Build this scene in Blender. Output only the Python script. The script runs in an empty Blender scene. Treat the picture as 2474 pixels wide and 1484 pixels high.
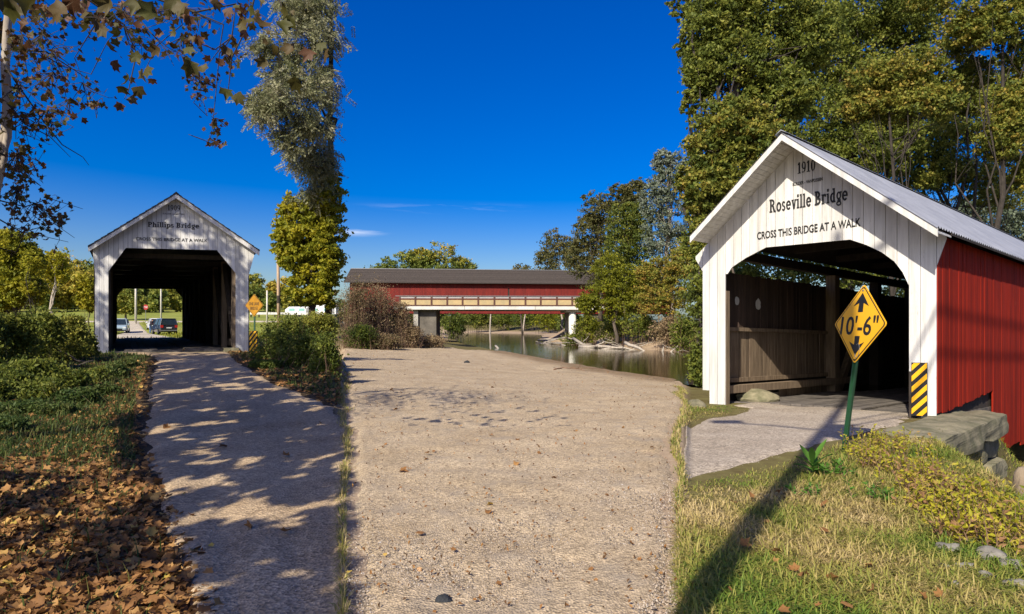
import bpy, bmesh, math, random
import numpy as np
from mathutils import Vector, Matrix

# ------------------------------------------------------------------ camera, sky, sun, exposure
S = bpy.context.scene
C = S.collection
rng = np.random.default_rng(11)
random.seed(11)
F, CX, HY, CZ = 1533.0, 1236.5, 785.0, 1.7     # focal length and horizon in pixels of a 2473 wide frame, eye height

cam_d = bpy.data.cameras.new('camera')
cam = bpy.data.objects.new('camera', cam_d)
C.objects.link(cam)
cam.location = (0, 0, CZ)
cam.rotation_euler = (math.radians(90), 0, 0)
cam_d.sensor_fit = 'HORIZONTAL'
cam_d.sensor_width = 36.0
cam_d.lens = 36.0 * F / 2473.0
cam_d.shift_y = (HY - 742.0) / 2473.0
cam_d.clip_start = 0.05
cam_d.clip_end = 4000
S.camera = cam

SUN_HEAD, SUN_EL = math.radians(30.5), math.radians(38.5)     # heading the light travels, height of the sun
LD = np.array([math.sin(SUN_HEAD) * math.cos(SUN_EL), math.cos(SUN_HEAD) * math.cos(SUN_EL), -math.sin(SUN_EL)])
sun_d = bpy.data.lights.new('sun', 'SUN')
sun_d.energy = 5.0
sun_d.angle = math.radians(0.53)
sun_d.color = (1.0, 0.92, 0.79)
sun = bpy.data.objects.new('sun', sun_d)
C.objects.link(sun)
sun.location = (-30, -60, 60)
sun.rotation_euler = Vector(LD).to_track_quat('-Z', 'Y').to_euler()

world = bpy.data.worlds.new('World')
S.world = world
world.use_nodes = True
wn, wl = world.node_tree.nodes, world.node_tree.links
bg = wn['Background']
sky = wn.new('ShaderNodeTexSky')
sky.sky_type = 'NISHITA'
sky.sun_disc = False
sky.sun_elevation = SUN_EL
sky.sun_rotation = SUN_HEAD + math.pi
sky.altitude = 200
sky.air_density = 1.0
sky.dust_density = 2.2
sky.ozone_density = 3.5
hs = wn.new('ShaderNodeHueSaturation')
hs.inputs['Saturation'].default_value = 1.68
hs.inputs['Value'].default_value = 1.0
hs.inputs['Hue'].default_value = 0.524
wl.new(sky.outputs[0], hs.inputs['Color'])
# thin cirrus low in the sky
geo = wn.new('ShaderNodeTexCoord')
mp = wn.new('ShaderNodeMapping'); mp.inputs['Scale'].default_value = (2.0, 2.0, 26.0)
nz = wn.new('ShaderNodeTexNoise'); nz.inputs['Scale'].default_value = 3.0; nz.inputs['Detail'].default_value = 7; nz.inputs['Roughness'].default_value = 0.62
rp = wn.new('ShaderNodeValToRGB'); rp.color_ramp.elements[0].position = 0.5; rp.color_ramp.elements[1].position = 0.72
wl.new(geo.outputs['Generated'], mp.inputs[0]); wl.new(mp.outputs[0], nz.inputs['Vector']); wl.new(nz.outputs['Fac'], rp.inputs[0])


def cloud_mask(direction, half):
    d = Vector(direction).normalized()
    dist = wn.new('ShaderNodeVectorMath'); dist.operation = 'SUBTRACT'; dist.inputs[1].default_value = d
    wl.new(geo.outputs['Generated'], dist.inputs[0])
    sc = wn.new('ShaderNodeVectorMath'); sc.operation = 'MULTIPLY'; sc.inputs[1].default_value = (1 / half[0], 1 / half[0], 1 / half[1])
    wl.new(dist.outputs[0], sc.inputs[0])
    ln = wn.new('ShaderNodeVectorMath'); ln.operation = 'LENGTH'; wl.new(sc.outputs[0], ln.inputs[0])
    mr = wn.new('ShaderNodeMapRange'); mr.interpolation_type = 'SMOOTHSTEP'
    mr.inputs['From Min'].default_value = 1.0; mr.inputs['From Max'].default_value = 0.15
    wl.new(ln.outputs['Value'], mr.inputs['Value'])
    return mr.outputs[0]


m1 = cloud_mask(((845 - CX) / F, 1, (HY - 553) / F), (0.075, 0.014))
m2 = cloud_mask(((1080 - CX) / F, 1, (HY - 503) / F), (0.16, 0.012))
sm = wn.new('ShaderNodeMath'); sm.operation = 'MULTIPLY'; sm.inputs[1].default_value = 0.3; wl.new(m2, sm.inputs[0])
ad = wn.new('ShaderNodeMath'); ad.operation = 'ADD'; wl.new(m1, ad.inputs[0]); wl.new(sm.outputs[0], ad.inputs[1])
ml = wn.new('ShaderNodeMath'); ml.operation = 'MULTIPLY'; wl.new(ad.outputs[0], ml.inputs[0]); wl.new(rp.outputs[0], ml.inputs[1])
ml2 = wn.new('ShaderNodeMath'); ml2.operation = 'MULTIPLY'; ml2.inputs[1].default_value = 0.75; wl.new(ml.outputs[0], ml2.inputs[0])
mx = wn.new('ShaderNodeMixRGB'); mx.inputs[2].default_value = (6.5, 7.0, 8.0, 1)
wl.new(ml2.outputs[0], mx.inputs[0]); wl.new(hs.outputs[0], mx.inputs[1])
wl.new(mx.outputs[0], bg.inputs['Color'])
bg.inputs['Strength'].default_value = 0.105

S.view_settings.view_transform = 'Standard'
S.view_settings.look = 'None'
S.view_settings.exposure = 0.52
S.view_settings.gamma = 1.0
S.view_settings.use_curve_mapping = False
S.render.engine = 'CYCLES'
S.cycles.max_bounces = 6
S.cycles.diffuse_bounces = 3
S.cycles.transparent_max_bounces = 6
S.cycles.use_denoising = True


# ------------------------------------------------------------------ helpers
def P(px, py, Y):
    """A point of the place at depth Y on the line of sight through a photograph point."""
    return np.array([(px - CX) / F * Y, Y, CZ + (HY - py) / F * Y])


def props(o, label=None, cat=None, group=None, kind=None):
    if label: o['label'] = label
    if cat: o['category'] = cat
    if group: o['group'] = group
    if kind: o['kind'] = kind
    return o


def thing(name, loc, label, cat, group=None):
    o = bpy.data.objects.new(name, None)
    o.empty_display_size = 0.2
    o.location = tuple(float(v) for v in loc)
    C.objects.link(o)
    return props(o, label, cat, group)


def adopt(o, parent):
    if parent is not None:
        o.parent = parent
        if parent.type == 'EMPTY':
            o.matrix_parent_inverse = Matrix.Translation(-Vector(parent.location))
    return o


def obj(name, me, mat=None, parent=None, loc=None):
    if mat is not None and not me.materials:
        for m in (mat if isinstance(mat, (list, tuple)) else [mat]):
            me.materials.append(m)
    o = bpy.data.objects.new(name, me)
    C.objects.link(o)
    if loc is not None: o.location = tuple(float(v) for v in loc)
    return adopt(o, parent)


def np_mesh(name, V, faces, smooth=False, tint=None):
    """V (n,3); faces (m,k) of one size."""
    V = np.asarray(V, dtype=np.float32); faces = np.asarray(faces, dtype=np.int32)
    me = bpy.data.meshes.new(name)
    n, (m, k) = len(V), faces.shape
    me.vertices.add(n); me.vertices.foreach_set('co', V.ravel())
    me.loops.add(m * k); me.loops.foreach_set('vertex_index', faces.ravel())
    me.polygons.add(m)
    me.polygons.foreach_set('loop_start', np.arange(0, m * k, k, dtype=np.int32))
    me.polygons.foreach_set('loop_total', np.full(m, k, dtype=np.int32))
    if smooth: me.polygons.foreach_set('use_smooth', np.ones(m, dtype=bool))
    if tint is not None:
        a = me.attributes.new('tint', 'FLOAT', 'FACE')
        a.data.foreach_set('value', np.asarray(tint, dtype=np.float32))
    me.update(calc_edges=True)
    return me


class MB:
    """Collects polygons, then becomes one mesh object."""
    def __init__(self): self.v, self.f, self.mi = [], [], []
    def add(self, vs, fs, mi=0):
        b = len(self.v); self.v += [tuple(float(c) for c in p) for p in vs]
        for f in fs: self.f.append(tuple(b + i for i in f)); self.mi.append(mi)
        return self
    def box(self, fn, a, b, mi=0):
        """axis box from a to b in the local frame fn(u,v,w)"""
        c = [fn(x, y, z) for z in (a[2], b[2]) for y in (a[1], b[1]) for x in (a[0], b[0])]
        return self.add(c, [(0, 2, 3, 1), (4, 5, 7, 6), (0, 1, 5, 4), (2, 6, 7, 3), (0, 4, 6, 2), (1, 3, 7, 5)], mi)
    def prism(self, fn, poly, d0, d1, mi=0):
        """polygon [(a,b)] swept from d0 to d1; fn(a,d,b)"""
        n = len(poly)
        vs = [fn(a, d0, b) for a, b in poly] + [fn(a, d1, b) for a, b in poly]
        fs = [tuple(range(n)), tuple(range(2 * n - 1, n - 1, -1))] + [(i, i + n, (i + 1) % n + n, (i + 1) % n) for i in range(n)]
        return self.add(vs, fs, mi)
    def tube(self, pts, radii, sides=6, mi=0, cap=True):
        pts = [Vector(tuple(float(c) for c in p)) for p in pts]
        if not hasattr(radii, '__len__'): radii = [radii] * len(pts)
        vs, fs = [], []
        up = None
        for i, p in enumerate(pts):
            t = (pts[min(i + 1, len(pts) - 1)] - pts[max(i - 1, 0)])
            if t.length < 1e-9: t = Vector((0, 0, 1))
            t.normalize()
            if up is None: up = Vector((1, 0, 0)) if abs(t.x) < 0.8 else Vector((0, 1, 0))
            a = (up - t * up.dot(t))
            if a.length < 1e-6: a = t.orthogonal()
            a.normalize(); up = a
            b = t.cross(a)
            for k in range(sides):
                an = 2 * math.pi * k / sides
                vs.append(p + (a * math.cos(an) + b * math.sin(an)) * radii[i])
        for i in range(len(pts) - 1):
            for k in range(sides):
                q = (k + 1) % sides
                fs.append((i * sides + k, i * sides + q, (i + 1) * sides + q, (i + 1) * sides + k))
        if cap:
            fs.append(tuple(range(sides - 1, -1, -1))); fs.append(tuple((len(pts) - 1) * sides + k for k in range(sides)))
        return self.add(vs, fs, mi)
    def build(self, name, mat, parent=None, smooth=False, bevel=0):
        me = bpy.data.meshes.new(name)
        me.from_pydata(self.v, [], self.f)
        mats = mat if isinstance(mat, (list, tuple)) else [mat]
        for m in mats: me.materials.append(m)
        if len(mats) > 1: me.polygons.foreach_set('material_index', self.mi)
        bm = bmesh.new(); bm.from_mesh(me)
        bmesh.ops.recalc_face_normals(bm, faces=bm.faces)
        if bevel: bmesh.ops.bevel(bm, geom=list(bm.edges), offset=bevel, segments=1, affect='EDGES')
        bm.to_mesh(me); bm.free()
        if smooth: me.polygons.foreach_set('use_smooth', [True] * len(me.polygons))
        me.update()
        return obj(name, me, None, parent)


W = lambda x, y, z: (x, y, z)


def frame(O, e1, e2, e3=(0, 0, 1)):
    O, e1, e2, e3 = (np.array(q, dtype=float) for q in (O, e1, e2, e3))
    return lambda u, v, w: O + u * e1 + v * e2 + w * e3


def plane_uw(px, py, O, e1):
    """(u, w) of a photograph point on the upright plane through O along e1."""
    a, b = (px - CX) / F, (HY - py) / F
    Y = (O[0] * e1[1] - O[1] * e1[0]) / (a * e1[1] - e1[0])
    X, Z = a * Y, CZ + b * Y
    u = ((X - O[0]) * e1[0] + (Y - O[1]) * e1[1]) / (e1[0] ** 2 + e1[1] ** 2)
    return u, Z - O[2] - u * e1[2]


def sstep(a, b, x):
    t = np.clip((x - a) / (b - a), 0, 1)
    return t * t * (3 - 2 * t)


def vnoise(x, y, seed=0, oct=3):
    """smooth value noise, vectorised, about -1..1"""
    x = np.asarray(x, float); y = np.asarray(y, float)
    r = np.zeros(np.broadcast(x, y).shape); amp = 1.0; tot = 0
    def h(i, j, s):
        n = np.sin(i * 127.1 + j * 311.7 + s * 74.7) * 43758.5453
        return n - np.floor(n)
    for o in range(oct):
        i, j = np.floor(x), np.floor(y)
        fx, fy = x - i, y - j
        fx = fx * fx * (3 - 2 * fx); fy = fy * fy * (3 - 2 * fy)
        s = seed + o * 13
        v = (h(i, j, s) * (1 - fx) + h(i + 1, j, s) * fx) * (1 - fy) + (h(i, j + 1, s) * (1 - fx) + h(i + 1, j + 1, s) * fx) * fy
        r = r + amp * (v * 2 - 1); tot += amp; amp *= 0.5; x = x * 2.03 + 5.1; y = y * 2.03 + 1.7
    return r / tot


# ------------------------------------------------------------------ materials
def nodes_of(m):
    m.use_nodes = True
    return m.node_tree.nodes, m.node_tree.links, m.node_tree.nodes['Principled BSDF']


def M(name, col, col2=None, scale=4.0, rough=0.8, stretch=(1, 1, 1), bump=0.0, bscale=30.0, rnd=0.0, metal=0.0, spec=0.3, detail=5.0, lo=0.35, hi=0.68,
      speck=None, speck_scale=30.0, speck_amt=0.5, coat=0.0):
    """Matt surface: two colours mixed by noise, optional brightness per object, specks and bump."""
    m = bpy.data.materials.new(name)
    N, L, b = nodes_of(m)
    if col2 is None: col2 = tuple(c * 0.78 for c in col)
    tc = N.new('ShaderNodeTexCoord')
    mp = N.new('ShaderNodeMapping'); mp.inputs['Scale'].default_value = stretch
    L.new(tc.outputs['Object'], mp.inputs[0])
    nz = N.new('ShaderNodeTexNoise'); nz.inputs['Scale'].default_value = scale; nz.inputs['Detail'].default_value = detail; nz.inputs['Roughness'].default_value = 0.62
    L.new(mp.outputs[0], nz.inputs['Vector'])
    rp = N.new('ShaderNodeValToRGB')
    rp.color_ramp.elements[0].position = lo; rp.color_ramp.elements[0].color = (*col2, 1)
    rp.color_ramp.elements[1].position = hi; rp.color_ramp.elements[1].color = (*col, 1)
    L.new(nz.outputs['Fac'], rp.inputs[0])
    out = rp.outputs[0]
    if speck:
        n2 = N.new('ShaderNodeTexNoise'); n2.inputs['Scale'].default_value = speck_scale; n2.inputs['Detail'].default_value = 4; n2.inputs['Roughness'].default_value = 0.7
        L.new(mp.outputs[0], n2.inputs['Vector'])
        r2 = N.new('ShaderNodeValToRGB'); r2.color_ramp.elements[0].position = 1 - speck_amt * 0.9; r2.color_ramp.elements[1].position = min(1.0, 1 - speck_amt * 0.9 + 0.06)
        L.new(n2.outputs['Fac'], r2.inputs[0])
        x = N.new('ShaderNodeMixRGB'); x.inputs[2].default_value = (*speck, 1)
        L.new(r2.outputs[0], x.inputs[0]); L.new(out, x.inputs[1]); out = x.outputs[0]
    if rnd:
        oi = N.new('ShaderNodeObjectInfo')
        mr = N.new('ShaderNodeMapRange'); mr.inputs['To Min'].default_value = 1 - rnd; mr.inputs['To Max'].default_value = 1 + rnd * 0.6
        L.new(oi.outputs['Random'], mr.inputs['Value'])
        x = N.new('ShaderNodeMixRGB'); x.blend_type = 'MULTIPLY'; x.inputs[0].default_value = 1
        L.new(out, x.inputs[1]); L.new(mr.outputs[0], x.inputs[2]); out = x.outputs[0]
    L.new(out, b.inputs['Base Color'])
    b.inputs['Roughness'].default_value = rough
    b.inputs['Metallic'].default_value = metal
    b.inputs['Specular IOR Level'].default_value = spec
    b.inputs['Coat Weight'].default_value = coat
    if bump:
        n3 = N.new('ShaderNodeTexNoise'); n3.inputs['Scale'].default_value = bscale; n3.inputs['Detail'].default_value = 6
        L.new(mp.outputs[0], n3.inputs['Vector'])
        bp = N.new('ShaderNodeBump'); bp.inputs['Strength'].default_value = bump; bp.inputs['Distance'].default_value = 0.02
        L.new(n3.outputs['Fac'], bp.inputs['Height']); L.new(bp.outputs[0], b.inputs['Normal'])
    return m


def leafmat(name, cols, transl=0.35, rough=0.6, spec=0.25):
    """Leaf colours chosen by the tint of each leaf (0..1), part of the light shining through."""
    m = bpy.data.materials.new(name)
    N, L, b = nodes_of(m)
    at = N.new('ShaderNodeAttribute'); at.attribute_name = 'tint'
    rp = N.new('ShaderNodeValToRGB')
    e = rp.color_ramp.elements
    while len(e) < len(cols): e.new(0.5)
    for i, c in enumerate(cols):
        e[i].position = i / (len(cols) - 1); e[i].color = (*c, 1)
    L.new(at.outputs['Fac'], rp.inputs[0])
    L.new(rp.outputs[0], b.inputs['Base Color'])
    b.inputs['Roughness'].default_value = rough
    b.inputs['Specular IOR Level'].default_value = spec
    if transl:
        tr = N.new('ShaderNodeBsdfTranslucent'); mixs = N.new('ShaderNodeMixShader'); mixs.inputs[0].default_value = transl
        g = N.new('ShaderNodeGamma'); g.inputs['Gamma'].default_value = 0.85
        L.new(rp.outputs[0], g.inputs['Color']); L.new(g.outputs[0], tr.inputs['Color'])
        L.new(b.outputs[0], mixs.inputs[1]); L.new(tr.outputs[0], mixs.inputs[2])
        L.new(mixs.outputs[0], N['Material Output'].inputs['Surface'])
    return m


# ------------------------------------------------------------------ foliage
def rand_unit(n):
    v = rng.normal(size=(n, 3)); return v / np.linalg.norm(v, axis=1, keepdims=True)


def leaf_mesh(name, cen, size, tint, aspect=0.6, up_bias=0.3, fold=0.25, axis=None):
    """Folded kite leaves: 4 vertices and 2 triangles each."""
    n = len(cen)
    size = np.broadcast_to(np.asarray(size, float), (n,))[:, None]
    a = rand_unit(n) if axis is None else axis
    nrm = rand_unit(n); nrm[:, 2] += up_bias; nrm -= a * np.sum(nrm * a, 1, keepdims=True)
    nrm /= np.linalg.norm(nrm, axis=1, keepdims=True) + 1e-9
    s = np.cross(a, nrm)
    base = cen - a * size * 0.5
    tip = cen + a * size * 0.5
    l = cen + s * size * aspect * 0.5 + nrm * size * fold * 0.5 - a * size * 0.08
    r = cen - s * size * aspect * 0.5 + nrm * size * fold * 0.5 - a * size * 0.08
    V = np.stack([base, l, tip, r], 1).reshape(-1, 3)
    i = np.arange(n)[:, None] * 4
    Fc = np.concatenate([i + np.array([[0, 1, 2]]), i + np.array([[0, 2, 3]])], 1).reshape(-1, 3)
    return np_mesh(name, V, Fc, tint=np.repeat(np.clip(tint, 0, 1), 2))


def crown_points(blobs, n, clump=0.16, per=26, shell=0.55):
    """Leaf positions in clumps filling ellipsoids (centre, radii, weight); returns points and a tint per clump."""
    w = np.array([b[2] for b in blobs], float); w /= w.sum()
    pts, tin, ends = [], [], []
    for (c, r, _), wi in zip(blobs, w):
        k = max(3, int(n * wi / per))
        d = rand_unit(k)
        rad = shell + (1 - shell) * rng.random(k) ** 0.6
        rad *= 1 + 0.22 * vnoise(d[:, 0] * 2.3 + c[0], d[:, 2] * 2.3 + d[:, 1] + c[1], 3)
        cc = np.array(c) + d * rad[:, None] * np.array(r)
        ct = rng.random(k)
        cr = clump * np.mean(r) * (0.6 + 0.9 * rng.random(k))
        p = np.repeat(cc, per, 0) + rng.normal(size=(k * per, 3)) * np.repeat(cr, per)[:, None] * np.array([1, 1, 0.6]) * 0.6
        pts.append(p); tin.append(np.repeat(ct, per)); ends.append(cc)
    return np.concatenate(pts), np.concatenate(tin), np.concatenate(ends)


def limb_path(a, b, sag=0.0, wob=0.08, n=5):
    a, b = np.array(a, float), np.array(b, float)
    L = np.linalg.norm(b - a)
    t = np.linspace(0, 1, n)[:, None]
    p = a + (b - a) * t
    p += np.sin(t * math.pi) * np.array([0, 0, 1]) * (-sag) * L
    p[1:-1] += rng.normal(size=(n - 2, 3)) * wob * L * 0.4
    return p


def tree(name, label, cat, base, top, blobs, nleaf, lsize, lmat, bark, r0=0.25, group=None, clump=0.16, per=26, shell=0.5, tint=(0.2, 0.8), limbs=14,
         stems=1, tspread=0.35, up=0.3, lean=None, aspect=0.6, tfun=None):
    base = np.array(base, float); top = np.array(top, float)
    t = thing(name, base, label, cat, group)
    nleaf, lsize, per = int(nleaf * 1.75), lsize * 1.2, int(per * 1.3)
    p, ct, ends = crown_points(blobs, nleaf, clump, per, shell)
    keep = p[:, 2] > base[2] + 0.05
    p, ct = p[keep], ct[keep]
    ti = tint[0] + (tint[1] - tint[0]) * ct + tspread * (rng.random(len(p)) - 0.5)
    if tfun is not None: ti = ti + tfun(p)
    me = leaf_mesh('crown', p, lsize * (0.65 + 0.7 * rng.random(len(p))), ti, aspect=aspect, up_bias=up)
    obj('crown', me, lmat, t)
    mb = MB()
    for s in range(stems):
        bs = base + np.array([rng.normal() * 0.35, rng.normal() * 0.35, -0.25]) * (1 if stems > 1 else 0) + np.array([0, 0, -0.2])
        tp = top + (rng.normal(size=3) * np.array([1.5, 1.2, 0.6]) if stems > 1 else 0)
        tr = limb_path(bs, tp, 0, 0.05, 7)
        rr = r0 * np.linspace(1, 0.22, 7); rr[0] *= 1.3
        mb.tube(tr, rr, 8)
        for k in range(limbs // stems):
            f = 0.25 + 0.7 * rng.random()
            q = tr[0] + (tr[-1] - tr[0]) * f
            i = min(5, int(f * 6)); ff = f * 6 - i; q = tr[i] * (1 - ff) + tr[i + 1] * ff
            e = ends[rng.integers(len(ends))]
            if e[2] < q[2] - 0.3: e = e * np.array([1, 1, 0]) + np.array([0, 0, q[2] + abs(rng.normal()) * 0.5])
            lp = limb_path(q, e, 0.06, 0.09, 5)
            mb.tube(lp, r0 * (1 - 0.7 * f) * np.array([0.42, 0.34, 0.26, 0.16, 0.05]), 5, cap=False)
            for _ in range(2):
                e2 = ends[np.argmin(np.linalg.norm(ends - (lp[3] + rng.normal(size=3) * 0.9), axis=1))]
                if np.linalg.norm(e2 - lp[2]) > 0.1:
                    mb.tube(limb_path(lp[2], e2, 0.03, 0.1, 4), r0 * 0.12 * np.array([1, 0.8, 0.5, 0.2]), 4, cap=False)
    mb.build('trunk', bark, t, smooth=True)
    return t


def shrub(name, label, cat, base, blobs, nleaf, lsize, lmat, stem_mat, group=None, nstem=30, srad=0.012, clump=0.22, per=14, tint=(0.2, 0.8), tspread=0.4, shell=0.2, up=0.3, aspect=0.6):
    base = np.array(base, float)
    t = thing(name, base, label, cat, group)
    p, ct, ends = crown_points(blobs, nleaf, clump, per, shell)
    gz = H(p[:, 0], p[:, 1]); p = p[p[:, 2] > gz + 0.02] if False else np.column_stack([p[:, 0], p[:, 1], np.maximum(p[:, 2], gz + 0.03 + 0.15 * rng.random(len(p)))])
    ti = tint[0] + (tint[1] - tint[0]) * ct + tspread * (rng.random(len(p)) - 0.5)
    obj('foliage', leaf_mesh('foliage', p, lsize * (0.6 + 0.8 * rng.random(len(p))), ti, aspect=aspect, up_bias=up), lmat, t)
    mb = MB()
    for k in range(nstem):
        e = ends[rng.integers(len(ends))]
        f = np.array([e[0] + rng.normal() * 0.25, e[1] + rng.normal() * 0.25, 0]); f[:2] = f[:2] * 0.6 + base[:2] * 0.4 if nstem < 20 else f[:2]
        f[2] = H(f[0], f[1]) - 0.05
        mb.tube(limb_path(f, e + np.array([0, 0, 0.1]), 0, 0.06, 4), srad * np.array([1, 0.8, 0.6, 0.3]), 4, cap=False)
    props(mb.build('stem', stem_mat, t), kind='stuff')
    return t


# ------------------------------------------------------------------ where things stand
A1 = math.radians(13.0)
E1 = np.array([math.cos(A1), math.sin(A1), 0.0])                        # along the left bridge's portal, to the right
AX1 = math.atan((300 - CX) / F)
E2 = np.array([math.sin(AX1), math.cos(AX1), 0.0])                      # along the left bridge
O1 = P(415, 848, 25.0); O1[2] = 0.67
T1 = frame(O1, E1, E2)
U3 = -0.0359
G3 = 0.25                                                               # right bank: height at the camera and its fall with depth
z3 = lambda y: G3 + U3 * y
RF = np.array([(2262 - CX) / F * 12.7, 12.7, z3(12.7)])                 # right foot of the right bridge's portal
d3 = np.array([5.02 - RF[0], 16.6 - 12.7]); d3 /= np.linalg.norm(d3)
D1 = np.array([-d3[0], -d3[1], U3 * -d3[1]])                            # along that portal, to the right
a3 = math.atan((3035 - CX) / F)
D2 = np.array([math.sin(a3), math.cos(a3), U3 * math.cos(a3)])          # along the right bridge
T3 = frame(RF, D1, D2)

RIVER = np.array([(60, 14), (30, 17), (18, 19.5), (11, 22.5), (6.6, 25), (4.5, 30.7), (1.7, 41.6), (-2.1, 58), (-6.5, 78), (-10.2, 110), (-12, 135), (-17, 165), (-24, 185),
                  (-14, 180), (0, 162), (6, 140), (4, 112), (3.4, 82), (10, 59), (13.7, 52), (20, 46), (35, 40), (60, 36)], float)
N_NEAR = 12                                                             # the first edges are the near bank
WATER_Z = -0.5


def poly_sd(x, y, poly):
    """signed distance to a polygon (negative inside) and index of the nearest edge"""
    x = np.asarray(x, float); y = np.asarray(y, float)
    best = np.full(x.shape, 1e9); idx = np.zeros(x.shape, int); ins = np.zeros(x.shape, bool)
    n = len(poly)
    for i in range(n):
        ax, ay = poly[i]; bx, by = poly[(i + 1) % n]
        dx, dy = bx - ax, by - ay
        t = np.clip(((x - ax) * dx + (y - ay) * dy) / (dx * dx + dy * dy), 0, 1)
        d = np.hypot(x - ax - t * dx, y - ay - t * dy)
        m = d < best; best = np.where(m, d, best); idx = np.where(m, i, idx)
        c = ((ay > y) != (by > y)) & (x < (bx - ax) * (y - ay) / (by - ay + 1e-12) + ax)
        ins ^= c
    return np.where(ins, -best, best), idx


def weights(x, y):
    U = np.where(y > 0.5, x / np.maximum(y, 0.5), np.sign(x) * 5)
    w1 = 1 - sstep(-0.285, -0.262, U)
    w3 = sstep(0.266, 0.284, U)
    return w1, w3


def H(x, y):
    """height of the ground"""
    x = np.asarray(x, float); y = np.asarray(y, float)
    w1, w3 = weights(x, y)
    sd, idx = poly_sd(x, y, RIVER)
    near = idx < N_NEAR
    # left: lane climbing to the bridge, a dip under the bridge, then a rising field and hill
    h1 = 0.62 * sstep(8, 24, y) + 0.02 * np.clip(y - 75, 0, 8) + 0.062 * np.clip(y - 79, 0, 21) + 0.04 * np.clip(y - 100, 0, 65) + 0.06 * np.clip(y - 165, 0, 200)
    rx, ry = x - O1[0], y - O1[1]
    det = E1[0] * E2[1] - E1[1] * E2[0]
    u1 = (rx * E2[1] - ry * E2[0]) / det; v1 = (E1[0] * ry - E1[1] * rx) / det
    h1 = h1 - 2.0 * sstep(1.5, 7, v1) * (1 - sstep(21, 26.5, v1)) * (1 - sstep(25, 40, np.abs(u1)))
    h1 = h1 + 0.10 * sstep(0.6, 3, -(x + 0.55 * y)) * (1 - sstep(12, 20, y))
    # middle: sand bar, river, banks
    hn = WATER_Z + 0.55 * sstep(0, 15, sd) + 0.9 * sstep(46, 62, y) * sstep(0, 9, sd)
    hf = WATER_Z + 2.5 * sstep(0.6, 6.5, sd) + 0.5 * sstep(8, 40, sd)
    hf = np.where(y > 95, WATER_Z + 0.3 * sstep(0, 8, sd) + 1.8 * sstep(8, 22, sd), hf)
    h2 = np.where(near, hn, hf)
    # right: bank falling gently away from the camera, a gully beside the bridge
    h3n = np.where(y < 30, z3(np.clip(y, -10, 30)), z3(30))
    rx, ry = x - RF[0], y - RF[1]
    det = D1[0] * D2[1] - D1[1] * D2[0]
    u3 = (rx * D2[1] - ry * D2[0]) / det; v3 = (D1[0] * ry - D1[1] * rx) / det
    h3n = h3n - 1.7 * sstep(0.05, 0.6, u3) * sstep(-0.6, 1.6, v3) * (1 - sstep(9, 16, u3))
    h3n = h3n - 1.9 * sstep(2.5, 6.5, v3) * (1 - sstep(0, 0.6, u3)) * sstep(-7.5, -5.8, u3)      # stream bed under the deck
    wa_ = (x - 6.55) * 0.735 + (y - 10.35) * 0.678; wd_ = (x - 6.55) * 0.678 - (y - 10.35) * 0.735
    dr_ = (x - (6.75 - (10.2 - y) * 0.457)) * 0.909
    slope_ = np.clip(0.85 * dr_, 0, 1.45) * (1 - sstep(10.1, 11.2, y)) * sstep(3.5, 6, y)
    front_ = 1.45 * sstep(0.12, 0.7, wd_ - 0.3 * np.clip(0.6 - wa_, 0, 3)) * sstep(-0.6, 0.9, wa_) * (1 - sstep(1.2, 2.2, v3))
    h3n = h3n - np.maximum(slope_, front_) * (1 - sstep(9, 16, u3))
    h3 = np.where(near, h3n, hf)
    h = h2 * (1 - w1) * (1 - w3) + h1 * w1 + h3 * w3
    bed = WATER_Z - 0.9 * sstep(0, 3.5, -sd)
    h = np.where(sd < 0, bed, h)
    far = np.hypot(x, y)
    h = h + 0.03 * vnoise(x * 0.7, y * 0.7, 5) * sstep(0.2, 2.5, sd) + 0.3 * vnoise(x * 0.03, y * 0.03, 9) * sstep(90, 200, far)
    return h


# ------------------------------------------------------------------ ground
def polar_grid(angs, rads):
    A, R = np.meshgrid(angs, rads)
    return R * np.sin(A), R * np.cos(A)


def grid_faces(nr, nc, wrap=False):
    i, j = np.meshgrid(np.arange(nr - 1), np.arange(nc if wrap else nc - 1), indexing='ij')
    j2 = (j + 1) % nc
    return np.stack([i * nc + j, i * nc + j2, (i + 1) * nc + j2, (i + 1) * nc + j], -1).reshape(-1, 4)


angs = np.concatenate([np.radians(np.arange(-44, 44, 0.25)), np.radians(np.arange(44, 316, 4.0))])
rads = np.concatenate([[0.3, 1.2, 2.2], np.geomspace(3, 1500, 215)])
gx, gy = polar_grid(angs, rads)
gz = H(gx, gy)
V = np.stack([gx, gy, gz], -1).reshape(-1, 3)
me = np_mesh('ground', V, grid_faces(len(rads), len(angs), True), smooth=True)
fx, fy = V[:, 0], V[:, 1]
w1, w3 = weights(fx, fy)
sdv, idv = poly_sd(fx, fy, RIVER)
sand_w = (1 - w1) * (1 - w3) * np.where(idv < N_NEAR, 1 - sstep(47, 52, fy), (1 - sstep(2.0, 5.0, sdv)))
sand_w = np.maximum(sand_w, np.where((fy > 90) & (np.abs(fx) < 30), 1 - sstep(6, 12, sdv), 0))
field_w = w1 * sstep(46, 60, fy)
soil_w = w1 * (1 - sstep(20, 30, fy))
for nm, a in (('sand', sand_w), ('field', field_w), ('soil', soil_w)):
    at = me.attributes.new(nm, 'FLOAT', 'POINT'); at.data.foreach_set('value', a.astype(np.float32))


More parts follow.
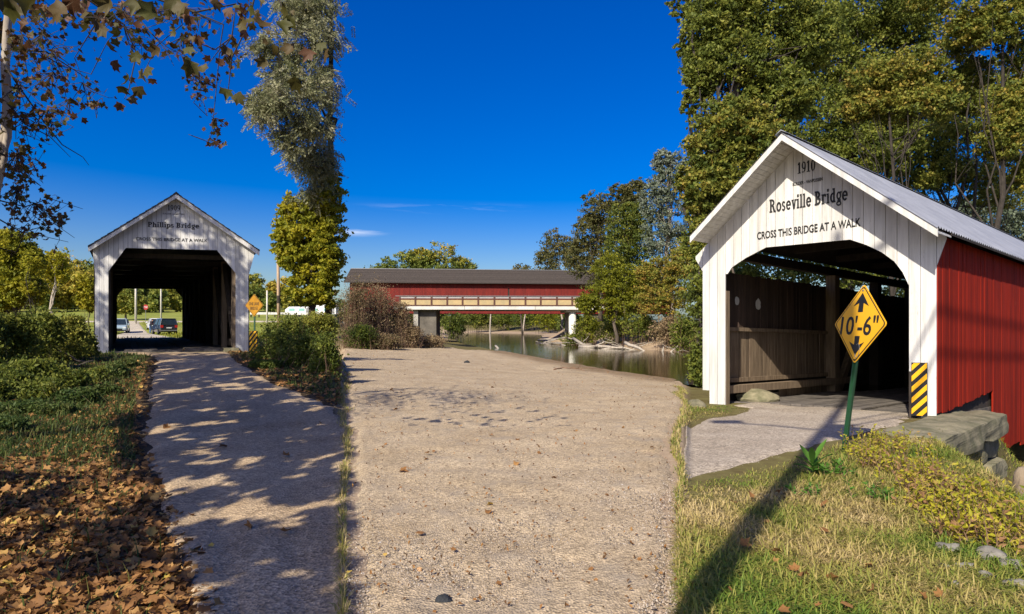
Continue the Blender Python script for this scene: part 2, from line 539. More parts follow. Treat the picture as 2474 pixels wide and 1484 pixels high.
def ground_material():
    m = bpy.data.materials.new('ground')
    N, L, b = nodes_of(m)
    tc = N.new('ShaderNodeTexCoord')
    def ramp(scale, c1, c2, lo=0.35, hi=0.65, detail=6):
        nz = N.new('ShaderNodeTexNoise'); nz.inputs['Scale'].default_value = scale; nz.inputs['Detail'].default_value = detail; nz.inputs['Roughness'].default_value = 0.68
        L.new(tc.outputs['Object'], nz.inputs['Vector'])
        r = N.new('ShaderNodeValToRGB'); r.color_ramp.elements[0].position = lo; r.color_ramp.elements[1].position = hi
        r.color_ramp.elements[0].color = (*c1, 1); r.color_ramp.elements[1].color = (*c2, 1)
        L.new(nz.outputs['Fac'], r.inputs[0]); return r.outputs[0]
    def mix(f, a, c):
        x = N.new('ShaderNodeMixRGB'); L.new(f, x.inputs[0]); L.new(a, x.inputs[1]); L.new(c, x.inputs[2]); return x.outputs[0]
    def attr(n):
        a = N.new('ShaderNodeAttribute'); a.attribute_name = n; return a.outputs['Fac']
    grass = ramp(3.0, (0.10, 0.075, 0.03), (0.16, 0.14, 0.05))
    sand = ramp(9.0, (0.27, 0.195, 0.125), (0.40, 0.30, 0.20), 0.3, 0.7, 10)
    fieldc = ramp(0.12, (0.15, 0.19, 0.03), (0.30, 0.29, 0.07), 0.35, 0.7)
    soil = ramp(5.0, (0.045, 0.03, 0.016), (0.10, 0.07, 0.035))
    out = mix(attr('soil'), grass, soil); out = mix(attr('field'), out, fieldc); out = mix(attr('sand'), out, sand)
    L.new(out, b.inputs['Base Color']); b.inputs['Roughness'].default_value = 0.95; b.inputs['Specular IOR Level'].default_value = 0.1
    nz = N.new('ShaderNodeTexNoise'); nz.inputs['Scale'].default_value = 22; nz.inputs['Detail'].default_value = 8
    L.new(tc.outputs['Object'], nz.inputs['Vector'])
    bp = N.new('ShaderNodeBump'); bp.inputs['Strength'].default_value = 0.5; bp.inputs['Distance'].default_value = 0.03
    L.new(nz.outputs['Fac'], bp.inputs['Height']); L.new(bp.outputs[0], b.inputs['Normal'])
    return m


ground = props(obj('ground', me, ground_material()), kind='structure')


def gravel_material(name, a, c, d, fine=42.0):
    """Packed fine gravel: grains of several greys over a blotchy base, with worn tracks left to the mesh."""
    m = bpy.data.materials.new(name)
    N, L, b = nodes_of(m)
    tc = N.new('ShaderNodeTexCoord')
    nz = N.new('ShaderNodeTexNoise'); nz.inputs['Scale'].default_value = 0.9; nz.inputs['Detail'].default_value = 8; nz.inputs['Roughness'].default_value = 0.65
    L.new(tc.outputs['Object'], nz.inputs['Vector'])
    r = N.new('ShaderNodeValToRGB'); r.color_ramp.elements[0].position = 0.35; r.color_ramp.elements[1].position = 0.68
    r.color_ramp.elements[0].color = (*a, 1); r.color_ramp.elements[1].color = (*c, 1)
    L.new(nz.outputs['Fac'], r.inputs[0])
    vo = N.new('ShaderNodeTexVoronoi'); vo.inputs['Scale'].default_value = fine
    L.new(tc.outputs['Object'], vo.inputs['Vector'])
    hsv = N.new('ShaderNodeSeparateColor'); L.new(vo.outputs['Color'], hsv.inputs[0])
    mr = N.new('ShaderNodeMapRange'); mr.inputs['To Min'].default_value = 0.55; mr.inputs['To Max'].default_value = 1.35
    L.new(hsv.outputs[0], mr.inputs['Value'])
    x = N.new('ShaderNodeMixRGB'); x.blend_type = 'MULTIPLY'; x.inputs[0].default_value = 1; L.new(r.outputs[0], x.inputs[1]); L.new(mr.outputs[0], x.inputs[2])
    n2 = N.new('ShaderNodeTexNoise'); n2.inputs['Scale'].default_value = 3.5; n2.inputs['Detail'].default_value = 6
    L.new(tc.outputs['Object'], n2.inputs['Vector'])
    r2 = N.new('ShaderNodeValToRGB'); r2.color_ramp.elements[0].position = 0.52; r2.color_ramp.elements[1].position = 0.7
    L.new(n2.outputs['Fac'], r2.inputs[0])
    y = N.new('ShaderNodeMixRGB'); y.inputs[2].default_value = (*d, 1); L.new(x.outputs[0], y.inputs[1])
    mu = N.new('ShaderNodeMath'); mu.operation = 'MULTIPLY'; mu.inputs[1].default_value = 0.5; L.new(r2.outputs[0], mu.inputs[0]); L.new(mu.outputs[0], y.inputs[0])
    L.new(y.outputs[0], b.inputs['Base Color']); b.inputs['Roughness'].default_value = 0.95; b.inputs['Specular IOR Level'].default_value = 0.1
    bp = N.new('ShaderNodeBump'); bp.inputs['Strength'].default_value = 0.7; bp.inputs['Distance'].default_value = 0.012
    L.new(vo.outputs['Distance'], bp.inputs['Height']); L.new(bp.outputs[0], b.inputs['Normal'])
    return m


def strip_sheet(name, left, right, mat, n_along=160, n_across=40, off=0.02, ragged=0.35, seed=0, ruts=0.03, fade=0.12):
    """A road laid between two edge lines, its rim dipping under the ground so that the edge is uneven."""
    def resample(p, n):
        p = np.array(p, float); s = np.concatenate([[0], np.cumsum(np.hypot(*np.diff(p, axis=0).T))])
        t = np.linspace(0, s[-1], n); return np.column_stack([np.interp(t, s, p[:, 0]), np.interp(t, s, p[:, 1])])
    a, c = resample(left, n_along), resample(right, n_along)
    t = np.linspace(0, 1, n_across)[None, :, None]
    X = a[:, None] * (1 - t) + c[:, None] * t
    x, y = X[..., 0], X[..., 1]
    tt = np.broadcast_to(t[..., 0], x.shape); aa = np.linspace(0, 1, n_along)[:, None]
    edge = np.minimum(np.minimum(tt, 1 - tt), np.minimum(aa, 1 - aa) * 3 + 0.0)
    prof = sstep(0, fade, edge + ragged * 0.12 * vnoise(x * 1.7, y * 1.7, seed))
    z = H(x, y) + (off + 0.05) * prof - 0.05 - ruts * (np.exp(-((tt - 0.32) / 0.08) ** 2) + np.exp(-((tt - 0.68) / 0.08) ** 2)) * 0.5
    return np_mesh(name, np.stack([x, y, z], -1).reshape(-1, 3), grid_faces(n_along, n_across), smooth=True)


gravel1 = gravel_material('lane_gravel', (0.34, 0.24, 0.14), (0.48, 0.365, 0.228), (0.36, 0.27, 0.17))
gravel3 = gravel_material('approach_gravel', (0.31, 0.255, 0.19), (0.42, 0.355, 0.275), (0.37, 0.31, 0.23))
gravel_far = gravel_material('far_gravel', (0.40, 0.34, 0.25), (0.50, 0.44, 0.34), (0.4, 0.36, 0.28), 20)

pl = lambda u, v: tuple(T1(u, v, 0)[:2])
uw = lambda px, py: plane_uw(px, py, O1, E1)
uLi, _ = uw(262, 800); uRi, _ = uw(569, 800)
lane_l = [(-1.1, 0.5), (-1.94, 3.73), (-2.69, 4.87), (-3.86, 6.6), (-5.67, 9.5), (-8.04, 13.6), (-10.6, 18.5), (-12.5, 22.0), pl(uLi + 0.1, 0.3)]
lane_r = [(0.2, 0.5), (-0.84, 3.5), (-1.17, 4.87), (-1.63, 6.8), (-2.25, 9.2), (-3.1, 12.2), (-5.6, 15.4), (-8.6, 20.2), pl(uRi - 0.1, 0.3)]
lane = obj('gravel_lane', strip_sheet('gravel_lane', lane_l, lane_r, gravel1, 220, 50, 0.03, 0.5, 3), gravel1)
props(lane, kind='structure')

L1 = (P(300, 785, 47)[1] - 25) / E2[1]                                   # length of the left bridge, set below
L1 = 27.5
end_l, end_r = pl(uLi + 0.1, L1 - 0.2), pl(uRi - 0.1, L1 - 0.2)
far_l = [end_l] + [((px - CX) / F * Y, Y) for px, Y in ((268, 60), (284, 72), (300, 84), (300, 98), (296, 103))]
far_r = [end_r] + [((px - CX) / F * Y, Y) for px, Y in ((405, 60), (375, 72), (350, 84), (338, 98), (336, 103))]
props(obj('far_lane', strip_sheet('far_lane', far_l, far_r, gravel_far, 80, 20, 0.06, 0.3, 8, 0.0), gravel_far), kind='structure')
cr = [((px - CX) / F * 101, 101) for px in range(-120, 800, 30)]
cr2 = [((px - CX) / F * 104.5, 104.5) for px in range(-120, 800, 30)]
props(obj('cross_road', strip_sheet('cross_road', cr, cr2, gravel_far, 120, 6, 0.12, 0.1, 4, 0.0), gravel_far), kind='structure')


def g3(px, py):
    Y = (CZ - G3) * F / (py - 840.0)
    return ((px - CX) / F * Y, Y)


ap_low = [(1.62, 6.25), g3(1669, 1166), g3(1900, 1112), g3(2000, 1078), g3(2120, 1048), g3(2192, 1032), tuple(T3(-0.25, 0.05, 0)[:2]), tuple(T3(-0.3, 1.2, 0)[:2])]
ap_up = [(3.0, 11.0), g3(1669, 1030), g3(1700, 1012), g3(1760, 1004), g3(1800, 985), tuple(T3(-4.7, 0.0, 0)[:2]), tuple(T3(-4.7, 0.6, 0)[:2]), tuple(T3(-4.7, 1.2, 0)[:2])]
props(obj('bridge_approach', strip_sheet('bridge_approach', ap_low, ap_up, gravel3, 140, 50, 0.03, 0.4, 6, 0.02, 0.10), gravel3), kind='structure')

# sand bar with fine gravel; its two borders wander
seam_l = lambda y: -0.2655 + 0.013 * vnoise(y * 0.55, y * 0, 3, 2) + 0.005 * vnoise(y * 2.3, y * 0, 9, 2)
seam_r = lambda y: 0.2665 + 0.012 * vnoise(y * 0.6, y * 0, 14, 2) + 0.005 * vnoise(y * 2.1, y * 0, 19, 2)


def sand_sheet():
    a = np.radians(np.arange(-16.2, 16.2, 0.13)); r = np.geomspace(3.0, 60, 260)
    x, y = polar_grid(a, r)
    sd, idx = poly_sd(x, y, RIVER)
    U = x / y
    e = np.minimum(np.minimum(U - seam_l(y), seam_r(y) - U) * y, 52 + 3 * vnoise(x * 0.4, x * 0, 2) - y)
    z = H(x, y) + 0.022 * vnoise(x * 2.2, y * 2.2, 21) + 0.010 * vnoise(x * 5.5, y * 5.5, 22, 2) + 0.02 * vnoise(x * 0.8, y * 1.6, 4) * sstep(0, 2, sd) + 0.065 * sstep(-0.02, 0.25, e) - 0.04
    z = np.where(sd < -1.0, -1.5, z)
    me = np_mesh('sand_bar', np.stack([x, y, z], -1).reshape(-1, 3), grid_faces(len(r), len(a)), smooth=True)
    at = me.attributes.new('wet', 'FLOAT', 'POINT'); at.data.foreach_set('value', (1 - sstep(0.3, 2.2, sd + 0.5 * vnoise(x, y, 2))).astype(np.float32).ravel())
    return me


def sand_material():
    m = gravel_material('gravel_sand', (0.36, 0.272, 0.168), (0.46, 0.362, 0.238), (0.27, 0.23, 0.18), 60.0)
    N, L = m.node_tree.nodes, m.node_tree.links
    b = N['Principled BSDF']; src = b.inputs['Base Color'].links[0].from_socket
    a = N.new('ShaderNodeAttribute'); a.attribute_name = 'wet'
    x = N.new('ShaderNodeMixRGB'); x.blend_type = 'MULTIPLY'; x.inputs[2].default_value = (0.55, 0.5, 0.45, 1)
    L.new(a.outputs['Fac'], x.inputs[0]); L.new(src, x.inputs[1]); L.new(x.outputs[0], b.inputs['Base Color'])
    return m


props(obj('sand_bar', sand_sheet(), sand_material()), kind='structure')

# river
def water():
    bm = bmesh.new()
    c = []
    n = len(RIVER)
    for i in range(n):
        p, q, r_ = RIVER[i - 1], RIVER[i], RIVER[(i + 1) % n]
        t = (r_ - p) / np.linalg.norm(r_ - p); nr = np.array([t[1], -t[0]])
        sd, _ = poly_sd(np.array([q[0] + nr[0]]), np.array([q[1] + nr[1]]), RIVER)
        if sd[0] < 0: nr = -nr
        c.append(bm.verts.new((*(q + nr * 1.6), WATER_Z)))
    bm.faces.new(c); bmesh.ops.triangulate(bm, faces=bm.faces)
    me = bpy.data.meshes.new('river'); bm.to_mesh(me); bm.free()
    m = bpy.data.materials.new('river_water')
    N, L, b = nodes_of(m)
    b.inputs['Base Color'].default_value = (0.03, 0.021, 0.008, 1); b.inputs['Roughness'].default_value = 0.05; b.inputs['Specular IOR Level'].default_value = 0.4; b.inputs['IOR'].default_value = 1.33
    tc = N.new('ShaderNodeTexCoord'); mp = N.new('ShaderNodeMapping'); mp.inputs['Scale'].default_value = (1.0, 2.6, 1)
    nz = N.new('ShaderNodeTexNoise'); nz.inputs['Scale'].default_value = 1.6; nz.inputs['Detail'].default_value = 4
    L.new(tc.outputs['Object'], mp.inputs[0]); L.new(mp.outputs[0], nz.inputs['Vector'])
    bp = N.new('ShaderNodeBump'); bp.inputs['Strength'].default_value = 0.12; bp.inputs['Distance'].default_value = 0.05
    L.new(nz.outputs['Fac'], bp.inputs['Height']); L.new(bp.outputs[0], b.inputs['Normal'])
    return me, m


wm, wmat = water()
props(obj('river', wm, wmat), kind='structure')

# ------------------------------------------------------------------ shared materials
white_wood = M('weathered_white_paint', (0.67, 0.655, 0.62), (0.47, 0.455, 0.42), 1.3, 0.7, (6, 6, 0.5), 0.15, 18, rnd=0.07, speck=(0.24, 0.21, 0.17), speck_scale=7, speck_amt=0.385)
red_wood = M('barn_red_paint', (0.31, 0.020, 0.007), (0.19, 0.014, 0.006), 1.4, 0.85, (5, 5, 0.5), 0.2, 20, rnd=0.2, spec=0.12, speck=(0.34, 0.19, 0.14), speck_scale=5, speck_amt=0.345)
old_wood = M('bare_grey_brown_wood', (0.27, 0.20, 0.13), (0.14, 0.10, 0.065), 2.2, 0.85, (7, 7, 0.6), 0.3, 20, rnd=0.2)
long_red = M('dull_red_bridge_paint', (0.19, 0.018, 0.012), (0.12, 0.013, 0.01), 1.0, 0.8, (3, 3, 0.5), speck=(0.25, 0.14, 0.11), speck_scale=2, speck_amt=0.36)
long_roof = M('brown_weathered_shingle', (0.075, 0.06, 0.05), (0.04, 0.033, 0.028), 5, 0.95, (1, 1, 4), 0.3, 10, rnd=0.25)
inner_wood = M('shade_brown_board', (0.085, 0.055, 0.04), (0.045, 0.032, 0.025), 2.0, 0.85, (6, 6, 0.6), 0.3, 18, rnd=0.3)  # dark red-brown old wood, with interior shade put into the colour
dark_wood = M('dark_shaded_timber', (0.055, 0.042, 0.032), (0.03, 0.024, 0.02), 2.0, 0.9, (5, 5, 0.7), 0.2, 18, rnd=0.3)  # dark timber; also puts interior shade into the bridges' inner boards
plank_wood = M('deck_plank_wood', (0.17, 0.145, 0.12), (0.09, 0.08, 0.07), 1.5, 0.85, (4, 4, 4), 0.25, 20, rnd=0.2)
shingle = M('weathered_dark_shingle', (0.075, 0.068, 0.06), (0.04, 0.037, 0.034), 6, 0.9, (1, 1, 4), 0.4, 15, rnd=0.2)
metal_roof = M('galvanised_roof_sheet', (0.40, 0.41, 0.43), (0.29, 0.30, 0.32), 1.6, 0.5, (1, 1, 1), 0.0, metal=0.35, spec=0.5)
black_paint = M('black_lettering_paint', (0.02, 0.02, 0.02), rough=0.6)
stone_m = M('mossy_sandstone', (0.27, 0.235, 0.15), (0.12, 0.115, 0.065), 3.2, 0.95, bump=0.7, bscale=14, rnd=0.15, speck=(0.36, 0.35, 0.3), speck_scale=6, speck_amt=0.36)
concrete = M('aged_concrete', (0.42, 0.40, 0.35), (0.30, 0.28, 0.24), 1.2, 0.9, bump=0.2)
pale_concrete = M('pale_concrete_beam', (0.68, 0.66, 0.6), (0.52, 0.5, 0.44), 1.0, 0.85)
yellow_sign = M('yellow_sign_face', (0.80, 0.42, 0.012), (0.76, 0.39, 0.01), 2, 0.35, spec=0.5)
shade_yellow = M('shade_yellow_sign_face', (0.45, 0.22, 0.012), (0.32, 0.15, 0.012), 3, 0.5)  # sign yellow darkened, the shade it stands in put into the colour
sign_black = M('sign_black_print', (0.018, 0.018, 0.02), rough=0.45)
green_steel = M('green_painted_steel', (0.015, 0.07, 0.03), (0.012, 0.05, 0.022), 6, 0.45, spec=0.5)
galv = M('dull_galvanised_steel', (0.30, 0.30, 0.30), (0.2, 0.2, 0.2), 8, 0.5, metal=0.7)
bark_grey = M('grey_brown_bark', (0.13, 0.10, 0.075), (0.06, 0.048, 0.036), 5, 0.95, (2, 2, 0.5), 0.6, 12)
bark_dark = M('dark_bark', (0.06, 0.048, 0.038), (0.03, 0.025, 0.02), 5, 0.95, (2, 2, 0.5), 0.5, 12)
bark_pale = M('pale_sycamore_bark', (0.48, 0.42, 0.34), (0.26, 0.21, 0.16), 2.6, 0.8, (2, 2, 0.8), 0.3, 10)
drift = M('bleached_driftwood', (0.47, 0.41, 0.33), (0.27, 0.23, 0.18), 3, 0.85, (3, 3, 1), 0.3, rnd=0.2)
pole_wood = M('utility_pole_wood', (0.46, 0.33, 0.21), (0.33, 0.23, 0.15), 2, 0.85, (4, 4, 0.4))
pole_pale = M('pale_pole', (0.62, 0.58, 0.5), (0.5, 0.46, 0.4), 2, 0.7)
dry_stem = M('dry_brown_stem', (0.22, 0.135, 0.085), (0.13, 0.08, 0.05), 6, 0.9)
green_stem = M('green_stem', (0.10, 0.13, 0.03), (0.13, 0.10, 0.04), 6, 0.8)

L_p3 = leafmat('dark_green_leaf', [(0.05, 0.07, 0.012), (0.12, 0.15, 0.024), (0.21, 0.235, 0.036), (0.31, 0.29, 0.05), (0.40, 0.29, 0.06)], 0.4)
L_p3y = leafmat('yellowing_leaf', [(0.07, 0.10, 0.016), (0.15, 0.175, 0.026), (0.25, 0.235, 0.035), (0.36, 0.24, 0.045), (0.40, 0.17, 0.05)], 0.35)
L_yg = leafmat('yellow_green_leaf', [(0.10, 0.115, 0.01), (0.22, 0.23, 0.014), (0.36, 0.32, 0.018), (0.48, 0.36, 0.022)], 0.4)
L_brown = leafmat('dull_brown_green_leaf', [(0.045, 0.052, 0.013), (0.09, 0.092, 0.024), (0.145, 0.125, 0.035), (0.20, 0.15, 0.05)], 0.25)
L_silver = leafmat('silver_green_leaf', [(0.055, 0.075, 0.04), (0.12, 0.15, 0.09), (0.22, 0.25, 0.18), (0.38, 0.40, 0.33)], 0.25)
L_bush = leafmat('hedgerow_leaf', [(0.035, 0.058, 0.009), (0.10, 0.13, 0.018), (0.20, 0.215, 0.03), (0.32, 0.29, 0.045)], 0.35)
L_hill = leafmat('autumn_woodland_leaf', [(0.10, 0.14, 0.025), (0.21, 0.23, 0.035), (0.38, 0.32, 0.04), (0.50, 0.33, 0.045), (0.44, 0.18, 0.035), (0.32, 0.08, 0.03)], 0.3)
L_syc = leafmat('shade_dark_sycamore_leaf', [(0.055, 0.055, 0.008), (0.075, 0.052, 0.012), (0.08, 0.034, 0.013), (0.15, 0.062, 0.02)], 0.22)  # leaf colours darkened, backlit shade put into them
L_locust = leafmat('locust_leaflet', [(0.10, 0.12, 0.045), (0.19, 0.20, 0.09), (0.30, 0.29, 0.16), (0.42, 0.38, 0.25)], 0.3)
L_brush = leafmat('russet_brush_leaf', [(0.08, 0.08, 0.025), (0.17, 0.125, 0.06), (0.27, 0.185, 0.10), (0.40, 0.31, 0.17)], 0.25)
L_dry = leafmat('dead_leaf', [(0.085, 0.04, 0.014), (0.18, 0.085, 0.028), (0.29, 0.14, 0.045), (0.42, 0.24, 0.08), (0.52, 0.36, 0.07)], 0.2, 0.7)
L_weed = leafmat('goldenrod_leaf', [(0.09, 0.12, 0.015), (0.24, 0.26, 0.02), (0.42, 0.37, 0.025), (0.32, 0.18, 0.08), (0.26, 0.13, 0.07)], 0.35)
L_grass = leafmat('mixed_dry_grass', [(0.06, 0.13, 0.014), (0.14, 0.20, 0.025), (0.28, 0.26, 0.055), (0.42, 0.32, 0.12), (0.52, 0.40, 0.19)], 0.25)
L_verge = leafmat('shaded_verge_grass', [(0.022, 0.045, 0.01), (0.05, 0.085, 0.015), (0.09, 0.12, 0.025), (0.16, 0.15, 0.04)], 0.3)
L_green = leafmat('fresh_green_leaf', [(0.05, 0.13, 0.015), (0.09, 0.20, 0.025), (0.13, 0.24, 0.035)], 0.35)


# ------------------------------------------------------------------ lettering
def font_mesh(body, bold=0.0, ext=0.004):
    c = bpy.data.curves.new('lettering', 'FONT'); c.body = body; c.size = 1; c.offset = bold; c.extrude = ext; c.resolution_u = 3
    c.align_x = 'CENTER'
    o = bpy.data.objects.new('lettering', c); C.objects.link(o)
    dg = bpy.context.evaluated_depsgraph_get(); dg.update()
    me = bpy.data.meshes.new_from_object(o.evaluated_get(dg))
    v = np.array([q.co[:] for q in me.vertices]); f = [tuple(p.vertices) for p in me.polygons]
    bpy.data.objects.remove(o); bpy.data.curves.remove(c); bpy.data.meshes.remove(me)
    return v, f


def put_text(v, f, fn, cu, cw, width, mat, parent, d=-0.008, slope=0.0, height=None, name='lettering', thick=0.006):
    """Lay lettering out on the plane of fn: centred at (cu, cw), width wide."""
    v = v.copy()
    lo, hi = v.min(0), v.max(0)
    s = width / (hi[0] - lo[0]); sy = s if height is None else height / (hi[1] - lo[1])
    x = (v[:, 0] - (lo[0] + hi[0]) / 2) * s; y = (v[:, 1] - (lo[1] + hi[1]) / 2) * sy
    z = (v[:, 2] - lo[2]) / max(1e-6, hi[2] - lo[2])
    mb = MB(); mb.add([fn(cu + a, d - c * thick, cw + b + slope * a) for a, b, c in zip(x, y, z)], f)
    return mb.build(name, mat, parent)


def slab_text(body):
    """Heavy slab serif letters, stroke by stroke; each stroke a thin plate at its own height."""
    out_v, out_f, x0, lay = [], [], 0.0, [0]
    def plate(poly):
        lay[0] += 1
        z0, z1 = 0.0, 0.5 + 0.5 * ((lay[0] * 7) % 23) / 23
        b = len(out_v); n = len(poly)
        for z in (z0, z1):
            for a, c in poly: out_v.append((x0 + a, c, z))
        out_f.append(tuple(range(b, b + n))); out_f.append(tuple(range(b + 2 * n - 1, b + n - 1, -1)))
        for i in range(n): out_f.append((b + i, b + n + i, b + n + (i + 1) % n, b + (i + 1) % n))
    R = lambda a, c, d, e: plate([(a, c), (d, c), (d, e), (a, e)])
    def arc(cx, cy, rx, ry, a0, a1, t, ty=None, n=9):
        ty = t * 0.7 if ty is None else ty
        an = [math.radians(a0 + (a1 - a0) * i / n) for i in range(n + 1)]
        plate_q = [(cx + rx * math.cos(q), cy + ry * math.sin(q)) for q in an] + [(cx + (rx - t) * math.cos(q), cy + (ry - ty) * math.sin(q)) for q in reversed(an)]
        plate(plate_q)
    D = lambda xa, ya, xb, yb, t: plate([(xa - t / 2, ya), (xa + t / 2, ya), (xb + t / 2, yb), (xb - t / 2, yb)])
    XH = 0.70
    def g(ch):
        if ch == 'P': R(.08, 0, .32, 1); R(0, 0, .44, .11); R(0, .89, .35, 1); arc(.34, .70, .40, .30, -90, 90, .22); return .80
        if ch == 'B': R(.08, 0, .32, 1); R(0, 0, .35, .11); R(0, .89, .35, 1); arc(.34, .73, .36, .27, -90, 90, .22); arc(.34, .28, .44, .28, -90, 90, .23); return .86
        if ch == 'R': R(.08, 0, .32, 1); R(0, 0, .42, .11); R(0, .89, .35, 1); arc(.34, .72, .38, .28, -90, 90, .22); D(.50, .48, .72, 0, .25); R(.56, 0, .92, .11); return .94
        if ch == 'h': R(.07, 0, .28, 1); R(0, 0, .35, .1); R(0, .9, .28, 1); arc(.42, .44, .25, .26, 0, 150, .21); R(.46, 0, .67, .46); R(.39, 0, .74, .1); return .78
        if ch == 'i': R(.07, 0, .28, XH); R(0, 0, .35, .1); R(0, XH - .1, .28, XH); R(.05, .82, .29, 1.02); return .39
        if ch == 'l': R(.07, 0, .28, 1); R(0, 0, .35, .1); R(0, .9, .28, 1); return .39
        if ch == 'p': R(.07, -.28, .28, XH); R(0, -.28, .36, -.18); R(0, XH - .1, .28, XH); arc(.36, .35, .34, .36, -140, 140, .21); return .76
        if ch == 's': arc(.26, .51, .24, .20, 20, 270, .17, .12); arc(.26, .19, .25, .20, -160, 90, .17, .12); return .56
        if ch == 'r': R(.07, 0, .28, XH); R(0, 0, .38, .1); R(0, XH - .1, .28, XH); arc(.40, .45, .2, .27, 20, 150, .16); R(.40, .5, .58, .68); return .61
        if ch == 'd': R(.40, 0, .61, 1); R(.33, .9, .61, 1); R(.40, 0, .70, .1); arc(.36, .35, .35, .36, 40, 320, .21); return .74
        if ch == 'g': arc(.33, .42, .30, .29, 0, 360, .18, .13, 16); R(.48, .58, .68, .70); R(.16, .02, .56, .15); arc(.33, -.12, .32, .18, 0, 360, .15, .11, 16); return .70
        if ch == 'e': arc(.35, .35, .35, .36, 0, 320, .21, .15, 14); R(.16, .30, .68, .42); return .73
        if ch == 'o': arc(.36, .35, .36, .36, 0, 360, .21, .15, 18); return .75
        if ch == 'v': D(.14, XH, .33, 0, .22); D(.52, XH, .37, 0, .16); R(0, XH - .1, .32, XH); R(.40, XH - .1, .68, XH); return .68
        if ch == '1': R(.17, 0, .37, 1); R(.04, 0, .50, .07); D(.1, .78, .24, 1, .12); return .55
        if ch == '9': arc(.30, .66, .28, .34, 0, 360, .17, .09, 16); arc(.22, .55, .36, .55, -80, 10, .16, .09); R(.06, .02, .2, .14); return .64
        if ch == '0': arc(.30, .5, .29, .5, 0, 360, .17, .07, 18); return .64
        return .34
    for ch in body:
        x0 += g(ch) + .03
    return np.array(out_v), out_f


# ------------------------------------------------------------------ boarded portal wall
class Prof:
    """outline of straight pieces (u0,w0,u1,w1), u rising; jumps allowed between pieces"""
    def __init__(self, pts):
        self.s = [(*a, *b) for a, b in zip(pts[:-1], pts[1:]) if b[0] - a[0] > 1e-4]
        self.brk = sorted({q for s_ in self.s for q in (s_[0], s_[2])})
        self.jump = [a[2] for a, b in zip(self.s[:-1], self.s[1:]) if abs(a[3] - b[1]) > 1e-3]
    def at(self, u, side):
        for s_ in (self.s if side > 0 else self.s[::-1]):
            if (s_[0] - 1e-6 <= u < s_[2] - 1e-6) if side > 0 else (s_[0] + 1e-6 < u <= s_[2] + 1e-6):
                return s_[1] + (s_[3] - s_[1]) * (u - s_[0]) / (s_[2] - s_[0])
        s_ = self.s[-1] if u > self.s[0][0] + 1 else self.s[0]
        return s_[3] if u >= s_[2] else s_[1]


def boards(fn, top, bot, width, mat, parent, v0=0.0, v1=0.035, name='board', gap=0.008, proud=0.006, ragged=0.0):
    lo, hi = max(top.s[0][0], bot.s[0][0]), min(top.s[-1][2], bot.s[-1][2])
    ed = sorted(set([lo, hi] + [j for j in top.jump + bot.jump if lo < j < hi]))
    edges = []
    for a, b in zip(ed[:-1], ed[1:]):
        n = max(1, round((b - a) / width)); edges += [a + (b - a) * i / n for i in range(n)]
    edges.append(hi)
    for a, b in zip(edges[:-1], edges[1:]):
        a2, b2 = a + gap / 2, b - gap / 2
        if b2 - a2 < 0.02: continue
        rg = ragged * (random.random() - 0.5)
        low = [(a2, bot.at(a2, 1) + rg)] + [(q, bot.at(q, -1) + rg) for q in bot.brk if a2 + .004 < q < b2 - .004] + [(b2, bot.at(b2, -1) + rg)]
        up = [(a2, top.at(a2, 1))] + [(q, top.at(q, -1)) for q in top.brk if a2 + .004 < q < b2 - .004] + [(b2, top.at(b2, -1))]
        if max(p[1] - q[1] for p, q in zip(up, low)) < 0.02: continue
        poly = [p for i, p in enumerate(low + up[::-1])]
        j = random.random() * proud
        MB().prism(fn, poly, v0 - j, v1).build(name, mat, parent)


# ------------------------------------------------------------------ left covered bridge
b1 = thing('covered_bridge', O1, 'white-gabled covered bridge lettered Phillips Bridge, dark inside with cars seen through it', 'covered bridge')


def q1(px, py): return uw(px, py)


uEL, wEL = q1(213, 600); uER, wER = q1(624, 605); uPK, wPK = q1(424, 470)
wEAVE = 0.5 * (wEL + wER)
uOL, _ = q1(229, 760); uOR, _ = q1(600, 760)
wFL = q1(233, 662)[1]; wBASE = q1(245, 853)[1]; wSPR = q1(265, 655)[1]; wTOP = q1(415, 602)[1]
uCL, uCR = q1(304, 602)[0], q1(524, 602)[0]
uMID = 0.5 * (uEL + uER)
slope1 = (wPK - wEAVE) / ((uER - uEL) / 2)
gab = lambda u: wPK - abs(u - uMID) * slope1 - 0.10
eL, eR = uEL + 0.16, uER - 0.16
top1 = Prof([(eL, gab(eL)), (uMID, gab(uMID)), (eR, gab(eR))])
bot1 = Prof([(eL, wEAVE - 0.16), (uOL, wFL), (uOL, wBASE), (uLi, wBASE), (uLi, wSPR), (uCL, wTOP), (uCR, wTOP), (uRi, wSPR), (uRi, wBASE), (uOR, wBASE), (uOR, wFL), (eR, wEAVE - 0.16)])
boards(T1, top1, bot1, 0.17, white_wood, b1, 0.0, 0.03)
far1 = frame(T1(0, L1, 0), E1, E2)
boards(far1, Prof([(eL, gab(eL)+0.06), (uMID, gab(uMID)+0.06), (eR, gab(eR)+0.06)]), bot1, 0.34, old_wood, b1, -0.03, 0.0, gap=0.0)
